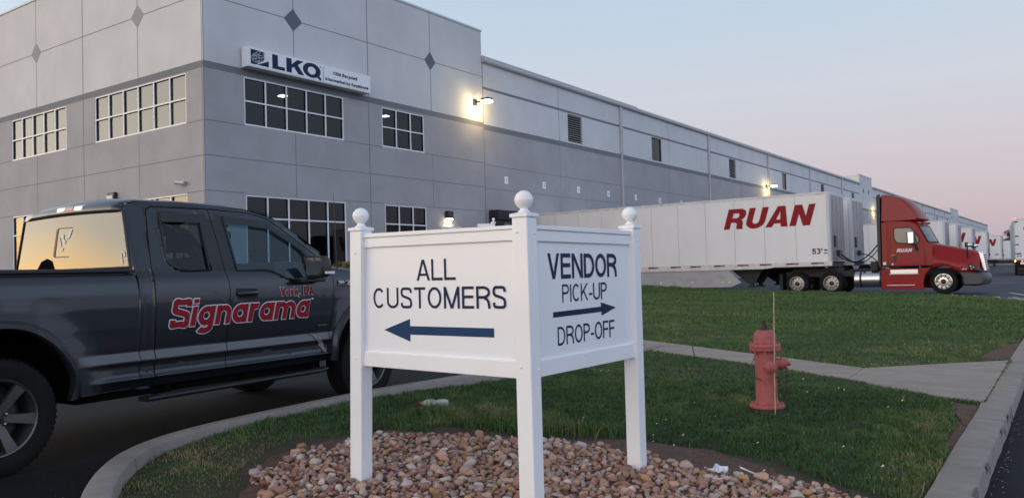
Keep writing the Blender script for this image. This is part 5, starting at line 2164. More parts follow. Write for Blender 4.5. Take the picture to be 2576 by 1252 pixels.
mb.build('letter_sticker', M['film'], rwo)
mb = MB()
mb.loft([[(lerp(-.25 - .0 * q, 2 * XC + .25, t), lerp(2.57, 3.20, q) + .06 * math.sin(t * math.pi) * q, lerp(1.935, 1.43, q) + .03 * math.sin(t * math.pi)) for t in np.linspace(0, 1, 13)] for q in np.linspace(0, 1, 5)], cap=False, closed=False)
mb.build('windscreen', M['glass_f'], TK, smooth=60)
mb = MB()
mb.loft([[(lerp(-.10 - .06 * q, 2 * XC + .10 + .06 * q, t), lerp(3.19, 4.60, q) + .05 * math.sin(t * math.pi) * q, lerp(1.385, 1.20, q ** 1.6) + .075 * math.sin(t * math.pi) ** .5 * (1 - .3 * q)) for t in np.linspace(0, 1, 17)] for q in np.linspace(0, 1, 9)], cap=False, closed=False)
hood = mb.build('hood', M['paint'], TK, smooth=50)
s_ = hood.modifiers.new('sheet', 'SOLIDIFY')
s_.thickness = .03
mb = MB()
mb.box(2 * XC + .25, -.25, 4.60, 4.68, .78, 1.20)
gr = mb.build('grille', M['trim'], TK, bevel=.02)
mb = MB()
for q in (.85, .95, 1.05, 1.14):
    mb.box(2 * XC + .28, -.28, 4.681, 4.70, q, q + .03)
mb.build('grille_bar', M['chrome'], gr)
mb = MB()
mb.box(2 * XC + .08, -.08, 4.55, 4.75, .50, .76)
mb.build('front_bumper', M['chrome'], TK, bevel=.05)
for x0, x1 in ((-.30, -.10), (2 * XC + .10, 2 * XC + .30)):
    mb = MB()
    mb.box(x0, x1, 4.45, 4.67, .85, 1.18)
    mb.build('headlight', M['lens_clear'], TK, bevel=.03)
# high brake and cargo light on the roof's back edge
for nm, x0, x1, mt in (('cargo_lamp', -.775, -.905, 'lens_clear'), ('brake_lamp', -.906, -1.034, 'lens_red'), ('cargo_lamp', -1.035, -1.165, 'lens_clear')):
    mb = MB()
    mb.prism([(1.035, 1.915), (1.045, 1.962), (1.12, 1.985), (1.12, 1.915)], lambda a, b, d: (d, a, b), x0, x1)
    mb.build(nm, M[mt], hdr, bevel=.008)
# step board
for sgn in (1, -1):
    f = lambda x: x if sgn > 0 else 2 * XC - x
    mb = MB()
    pts_ = [(f(a), b) for a, b in ((-.06, .405), (.075, .408), (.088, .398), (.088, .385), (.07, .368), (-.06, .365))]
    secs = [[(x, y, q + dz_) for x, q in pts_] for y, dz_ in ((1.06, .0), (1.10, .0), (2.9, .01), (3.0, .02))]
    mb.loft(secs)
    sb = mb.build('step_board', M['trim'], TK, bevel=.006)
    mb = MB()
    mb.box(*sorted((f(.02), f(.068))), 1.15, 2.95, .409, .414)
    mb.build('tread_pad', M['black'], sb)
    for y in (1.3, 2.1, 2.9):
        mb = MB()
        mb.box(*sorted((f(-.3), f(-.05))), y, y + .05, .38, .46)
        mb.build('bracket', M['liner'], sb)

# wheels
def wheel(y, right=True, steer=0):
    x0 = .0 if right else 2 * XC
    sg_ = 1 if right else -1
    W_ = thing('wheel', None, None)
    del_ = W_
    for k in ('label', 'category'):
        if k in W_:
            del W_[k]
    W_.parent = TK
    W_.location = (x0, y, .405)
    ax = Vector((sg_, 0, 0))
    mb = MB()
    prof = [(.268, -.25), (.30, -.262), (.36, -.262), (.395, -.245), (.404, -.20), (.405, -.13), (.404, -.06), (.395, -.018), (.365, -.002), (.33, .001), (.295, -.004), (.268, -.012)]
    mb.lathe(prof + [prof[0]], (0, 0, 0), ax, 48, cap=False)
    for a in np.linspace(0, 2 * math.pi, 61)[:-1]:
        c, s_ = math.cos(a), math.sin(a)
        for h0, h1, sh in ((-.235, -.15, .02), (-.11, -.025, -.02)):
            u = Vector((0, c, s_))
            t = Vector((0, -s_, c))
            mb.obox(u * .4033 + ax * (h0 + h1) / 2 + t * sh * .3, u * .003, t * .013, ax * (h1 - h0) / 2)
    mb.build('tyre', M['tyre'], W_, smooth=40)
    mb = MB()
    prof = [(.268, -.012), (.262, -.004), (.252, -.010), (.247, -.03), (.235, -.05), (.23, -.2), (.10, -.2), (.10, -.19), (.225, -.19)]
    mb.lathe(prof[:6] + [(.05, -.2)], (0, 0, 0), ax, 48, cap=False)
    mb.build('rim_barrel', M['rim_dk'], W_, smooth=40)
    mb = MB()
    mb.lathe([(.266, -.011), (.261, -.002), (.250, -.008), (.247, -.022)], (0, 0, 0), ax, 48, cap=False)
    for k in range(6):
        a = R(52 + 60 * k)
        u = Vector((0, sg_ * 0 + math.cos(a), math.sin(a)))
        t = ax.cross(u)
        secs = []
        for rr, wd, dp in ((.035, .030, -.040), (.075, .030, -.036), (.15, .033, -.026), (.22, .039, -.016), (.254, .043, -.014)):
            secs.append([u * rr + t * wd + ax * (dp - .035), u * rr + t * wd * .93 + ax * dp, u * rr - t * wd * .93 + ax * dp, u * rr - t * wd + ax * (dp - .035)])
        mb.loft(secs)
    mb.lathe([(.085, -.075), (.082, -.045), (.055, -.041)], (0, 0, 0), ax, 36)
    mb.build('rim', M['rim'], W_, smooth=30)
    mb = MB()
    mb.lathe([(.045, -.041), (.043, -.022), (.03, -.018), (.002, -.017)], (0, 0, 0), ax, 24)
    for k in range(6):
        a = R(22 + 60 * k)
        u = Vector((0, math.cos(a), math.sin(a)))
        mb.lathe([(.020, -.05), (.020, -.036), (.0195, -.0355)], u * .0675, ax, 14)
    cap_ = mb.build('hub_cap', M['trim'], W_, smooth=40)
    mb = MB()
    for k in range(6):
        a = R(22 + 60 * k)
        u = Vector((0, math.cos(a), math.sin(a)))
        mb.lathe([(.011, -.0354), (.011, -.024), (.006, -.018)], u * .0675, ax, 10)
    mb.build('lug_nuts', M['chrome'], W_, smooth=40)
    mb = MB()
    mb.lathe([(.17, -.13), (.17, -.115), (.09, -.11)], (0, 0, 0), ax, 32)
    mb.build('brake_disc', M['rim_dk'], W_, smooth=40)


wheel(0)
wheel(3.683)
wheel(0, False)
wheel(3.683, False)

# mirrors, handles, antenna, badge, decals
for sgn in (1, -1):
    fx = lambda x: x if sgn > 0 else 2 * XC - x
    par = PARTS['front_door' + ('' if sgn > 0 else '_l')]
    mb = MB()
    secs = []
    for y, k in ((2.770, .93), (2.785, 1.0), (2.86, .97), (2.91, .80), (2.93, .5)):
        secs.append([(fx(.145 + .115 * k * cx_), y, 1.402 + .112 * k * cz_) for cx_, cz_ in ((-1, -.75), (-.8, -1), (.75, -.9), (1, -.55), (1, .6), (.8, .95), (-.75, 1), (-1, .7))])
    mb.loft(secs)
    mh = mb.build('side_mirror', M['trim'], par, smooth=40, bevel=.012)
    mb = MB()
    mb.prism([(fx(a), b) for a, b in ((.048, 1.33), (.235, 1.325), (.245, 1.36), (.243, 1.46), (.225, 1.492), (.06, 1.495), (.046, 1.47))], lambda a, b, d: (a, d, b), 2.767, 2.7695)
    mb.build('mirror_glass', M['mirror'], mh)
    mb = MB()
    mb.prism([(2.80, 1.335), (2.93, 1.335), (2.93, 1.36), (2.80, 1.36)], lambda a, b, d: (d, a, b), fx(.255), fx(.264))
    mb.build('turn_lens', M['lens_clear'], mh)
    mb = MB()
    mb.prism([(2.66, 1.255), (2.98, 1.262), (2.985, 1.302), (2.64, 1.298)], lambda a, b, d: (d, a, b), fx(-.03), fx(.09))
    mb.build('mirror_arm', M['trim'], mh, bevel=.01)
    # sail triangle ahead of the door glass
    me = panel_mesh('sail_panel', [(2.86, 1.30), (2.95, 1.305), (2.955, 1.46), (2.905, 1.60), (2.885, 1.60), (2.875, 1.45)], [], M['trim'], lambda y, q: XS(q) + .006)
    put(me, 'sail_panel', par, .006, sgn < 0)
    # handle cup and pull
    mb = MB()
    mb.prism([(1.975, 1.225), (2.215, 1.220), (2.215, 1.125), (1.995, 1.125)], lambda a, b, d: (fx(XS(b) + d), a, b), .0008, .0022)
    hb = mb.build('handle_cup', M['black'], par)
    mb = MB()
    mb.tube([(fx(.004), 1.995, 1.178), (fx(.03), 2.02, 1.180), (fx(.035), 2.10, 1.180), (fx(.03), 2.185, 1.180), (fx(.004), 2.21, 1.180)], [.017, .019, .019, .019, .017], 10)
    mb.build('handle', M['paint'], hb, smooth=50)
mb = MB()
mb.tube([(-.12, 3.35, 1.385), (-.12, 3.348, 1.42), (-.118, 3.335, 1.8), (-.112, 3.315, 2.17)], [.014, .005, .0035, .0025], 6)
mb.build('antenna', M['trim'], PARTS['front_fender'])
mb = MB()
mb.prism([(1.75, 1.995), (1.86, 1.993), (1.83, 2.03), (1.79, 2.035)], lambda a, b, d: (d, a, b), -.96, -1.01)
mb.build('roof_fin', M['trim'], rf, bevel=.008)


def conform(o, X, off=0.0):
    for v in o.data.vertices:
        v.co.x += X(v.co.y, v.co.z) + off
    return o


fl = lambda y, q: XS(q)
d1 = lettering('lettering', 'Signarama', (0, 1.305, .925), (0, 1, 0), (0, 0, 1), 1.555, .226, .215, M['red_vinyl'], PARTS['front_door'], shear=.20, outline=(.034, M['white_vinyl']), dz=.0003, gap=.075, off=.004)
conform(d1, fl)
d2 = lettering('lettering', 'York, PA', (0, 2.475, 1.137), (0, 1, 0), (0, 0, 1), .415, .083, .20, M['red_vinyl'], PARTS['front_door'], outline=(.04, M['white_vinyl']), dz=.0003, gap=.12, off=.003)
conform(d2, fl)
mb = MB()
mb.box(.003, .006, 2.868, 2.89, 1.092, 1.106)
conform(mb.build('trade_mark', M['white_vinyl'], PARTS['front_door']), fl)
mb = MB()
mb.box(-.002, .006, 2.965, 3.088, .826, .838)
conform(mb.build('badge_bar', M['chrome'], PARTS['front_door']), fl)
mb = MB()
mb.prism([(3.228, 1.213), (3.56, 1.200), (3.575, 1.252), (3.24, 1.272)], lambda a, b, d: (d + XS(b), a, b), -.004, .008)
bdg = mb.build('badge', M['trim'], PARTS['front_fender'], bevel=.003)
bt = lettering('lettering', 'F150', (0, 3.240, 1.222), (0, 1, 0), (0, 0, 1), .29, .040, .20, M['trim'], bdg, shear=.12, outline=(.05, M['chrome']), dz=.0003, gap=.16, off=.010)
conform(bt, fl)
# scraped and buckled paint low on the front door
M['scrape'] = pm('scraped paint', (0.20, 0.18, 0.165), 0.6, vary=(60, .55))
rr = np.random.default_rng(4)
mb = MB()
path = [(2.86, .752), (2.90, .745), (2.95, .715), (2.985, .69), (3.0, .655), (3.02, .62), (3.045, .585), (3.06, .555)]
wd_ = [.006, .02, .03, .034, .03, .034, .028, .01]
L_ = [(y - w_ * .7 + rr.normal(0, .006), q - w_ * .5 + rr.normal(0, .006)) for (y, q), w_ in zip(path, wd_)]
R_ = [(y + w_ * .7 + rr.normal(0, .006), q + w_ * .5 + rr.normal(0, .006)) for (y, q), w_ in zip(path, wd_)]
for i in range(len(path) - 1):
    ms_ = [(lerp(L_[i][0], R_[i][0], .5), lerp(L_[i][1], R_[i][1], .5)), (lerp(L_[i + 1][0], R_[i + 1][0], .5), lerp(L_[i + 1][1], R_[i + 1][1], .5))]
    for A_, B_, C_, D_ in ((L_[i], ms_[0], ms_[1], L_[i + 1]), (ms_[0], R_[i], R_[i + 1], ms_[1])):
        mb.add([(.003 + abs(rr.normal(0, .004)) + XS(b), a, b) for a, b in (A_, B_, C_, D_)], [(0, 1, 2, 3)])
mb.build('scraped_dent', M['scrape'], PARTS['front_door'], smooth=20)

# cabin
mb = MB()
mb.prism([(3.02, 1.10), (3.10, 1.44), (2.80, 1.47), (2.62, 1.38), (2.55, 1.1)], lambda a, b, d: (d, a, b), -.20, 2 * XC + .20)
ds = mb.build('dashboard', M['cabin_l'], TK, bevel=.03)
mb = MB()
mb.box(-.80, -1.15, 2.585, 2.60, 1.27, 1.42)
mb.build('console_screen', M['trim'], ds)
mb = MB()
cst = Vector((2 * XC + .52, 2.36, 1.34))
ring = [cst + Vector((.19 * math.cos(a), .065 * math.sin(a), .175 * math.sin(a))) for a in np.linspace(0, 2 * math.pi, 25)]
mb.tube(ring, .014, 6)
mb.tube([cst, cst + Vector((0, .32, -.1))], .03, 8)
mb.build('steering_wheel', M['trim'], ds, smooth=50)
for x in (-.50, 2 * XC + .50):
    for yb, nm in ((1.86, 'front_seat'), (1.22, 'rear_seat')):
        mb = MB()
        mb.prism([(yb + .55, .88), (yb + .55, 1.0), (yb + .14, 1.0), (yb - .05, 1.52), (yb - .13, 1.50), (yb + .02, .88)], lambda a, b, d: (d, a, b), x - .25, x + .25)
        st_ = mb.build(nm, M['cabin'], TK, bevel=.04)
        mb = MB()
        mb.box(x - .13, x + .13, yb - .14, yb - .05, 1.56, 1.73)
        mb.cyl((x - .06, yb - .09, 1.50), (x - .06, yb - .09, 1.58), .008)
        mb.cyl((x + .06, yb - .09, 1.50), (x + .06, yb - .09, 1.58), .008)
        mb.build('headrest', M['cabin'], st_, bevel=.03)
mb = MB()
mb.box(XC - .13, XC + .13, 2.60, 2.625, 1.71, 1.79)
mb.cyl((XC, 2.62, 1.78), (XC, 2.68, 1.87), .012)
mb.build('rear_view_mirror', M['trim'], TK, bevel=.012)
mb = MB()
mb.box(2 * XC + .30, -.30, 1.14, 2.5, 1.915, 1.935)
mb.box(2 * XC + .15, -.15, 1.10, 3.0, .60, .66)
mb.build('cabin_lining', M['cabin'], TK)


# ------------------------------------------------------------------ trailers
M['trl'] = pm('white trailer skin', (0.71, 0.71, 0.71), 0.45, vary=(.7, .025), stain=(1.3, (0.58, 0.57, 0.55), .28, (1, 1, .25)))
M['trl_rail'] = pm('trailer rail', (0.60, 0.585, 0.565), 0.5, vary=(3, .10), stain=(5, (0.33, 0.30, 0.28), .5))
M['trl_front'] = pm('dirty polished trailer nose', (0.24, 0.25, 0.29), 0.38, 0.6, vary=(1.1, .3), stain=(1.6, (0.16, 0.16, 0.18), .75, (1, 1, .4)))
M['skirt'] = pm('grey side skirt', (0.36, 0.355, 0.36), 0.6, vary=(.8, .06), stain=(2.5, (0.24, 0.23, 0.23), .5))
M['tape_r'] = pm('red reflective tape', (0.14, 0.010, 0.014), 0.5)
M['tape_w'] = pm('silver reflective tape', (0.15, 0.145, 0.14), 0.5)
M['rivet'] = pm('panel seam', (0.53, 0.53, 0.53), 0.7)
M['decal_blue'] = pm('blue red decal', (0.20, 0.19, 0.34), 0.5, vary=(9, .6))
M['lamp_red'] = pm('lit red lamp', (0.6, 0.02, 0.02), 0.4, emit=(1.0, 0.05, 0.03, 9))
M['lamp_amber'] = pm('lit amber lamp', (0.8, 0.4, 0.02), 0.4, emit=(1.0, 0.55, 0.05, 9))
M['amber'] = pm('amber lens', (0.65, 0.22, 0.02), 0.25, coat=.5)
ZL = .25


def trailer(label, yn, xf, letter=None, detail=2, top=4.40, rz=0.0, length=15.55, plain=False, legs=True, group='white box trailers backed to the docks'):
    """box trailer; local frame: origin on the ground under the near front corner, x forward (front at 0), y away from the near side, z up"""
    T = thing('box_trailer', label, 'trailer', (xf, yn, ZL if yn < 60 else float(asphalt_z(xf, yn))), rz, group)
    W_ = 2.58
    mb = MB()
    # box with a rounded nose corner
    pl = [(-length, 0), (-.11, 0)] + [(-.11 + .11 * math.sin(a), .11 - .11 * math.cos(a)) for a in np.linspace(.2, math.pi / 2, 6)] + [(0, W_ - .11), (-.11, W_), (-length, W_)]
    side = pl[:2]
    mb.prism(pl, lambda a, b, d: (a, b, d), 1.36, top - .11)
    body = mb.build('body', M['trl'], T, smooth=25)
    mb = MB()
    mb.prism([(a - (.004 if a > -.2 else -.0), b) for a, b in pl], lambda a, b, d: (a * 1.0 + .004, .004 + (b - W_ / 2) * 1.004 + W_ / 2 - .004, d), top - .1095, top)
    mb.build('top_rail', M['trl_rail'], body, smooth=25)
    mb = MB()
    mb.box(-length + .02, -.02, .02, W_ - .02, top + .001, top + .012)
    mb.build('roof', M['trl'], body)
    # polished nose panels
    mb = MB()
    nf = 7
    for i in range(nf):
        a, b = .13 + (W_ - .26) * i / nf, .13 + (W_ - .26) * (i + 1) / nf
        mb.box(.001, .008 + .008 * (i % 2), a + .004, b - .004, 1.40, top - .12)
    mb.build('nose_panel', M['trl_front'], body)
    mb = MB()
    mb.box(.0165, .12, 1.05, 1.5, 1.62, 1.86)
    mb.build('hose_coupling', M['black_pl'], body, bevel=.01)
    mb = MB()
    mb.box(.0165, .06, .55, .75, 2.0, 2.5)
    mb.build('paper_box', M['black_pl'], body, bevel=.01)
    if detail > 0:
        # corner post and bottom rail with its deeper middle part
        mb = MB()
        mb.loft([[(-.15, -.006, q), (-.11, -.010, q)] + [(-.11 + .122 * math.sin(a), .11 - .122 * math.cos(a), q) for a in np.linspace(.25, math.pi / 2, 6)] + [(.012, .16, q), (-.04, .16, q), (-.14, .02, q)] for q in (1.20, top - .10)])
        mb.build('corner_post', M['coping'], body, smooth=40)
        mb = MB()
        mb.prism([(-length, 1.10), (-3.0, 1.10), (-2.45, 1.165), (0, 1.165), (0, 1.36), (-length, 1.36)], lambda a, b, d: (a, d, b), -.012, .05)
        mb.prism([(-length, 1.10), (-3.0, 1.10), (-2.45, 1.165), (0, 1.165), (0, 1.36), (-length, 1.36)], lambda a, b, d: (a, d, b), W_ - .05, W_ + .012)
        mb.build('bottom_rail', M['trl_rail'], body)
        mb = MB()
        mb.box(-length + .1, -.1, .1, W_ - .1, 1.12, 1.30)
        mb.build('floor_beams', M['steel_dk'], body)
        mb = MB()
        for i in range(1, 11):
            x = -.09 - 1.40 * i
            mb.quad((x - .016, -.002, 1.37), (x + .016, -.002, 1.37), (x + .016, -.002, top - .12), (x - .016, -.002, top - .12))
            for q in np.arange(1.40, top - .13, .085):
                mb.quad((x - .026, -.0035, q), (x + .026, -.0035, q), (x + .026, -.0035, q + .018), (x - .026, -.0035, q + .018))
        mb.build('panel_seam', M['rivet'], body)
    if detail > 1:
        for i in range(12):
            x = -.62 - 1.12 * i + .05 * math.sin(i * 2.3)
            z_ = 1.255
            mr = MB()
            mr.box(x - .25, x + .06, -.0155, -.0125, z_, z_ + .075)
            mr.box(x + .06, x + .29, -.0155, -.0125, z_, z_ + .075, 1)
            mr.build('reflective_tape', [M['tape_r'], M['tape_w']], body)
        mb = MB()
        for i in range(60):
            x = -.15 - .235 * i
            mb.box(x, x + .06, -.0145, -.0125, 1.155 + (.045 if x > -2.5 else 0), 1.17 + (.045 if x > -2.5 else 0))
        mb.build('rail_slots', M['rivet'], body)
        mb = MB()
        mb.prism([(-length + 3.2, 1.098), (-4.68, 1.098), (-4.05, .50), (-4.6, .30), (-length + 3.2, .30)], lambda a, b, d: (a, d, b), .03, .05)
        sk = mb.build('side_skirt', M['skirt'], T)
        mb = MB()
        for x in (-4.62, -4.95, -6.45, -8.1, -9.8):
            mb.box(x - .07, x + .07, .026, .0295, .535, .565)
            mb.box(x - .015, x + .015, .024, .0258, .49, .61)
        mb.build('skirt_clip', M['trl_rail'], sk)
        mb = MB()
        mb.box(-2.72, -2.56, -.006, -.001, 2.02, 2.17)
        mb.box(-2.70, -2.58, -.009, -.0065, 2.04, 2.15)
        mb.build('permit_holder', M['frame_w'], body)
        mb = MB()
        mb.lathe([(.095, 0), (.095, .003)], (-.225, -.003, 1.86), (0, -1, 0), 20)
        for i, v in enumerate(mb.v):
            mb.v[i] = (v[0], v[1], 1.86 + (v[2] - 1.86) * .5)
        mb.box(-.315, -.13, -.006, -.003, 1.70, 1.76)
        mb.build('maker_decal', M['decal_blue'], body)
        mb = MB()
        mb.box(-.55, -.35, -.02, -.011, top - .075, top - .045)
        mb.build('marker_lamp', M['amber'], body)
    if letter:
        heavy_lettering('RUAN', (-4.80, -.004, 2.985), (1, 0, 0), (0, 0, 1), 4.22, .935, M['red_vinyl'], body)
        lettering('lettering', "53'", (-.80, -.004, 1.70), (1, 0, 0), (0, 0, 1), .43, .24, .20, M['ink'], body, dz=.001, gap=.12, off=.004)
    if legs:
        for y in (.55, W_ - .75):
            mb = MB()
            mb.box(-3.85, -3.68, y, y + .16, .32, 1.12)
            mb.box(-3.92, -3.60, y - .06, y + .24, .26 if not plain else .02, .318)
            mb.prism([(-4.7, 1.10), (-3.2, 1.10), (-3.60, .45), (-3.95, .45)], lambda a, b, d: (a, d, b), y + .02, y + .06)
            mb.build('landing_leg', M['steel_dk'], T)
        for x in (-length + 2.0, -length + 3.3):
            for y in (.15, W_ - .55):
                mb = MB()
                mb.lathe([(.30, 0), (.48, .01), (.51, .05), (.51, .24), (.48, .28), (.30, .29)], (x, y, .51), (0, 1, 0), 24)
                mb.build('wheel', M['tyre'], T, smooth=40)
    return T


trailer("long white box trailer with big red RUAN lettering, coupled to the red tractor", 37.1, -8.97, True, 2)
trailer('white box trailer standing right behind the one coupled to the red tractor', 40.9, -8.92, None, 1, top=4.36)
trailer('plain white box trailer seen through the gap between the coupled trailer and the red cab', 72.75, -8.9, None, 1, plain=True)
trailer('white box trailer with a rounded nose just over the red hood, second past the cab', 80.9, -8.9, None, 1, plain=True)
trailer('white parked trailer with a red N right behind the hood mirror of the tractor', 92.6, -8.9, True, 1, plain=True)
trailer('white parked trailer with a red N rising just over the tip of the tractor hood', 107.8, -8.9, True, 1, plain=True)
trailer("farthest lettered white trailer, red N and small 53' on its nose end", 127.7, -8.9, True, 1, plain=True)
trailer('plain low white trailer against the trees, partly hidden by the leaving trailer', 146.0, -7.6, None, 1, top=4.0, plain=True)

# the trailer driving off at the right edge: seen from behind
rg = thing('leaving_trailer', 'white trailer seen from behind at the right edge, its red and amber lamps lit', 'trailer', (-4.06, 69.95, .24), R(4.5))
mb = MB()
mb.box(0, 2.58, .02, 15.9, 1.14, 4.17)
body = mb.build('body', M['trl'], rg, bevel=.02)
mb = MB()
mb.box(0, .07, -.03, .019, 1.14, 4.17), mb.box(2.51, 2.58, -.03, .019, 1.14, 4.17), mb.box(.0705, 2.5095, -.03, .019, 4.06, 4.17), mb.box(.0705, 2.5095, -.03, .019, 1.14, 1.24)
mb.build('rear_frame', M['trl_rail'], body)
mb = MB()
mb.box(.075, 1.287, -.012, .0195, 1.245, 4.055), mb.box(1.293, 2.505, -.012, .0195, 1.245, 4.055)
dr = mb.build('rear_doors', M['trl'], body)
for q in (1.55, 2.25, 2.85, 3.9):
    for x in (.03, 2.32):
        mb = MB()
        mb.box(x, x + .23, -.045, -.031, q, q + .07)
        mb.build('hinge', M['steel_dk'], dr)
mb = MB()
for x in (1.12, 1.46):
    mb.cyl((x, -.03, 1.2), (x, -.03, 4.1), .018)
mb.build('lock_rod', M['alum'], dr)
heavy_lettering('RUAN', (.56, -.013, 3.36), (1, 0, 0), (0, 0, 1), 1.5, .35, M['red_vinyl'], dr)
mb = MB()
mb.box(.16, .40, -.016, -.0125, 1.55, 1.68), mb.box(.10, .42, -.016, -.0125, 1.40, 1.47)
mb.build('maker_decal', M['decal_blue'], dr)
mb = MB()
mb.box(.06, 2.52, -.05, .30, .98, 1.138)
bp = mb.build('light_bar', M['steel_dk'], body)
for x in (.42, .60):
    mb = MB()
    mb.lathe([(.055, 0), (.055, .02)], (x, -.051, 1.06), (0, -1, 0), 14)
    mb.build('tail_lamp', M['lamp_red'], bp)
mb = MB()
mb.lathe([(.05, 0), (.05, .02)], (-.02, -.02, 1.08), (0, -1, 0), 12)
mb.build('marker_lamp', M['lamp_amber'], bp)
mb = MB()
mb.box(-.01, .13, -.052, -.031, 4.13, 4.20)
mb.build('marker_lamp', M['lamp_red'], body)
mb = MB()
mb.box(.30, .62, -.056, -.051, .84, .975)
mb.build('licence_plate', M['plate'], bp)
mb = MB()
mb.box(.12, 2.46, -.02, .08, .46, .56), mb.box(.55, .65, 0, .06, .56, .98), mb.box(1.9, 2.0, 0, .06, .56, .98)
ub = mb.build('underride_guard', M['steel_dk'], body)
mb = MB()
mb.box(.25, .75, -.026, -.021, .48, .54), mb.box(.9, 1.4, -.026, -.021, .48, .54)
mb.build('reflective_tape', M['tape_r'], ub)
for x0 in (.10, 1.86):
    mb = MB()
    mb.box(x0, x0 + .62, .9, .92, .08, .85)
    fl_ = mb.build('mud_flap', M['black'], body)
for x in (.0, 1.98):
    for y in (1.5, 2.85):
        mb = MB()
        mb.lathe([(.30, 0), (.48, .01), (.51, .05), (.51, .56), (.48, .59), (.30, .60)], (x, y, .51), (1, 0, 0), 24)
        mb.build('wheel', M['tyre'], rg, smooth=40)

# ------------------------------------------------------------------ the red tractor
ZG = .15
TX, TY = -4.68, 38.43
TR = thing('semi_tractor', 'red day-cab truck tractor with a tall roof fairing, coupled to the white trailer', 'truck', (TX, TY, ZG))
M['red'] = pm('red truck paint', (0.225, 0.010, 0.010), 0.36, 0.0, spec=.25, coat=.16)
M['rim_steel'] = pm('dull wheel alloy', (0.36, 0.355, 0.34), 0.42, 0.9)
M['rim_pol'] = pm('polished wheel', (0.55, 0.55, 0.54), 0.24, 1.0)
M['red_dk'] = pm('shut line', (0.05, 0.006, 0.006), 0.6)
M['bumper'] = pm('grey plastic bumper', (0.055, 0.06, 0.068), 0.5)
M['cabglass'] = pm('cab side glass', (0.17, 0.185, 0.165), 0.06, spec=.7)  # opaque pane; the pale light seen through it is put into its grey
M['ws'] = glassmat('truck windscreen', (0.22, 0.33, 0.37), 0.16)
lx = lambda pts: [(a - TX, b) for a, b in pts]
HW = 1.12


def across(poly, hw, front, bow, ts=(-1, -.97, -.88, -.6, -.25, .25, .6, .88, .97, 1), inset=.05, topdrop=.03, taper=0.0):
    """loft of a side outline across the truck; points flagged front bow forward in the middle"""
    secs = []
    cx, cz = sum(p[0] for p in poly) / len(poly), sum(p[1] for p in poly) / len(poly)
    zt_ = max(p[1] for p in poly)
    zb_ = min(p[1] for p in poly)
    for t in ts:
        k = inset * max(0, (abs(t) - .85) / .15) ** 2
        row = []
        for i, (a, b) in enumerate(poly):
            d = Vector((cx - a, cz - b))
            d = d.normalized() * k if d.length else d
            f = bow * (1 - t * t) if i in front else 0
            tp = 1 - taper * ((b - zb_) / (zt_ - zb_)) ** 1.5
            row.append((a + d.x + f, t * hw * tp, b + d.y + (topdrop * (1 - t * t) if b > zt_ - .15 else 0)))
        secs.append(row)
    mb = MB()
    mb.loft(secs)
    return mb


cabp = lx([(-7.01, 1.17), (-6.99, 3.04), (-6.72, 3.09), (-6.30, 3.09), (-5.83, 3.05), (-5.66, 2.95), (-5.56, 2.83), (-5.22, 2.11), (-5.06, 2.04), (-5.04, 1.17)])
cab = across(cabp, HW, (4, 5, 6, 7, 8, 9), .26).build('cab', M['red'], TR, smooth=35)
fp = lx([(-6.98, 3.05), (-6.95, 4.22), (-6.75, 4.22), (-6.51, 4.17), (-6.17, 4.00), (-5.91, 3.73), (-5.68, 3.43), (-5.53, 3.12), (-5.60, 3.06)])
across(fp, HW + .01, (4, 5, 6, 7, 8), .22, topdrop=.02, taper=.10).build('roof_fairing', M['red'], cab, smooth=35)
mb = MB()
for s_ in (-1, 1):
    mb.prism(lx([(-7.14, 1.22), (-7.10, 4.20), (-6.955, 4.23), (-6.99, 3.05), (-7.02, 1.22)]), lambda a, b, d: (a, d, b), s_ * (HW + .05), s_ * (HW + .01))
mb.box(-7.10 - TX, -7.015 - TX, -HW - .005, HW + .005, 1.15, 4.15)
mb.build('side_extender', M['black_pl'], cab)
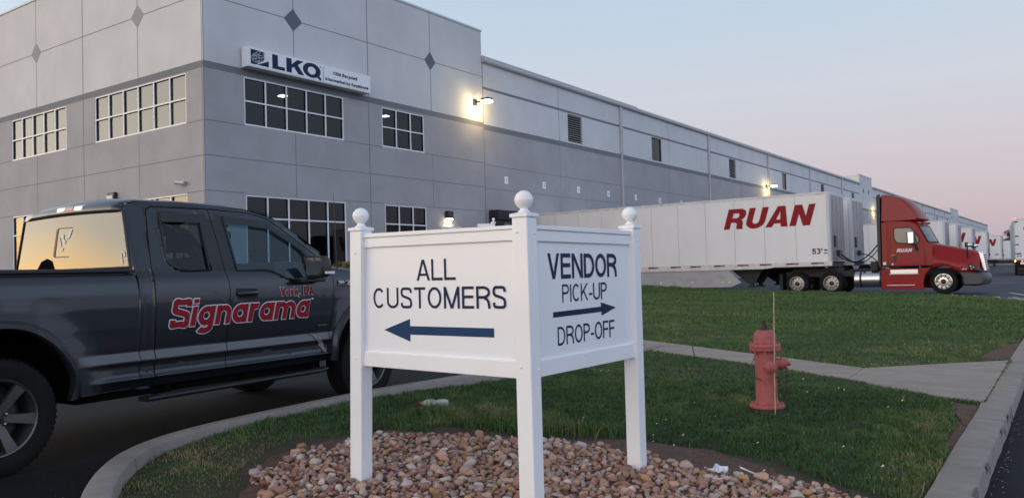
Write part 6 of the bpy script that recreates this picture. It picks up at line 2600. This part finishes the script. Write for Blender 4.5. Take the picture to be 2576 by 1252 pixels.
# windscreen (two panes) and door details, both sides
for s_ in (-1, 1):
    mb = MB()
    secs = []
    for t in np.linspace(.03, .93, 9):
        f = .26 * (1 - t * t)
        secs.append([(lerp(-5.555, -5.235, q) - TX + f + .012, s_ * t * HW, lerp(2.80, 2.13, q) + .012) for q in np.linspace(0, 1, 5)])
    mb.loft(secs, cap=False, closed=False)
    wso = mb.build('windscreen', M['ws'], cab, smooth=50)
    mb = MB()
    mb.tube([s for s in secs[-1]], .018, 5), mb.tube([r[0] for r in secs], .016, 5), mb.tube([r[-1] for r in secs], .02, 5), mb.tube([s for s in secs[0]], .014, 5)
    mb.build('windscreen_seal', M['trim'], wso)
    mb = MB()
    secs2 = [[(p[0] - .02, p[1], p[2] - .01) for p in r] for r in secs]
    mb.loft(secs2, cap=False, closed=False)
    mb.build('backing', M['cabin_l'], wso)
    Y0 = s_ * (HW + .002)
    DP = lambda k: (lambda a, b, d: (a, Y0 + s_ * (d + k), b))
    mb = MB()
    dpoly = lx([(-6.64, 1.18), (-6.62, 2.90), (-6.55, 2.94), (-5.86, 2.92), (-5.72, 2.80), (-5.36, 2.08), (-5.34, 1.18)])
    mb.prism(dpoly, DP(0), -.01, .016)
    dr = mb.build('door', M['red'], cab, bevel=.012)
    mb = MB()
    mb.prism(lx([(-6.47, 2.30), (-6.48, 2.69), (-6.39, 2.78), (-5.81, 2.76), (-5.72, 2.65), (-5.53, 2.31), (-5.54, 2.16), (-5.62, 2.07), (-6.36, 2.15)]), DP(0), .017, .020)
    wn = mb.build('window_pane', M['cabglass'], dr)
    mb = MB()
    wp_ = lx([(-6.47, 2.30), (-6.48, 2.69), (-6.39, 2.78), (-5.81, 2.76), (-5.72, 2.65), (-5.53, 2.31), (-5.54, 2.16), (-5.62, 2.07), (-6.36, 2.15), (-6.47, 2.30)])
    mb.tube([(a, Y0 + s_ * .02, b) for a, b in wp_], .02, 6)
    mb.tube([(-5.80 - TX, Y0 + s_ * .021, 2.75), (-5.60 - TX, Y0 + s_ * .021, 2.10)], .012, 5)
    mb.build('window_seal', M['trim'], wn)
    mb = MB()
    mb.prism(lx([(-6.55, 1.36), (-6.56, 1.58), (-6.52, 1.62), (-6.42, 1.62), (-6.40, 1.55), (-6.41, 1.36)]), DP(0), .017, .022)
    mb.build('handle_cup', M['black_pl'], dr)
    mb = MB()
    for a0, b0, a1, b1 in ((-6.75, 1.18, -6.71, 3.03), (-5.335, 1.18, -5.315, 2.05), (-7.0, 1.175, -5.05, 1.19)):
        mb.add([(x - TX, Y0 + s_ * .003, q) for x, q in ((a0, b0), (a0 + .022, b0), (a1 + .022, b1), (a1, b1))] if a0 > -6.9 else [(x - TX, Y0 + s_ * .003, q) for x, q in ((a0, b0), (a1, b0), (a1, b1), (a0, b1))], [(0, 1, 2, 3)])
    mb.build('shut_line', M['red_dk'], cab)
    # mirrors
    mb = MB()
    mb.box(-5.90 - TX, -5.67 - TX, Y0 + s_ * .22, Y0 + s_ * .44, 2.08, 2.58)
    mr = mb.build('mirror', M['chrome'], dr, bevel=.04, seg=3)
    mb = MB()
    mb.box(-5.925 - TX, -5.902 - TX, Y0 + s_ * .235, Y0 + s_ * .425, 2.10, 2.56)
    mb.tube([(-5.60 - TX, Y0, 1.83), (-5.66 - TX, Y0 + s_ * .15, 1.98), (-5.78 - TX, Y0 + s_ * .30, 2.10)], .035, 7)
    mb.box(-5.70 - TX, -5.52 - TX, Y0, Y0 + s_ * .03, 1.76, 1.92)
    mb.build('mirror_arm', M['black_pl'], mr)
    mb = MB()
    mb.tube([(-3.80 - TX, s_ * 1.02, 1.45), (-3.80 - TX, s_ * 1.14, 1.75), (-3.78 - TX, s_ * 1.16, 1.92)], [.04, .03, .03], 7)
    mb.box(-3.87 - TX, -3.76 - TX, s_ * 1.09, s_ * 1.23, 1.85, 2.06)
    hm = mb.build('hood_mirror', M['black_pl'], TR, bevel=.015)
    mb = MB()
    mb.lathe([(.075, 0), (.08, .05), (.06, .13), (.02, .16)], (-3.76 - TX, s_ * 1.16, 1.95), (1, 0, 0), 14)
    mb.build('mirror_shell', M['chrome'], hm, smooth=40)
heavy_lettering('RUAN', (-6.40 - TX, -HW - .02, 1.755), (1, 0, 0), (0, 0, 1), .61, .15, M['white_vinyl'], cab)
lettering('numeral', '563878', (-4.08 - TX, -1.238, .965), (1, 0, 0), (0, 0, 1), .25, .055, .17, M['white_vinyl'], cab, dz=.0008, gap=.12, off=.004)
mb = MB()
for a, b, w_, h_ in ((-6.94, 1.24, .12, .12), (-6.60, 1.23, .06, .07), (-6.63, 1.63, .17, .012)):
    mb.box(a - TX, a + w_ - TX, -HW - .024, -HW - .018, b, b + h_)
mb.build('sticker', M['paper'], cab)
for y in (-.95, -.55, 0, .55, .95):
    mb = MB()
    f = .26 * (1 - (y / HW) ** 2)
    mb.box(-5.66 + f - TX, -5.50 + f - TX, y - .10, y + .10, 2.93, 2.985)
    mb.build('roof_marker', M['lens_red'], cab, bevel=.02)
# hood with fenders, as cross-sections from the cab to the grille
archp = [(-5.40, .54), (-5.32, .80), (-5.16, 1.0), (-5.05, 1.08), (-4.86, 1.14), (-4.66, 1.15), (-4.46, 1.10), (-4.31, 1.01), (-4.18, .92), (-4.09, .90)]
secs = []
for x, ztop, wt, ws_, zs in ((-5.05, 2.05, .80, 1.10, 1.62), (-4.86, 2.01, .79, 1.12, 1.55), (-4.66, 1.97, .78, 1.16, 1.48), (-4.46, 1.925, .76, 1.18, 1.43), (-4.31, 1.89, .75, 1.18, 1.40), (-4.09, 1.835, .72, 1.17, 1.36), (-3.93, 1.79, .69, 1.15, 1.33),
                             (-3.7, 1.735, .63, 1.10, 1.28), (-3.52, 1.69, .56, 1.02, 1.22), (-3.42, 1.60, .50, .93, 1.16)):
    zb_ = float(np.interp(x, [p[0] for p in archp] + [-3.8, -3.3], [p[1] for p in archp] + [.93, .88]))
    wb = ws_ + .075 * (1 if x < -3.9 else .5)
    hp = [(wb - .02, zb_), (wb + .01, min(zb_ + .08, zs - .04)), (wb, lerp(zb_, zs, .6)), (ws_ - .02, zs), (ws_ - .10, zs + .06), (wt + .12, ztop - .07), (wt, ztop), (wt * .5, ztop + .03)]
    secs.append([(x - TX, y, q) for y, q in hp] + [(x - TX, -y, q) for y, q in hp[::-1]])
mb = MB()
mb.loft(secs)
hd_ = mb.build('hood', M['red'], TR, smooth=42)
mb = MB()
mb.prism(lx([(-5.052, 2.03), (-5.31, 2.03), (-5.31, 1.19), (-5.052, 1.19)]), lambda a, b, d: (a, d, b), -1.142, 1.142)
mb.build('cowl', M['red'], TR)
mb = MB()
mb.prism(lx([(-3.50, 1.69), (-3.42, 1.69), (-3.30, 1.60), (-3.20, .88), (-3.32, .86)]), lambda a, b, d: (a, d, b), -.55, .55)
gr = mb.build('grille', M['chrome'], TR, bevel=.04)
mb = MB()
for i in range(7):
    q = .94 + .095 * i
    xg = np.interp(q, [.88, 1.60], [-3.195, -3.295])
    mb.box(xg - TX - .02, xg - TX + .012, -.48, .48, q, q + .05)
mb.build('grille_bar', M['black_pl'], gr)
for s_ in (-1, 1):
    mb = MB()
    mb.prism(lx([(-3.78, 1.19), (-3.58, 1.17), (-3.45, 1.04), (-3.36, .91), (-3.45, .89), (-3.77, 1.01)]), lambda a, b, d: (a, s_ * (d - .16 * max(0, (a + 4.68 - 4.68 + 0.9) if False else 0)), b), 1.02, 1.195)
    mb.build('headlight', M['black_pl'], hd_, bevel=.03)
    mb = MB()
    for a, q, r_ in ((-3.70, 1.10, .035), (-3.60, 1.06, .028)):
        mb.lathe([(r_, 0), (r_ * .8, .006)], (a - TX, s_ * 1.196, q), (0, s_, 0), 12)
    mb.build('lamp_lens', M['lens_clear'], hd_)
    mb = MB()
    mb.lathe([(.03, 0), (.028, .01)], (-3.67 - TX, s_ * 1.196, 1.0), (0, s_, 0), 12)
    mb.box(-5.26 - TX, -5.10 - TX, s_ * 1.121 if s_ > 0 else -1.135, s_ * 1.121 + .014 if s_ > 0 else -1.121, 1.38, 1.45)
    mb.build('turn_lamp', M['amber'], hd_)
bpoly = lx([(-4.15, .92), (-3.80, .915), (-3.27, .82), (-3.20, .70), (-3.21, .47), (-3.30, .35), (-3.55, .30), (-4.00, .33), (-4.05, .50), (-4.04, .66)])
across(bpoly, 1.23, (2, 3, 4, 5), .12, inset=.10, topdrop=0).build('bumper', M['bumper'], TR, smooth=35)
# side skirts with steps, tanks, chassis
for s_ in (-1, 1):
    mb = MB()
    mb.prism(lx([(-7.03, .21), (-7.03, 1.06), (-6.66, 1.07), (-5.58, 1.05), (-5.12, 1.10), (-5.18, 1.0), (-5.33, .83), (-5.41, .50), (-5.41, .19)]), lambda a, b, d: (a, s_ * d, b), 1.08, 1.21)
    sk = mb.build('side_fairing', M['red'], TR, bevel=.02)
    mb = MB()
    mb.box(-6.65 - TX, -5.61 - TX, min(s_ * 1.2102, s_ * 1.214), max(s_ * 1.2102, s_ * 1.214), .87, 1.03)
    mb.build('step_plate', M['alum'], sk)
    mb = MB()
    for a, b, q in ((-6.69, -5.60, .835), (-6.80, -5.74, .37)):
        mb.box(a - TX, b - TX, min(s_ * 1.2102, s_ * 1.25), max(s_ * 1.2102, s_ * 1.25), q, q + .025)
    mb.build('step_edge', M['frame_w'], sk)
    mb = MB()
    mb.lathe([(.05, -.02), (.31, 0), (.34, .03), (.34, 1.05), (.31, 1.08), (.05, 1.10)], (-8.13 - TX, s_ * .86, .645), (1, 0, 0), 32)
    tk = mb.build('fuel_tank', M['alum'], TR, smooth=40)
    mb = MB()
    for x in (-7.90, -7.10):
        mb.lathe([(.345, 0), (.345, .085)], (x - TX, s_ * .86, .645), (1, 0, 0), 32)
    mb.lathe([(.05, 0), (.05, .05)], (-7.72 - TX, s_ * 1.0, .96), (0, s_ * .5, .8), 12)
    mb.build('tank_strap', M['black_pl'], tk, smooth=40)
    mb = MB()
    mb.box(-11.36 - TX, -11.24 - TX, s_ * .62 - .3, s_ * .62 + .6 - .3 if s_ > 0 else s_ * .62 + .3, .22, .95)
    mb.build('mud_flap', M['black'], TR)
mb = MB()
for s_ in (-1, 1):
    mb.box(-11.2 - TX, -3.6 - TX, s_ * .43 - .05, s_ * .43 + .05, .78, 1.03)
mb.box(-8.4 - TX, -7.15 - TX, -.6, .6, 1.031, 1.10)
mb.box(-10.9 - TX, -8.9 - TX, -.55, .55, 1.04, 1.17)
mb.box(-7.45 - TX, -7.20 - TX, -1.05, -.5, 1.02, 1.40)
for x in (-10.53, -9.06):
    mb.box(x - .12 - TX, x + .12 - TX, -.9, .9, .40, .62)
mb.build('chassis', M['steel_dk'], TR)
mb = MB()
for k, (x0, y0, z0, x1, y1, z1, dr_) in enumerate([(-7.14, -.55, 2.30, -8.85, -1.25, 1.70, .55), (-7.3, -.2, 1.35, -8.85, -.10, 1.72, .25), (-7.14, .1, 2.2, -8.85, .05, 1.75, .6), (-7.25, -.75, 1.35, -7.9, -.9, 1.75, -.1)]):
    pts_ = [(lerp(x0, x1, t) - TX, lerp(y0, y1, t) * .6, lerp(z0, z1, t) - dr_ * math.sin(t * math.pi)) for t in np.linspace(0, 1, 14)]
    mb.tube(pts_, .030 if k == 0 else .022, 6)
mb.build('air_hose', M['black'], TR, smooth=60)


def truck_wheel(x, y, s_, steer):
    W_ = bpy.data.objects.new('wheel', None)
    COL.objects.link(W_)
    W_.parent = TR
    W_.location = (x - TX, y, .505)
    ax = Vector((0, s_, 0))
    n_ = 1 if steer else 2
    mb = MB()
    for k in range(n_):
        o_ = -.32 * k
        pr = [(.295, o_ - .27), (.40, o_ - .275), (.48, o_ - .255), (.503, o_ - .22), (.505, o_ - .05), (.485, o_ - .015), (.42, o_ + .0), (.33, o_ - .004), (.295, o_ - .015)]
        mb.lathe(pr + [pr[0]], (0, 0, 0), ax, 40, cap=False)
    mb.build('tyre', M['tyre'], W_, smooth=40)
    mb = MB()
    if steer:
        mb.lathe([(.318, -.008), (.322, .004), (.305, .008), (.285, -.02), (.262, -.035), (.20, .02), (.185, .045), (.15, .05), (.10, .05)], (0, 0, 0), ax, 40, cap=False)
    else:
        mb.lathe([(.318, -.008), (.322, .004), (.305, .006), (.295, -.04), (.28, -.12), (.265, -.145), (.20, -.135), (.185, -.10), (.15, -.095), (.10, -.095)], (0, 0, 0), ax, 40, cap=False)
    rm = mb.build('rim', M['rim_pol'] if steer else M['rim_steel'], W_, smooth=30)
    mb = MB()
    d0 = .05 if steer else -.095
    d1 = .0 if steer else -.14
    mb.lathe([(.10, d0 + .001), (.098, d0 + .05), (.07, d0 + .075), (.01, d0 + .08)], (0, 0, 0), ax, 20)
    for k in range(10):
        a = 2 * math.pi * k / 10
        u = Vector((math.cos(a), 0, math.sin(a)))
        mb.lathe([(.018, d0 - .004), (.016, d0 + .03)], u * .165, ax, 8)
        mb.lathe([(.024, d1 - .012), (.024, d1 + .004)], u * .238, ax, 10)
    mb.build('hub', M['black_pl'], W_, smooth=40)


for s_ in (-1, 1):
    truck_wheel(-4.68, s_ * 1.20, s_, True)
    truck_wheel(-9.06, s_ * 1.22, s_, False)
    truck_wheel(-10.53, s_ * 1.22, s_, False)

# ------------------------------------------------------------------ edge rocks, lot line, barrier, far sign post
M['rock'] = [pm('grey edge rock', (0.19, 0.185, 0.19), 0.9, vary=(5, .25), bump=(14, .4)), pm('pale edge rock', (0.27, 0.26, 0.25), 0.9, vary=(5, .25), bump=(14, .4))]
rr = np.random.default_rng(77)
RM = []
for k in range(6):
    V, F = stone_verts(300 + k)
    V = V * (1 + .10 * np.sin(V @ (rr.normal(size=3) * 4))[:, None])
    for mt in M['rock']:
        me = bpy.data.meshes.new('edge_rock')
        me.from_pydata([tuple(v) for v in V], [], F)
        me.materials.append(mt)
        RM.append(me)
x = -13.0
while x < -1.0:
    for row in range(2 if x > -5.5 else 1):
        s_ = rr.uniform(.07, .15) * (1.05 if x > -5 else .75)
        y = float(far_y(x)) + rr.normal(.16, .06) + row * .28
        k = int(rr.integers(12))
        o = bpy.data.objects.new('edge_rock', RM[k])
        COL.objects.link(o)
        zz = max(float(asphalt_z(x, y)), float(island_z(x, float(far_y(x)))) - .10 - row * .08)
        o.matrix_world = Matrix.Translation((x + rr.normal(0, .03), y, zz + s_ * .25)) @ Matrix.Rotation(rr.uniform(0, 6.28), 4, 'Z') @ Matrix.Rotation(rr.normal(0, .3), 4, 'X') @ Matrix.Scale(s_, 4)
        if k % 2:
            tag(o, "paler angular rock in the row edging the lawn beside the truck lot", 'rock', 'paler rocks edging the lawn')
        else:
            tag(o, "darker grey angular rock in the row edging the lawn beside the truck lot", 'rock', 'darker rocks edging the lawn')
    x += s_ * rr.uniform(1.1, 1.7)
M['white_line'] = pm('white road paint', (0.55, 0.55, 0.54), 0.8)
mb = MB()
for i in range(12):
    a, b = (-2.60, 39.3), (-0.2, 29.6)
    P_ = [(lerp(a[0], b[0], (i + q) / 12), lerp(a[1], b[1], (i + q) / 12)) for q in (0, 1)]
    mb.add([(x_ + d, y_ + d * .3, float(asphalt_z(x_ + d, y_ + d * .3)) + .006) for (x_, y_), d in ((P_[0], 0), (P_[0], .12), (P_[1], .12), (P_[1], 0))], [(0, 1, 2, 3)])
o = mb.build('painted_line', M['white_line'])
tag(o, kind='structure')
M['barrier'] = pm('pale concrete barrier', (0.26, 0.25, 0.245), 0.9, vary=(.4, .1))
BR = thing('concrete_barrier', 'long pale concrete barrier with rails across the far end of the lot', 'barrier', (-6, 185, .2))
mb = MB()
mb.box(-40, 60, 0, .4, 1.05, 1.45)
mb.box(-40, 60, 0, .4, -.3, .42)
mb.build('concrete_rail', M['barrier'], BR)
mb = MB()
mb.box(-40, 60, .1, .3, .42, 1.05)
mb.build('dark_gap', M['steel_dk'], BR)
fs = thing('sign_post', 'small white ball-topped post with a hanging sign arm, far off by the building', 'sign post', (-17.70, 24.18, .12))
mb = MB()
mb.box(-.045, .045, -.045, .045, 0, 3.22)
mb.box(-.065, .065, -.065, .065, 3.221, 3.28)
mb.lathe([(.03, 3.281), (.025, 3.30), (.055, 3.33), (.062, 3.36), (.05, 3.40), (.01, 3.42)], (0, 0, 0), (0, 0, 1), 14)
mb.build('post', M['white_pvc'], fs, smooth=40)
mb = MB()
mb.obox((-.22, -.16, 3.16), (.26, .19, 0), (-.02, .028, 0), (0, 0, .055))
mb.build('arm', M['white_pvc'], fs)
mb = MB()
mb.obox((-.21, -.15, 2.70), (.20, .145, 0), (-.01, .014, 0), (0, 0, .33))
mb.build('hanging_board', M['sign_face'], fs)

# ------------------------------------------------------------------ plants
def leaf_cloud(n, fn, size, seed, mat, mats=None):
    """many small leaf faces; fn(r) -> point"""
    r = np.random.default_rng(seed)
    P_ = np.array([fn(r) for _ in range(n)])
    d1 = r.normal(size=(n, 3))
    d1 /= np.linalg.norm(d1, axis=1)[:, None]
    d2 = np.cross(d1, r.normal(size=(n, 3)))
    d2 /= np.linalg.norm(d2, axis=1)[:, None]
    s_ = size * (0.5 + r.random((n, 1)))
    V = np.stack([P_ - d1 * s_, P_ + d2 * s_ * .45, P_ + d1 * s_, P_ - d2 * s_ * .45], 1).reshape(-1, 3)
    F = (np.arange(n)[:, None] * 4 + np.arange(4)).tolist()
    return V.tolist(), F


M['juniper'] = pm('yellow green juniper', (0.12, 0.115, 0.030), 0.8, vary=(7, .5))
M['evergreen'] = pm('dark pine needles', (0.050, 0.058, 0.026), 0.85, vary=(1.2, .4))
M['bark'] = pm('grey bark', (0.10, 0.085, 0.075), 0.9, vary=(3, .3))
sb = thing('shrub', 'yellow-green spreading juniper shrub under the ground-floor window beside the pickup', 'shrub', (-22.2, 20.35, .28))


def jun(r):
    k = r.integers(9)
    rs = np.random.default_rng(60 + int(k))
    c = np.array([rs.uniform(-1.0, 1.2), rs.uniform(-1.7, 1.4), rs.uniform(.5, 1.55)])
    v = r.normal(size=3)
    v /= np.linalg.norm(v)
    return c + v * np.array([.85, .9, .55]) * r.random() ** .35


V, F = leaf_cloud(9000, jun, .075, 4, None)
mb = MB()
mb.add(V, F)
mb.build('crown', M['juniper'], sb)
mb = MB()
for k in range(6):
    mb.tube([(0, 0, 0), (.3 * math.cos(k), .4 * math.sin(k), .5), (.7 * math.cos(k), .9 * math.sin(k), .95)], [.05, .035, .015], 6)
mb.build('stem', M['bark'], sb)


def branch_tree(label, x, y, h, seed, spread=.45, twigs=3, z0=.2):
    t_ = thing('bare_tree', label, 'tree', (x, y, z0), 0, 'leafless trees beyond the lot')
    r = np.random.default_rng(seed)
    tr, tw = MB(), MB()

    def grow(p, d, l, rad, lev):
        q = p + d * l
        m_ = p + d * l * .5 + Vector(r.normal(0, .05 * l, 3))
        (tr if lev < 2 else tw).tube([p, m_, q], [rad, rad * .85, rad * .7], 5 if lev < 3 else 3)
        if lev > 4:
            return
        for _ in range(3 if lev < 4 else 4):
            nd = (d + Vector(r.normal(0, spread, 3)) + Vector((0, 0, .12))).normalized()
            grow(q - d * l * r.uniform(0, .35), nd, l * r.uniform(.58, .78), rad * .6, lev + 1)
    grow(Vector((0, 0, 0)), Vector((0, 0, 1)), h * .30, h * .018, 0)
    tr.build('trunk', M['bark'], t_)
    tw.build('crown', M['bark'], t_)
    return t_


branch_tree('spreading leafless tree behind the last trailers, left of the dark evergreen', -17.2, 232, 9.3, 5)
branch_tree('leafless tree touching the dark evergreen on its left side', -14.8, 236, 9.6, 9)
branch_tree('smaller leafless tree farthest left behind the lettered trailers', -20.5, 240, 8.8, 14)


def evergreen(label, x, y, h, w_, seed, z0=.2):
    t_ = thing('evergreen_tree', label, 'tree', (x, y, z0))
    r0_ = np.random.default_rng(seed)
    cl = [(r0_.uniform(-.42, .42) * w_, r0_.uniform(-.42, .42) * w_, r0_.uniform(.22, .9) * h) for _ in range(26)]

    def f(r):
        c = cl[int(r.integers(len(cl)))]
        k = 1 - .55 * c[2] / h
        v = r.normal(size=3)
        v /= np.linalg.norm(v)
        return np.array([c[0] * k * 1.4, c[1] * k * 1.4, c[2]]) + v * np.array([.17 * w_, .17 * w_, .09 * h]) * r.random() ** .4
    V, F = leaf_cloud(7000, f, .20, seed + 1, None)
    mb = MB()
    mb.add(V, F)
    mb.build('crown', M['evergreen'], t_)
    mb = MB()
    mb.tube([(0, 0, 0), (.1, 0, h * .5), (0, 0, h * .9)], [.25, .18, .05], 8)
    mb.build('trunk', M['bark'], t_)


evergreen('dark rounded evergreen tree between the last trailer and the leaving trailer', -11.6, 228, 9.6, 8.5, 3)


# a wooded rise across the road to the west, seen only as a reflection in the glass
M['woods'] = pm('dark woods', (0.012, 0.014, 0.010), 0.95)
rr = np.random.default_rng(31)
mb = MB()
ring = []
for a in np.linspace(R(62), R(150), 90):
    dx, dy = -math.sin(a), math.cos(a)
    d_ = 150 + 8 * math.sin(a * 9)
    h_ = 5.0 + 1.6 * math.sin(a * 23) + 1.4 * math.sin(a * 57 + 1) + 6.5 * math.exp(-((a - R(116.5)) / R(2.6)) ** 2) + rr.normal(0, .35)
    ring.append([(dx * d_, dy * d_, -1), (dx * d_, dy * d_, h_ * .8), (dx * (d_ + 4), dy * (d_ + 4), h_), (dx * (d_ + 14), dy * (d_ + 14), h_ * .8), (dx * (d_ + 16), dy * (d_ + 16), -1)])
ring = [r for r in ring if math.atan2(-r[0][0], r[0][1]) > R(84)]
mb.loft(ring)
o = mb.build('woods', M['woods'], smooth=60)
tag(o, 'far dark woods mirrored in the rear window of the pickup', 'woods', kind='stuff')

# grit and small debris in the gutters
rr = np.random.default_rng(91)
mb = MB()
for k in range(520):
    if k < 300:
        i = int(rr.integers(2, len(NOSE_OUT) - 4))
        t = rr.random()
        x, y = lerp(NOSE_OUT[i][0], NOSE_OUT[i + 1][0], t) - abs(rr.normal(0, .16)) - .02, lerp(NOSE_OUT[i][1], NOSE_OUT[i + 1][1], t) - abs(rr.normal(0, .10))
        if rr.random() < .35:
            x, y = rr.normal(-6.35, .28), rr.normal(2.05, .16)
    else:
        y = rr.uniform(4.5, 14)
        x = -.55 - .006 * (y - 5) + abs(rr.normal(0, .035)) + .01
    zz = float(asphalt_z(x, y))
    q = rr.uniform(.003, .009)
    a = rr.random() * 6.28
    mb.add([(x + q * math.cos(a + w_), y + q * math.sin(a + w_), zz + .001) for w_ in (0, 2.1, 4.2)] + [(x, y, zz + q * .9)], [(0, 1, 3), (1, 2, 3), (2, 0, 3), (2, 1, 0)])
M['grit'] = pm('pale grit', (0.20, 0.19, 0.18), 0.9, vary=(40, .5))
o = mb.build('grit', M['grit'])
tag(o, 'pale grit and crumbs lying along the kerb gutters', 'grit', kind='stuff')
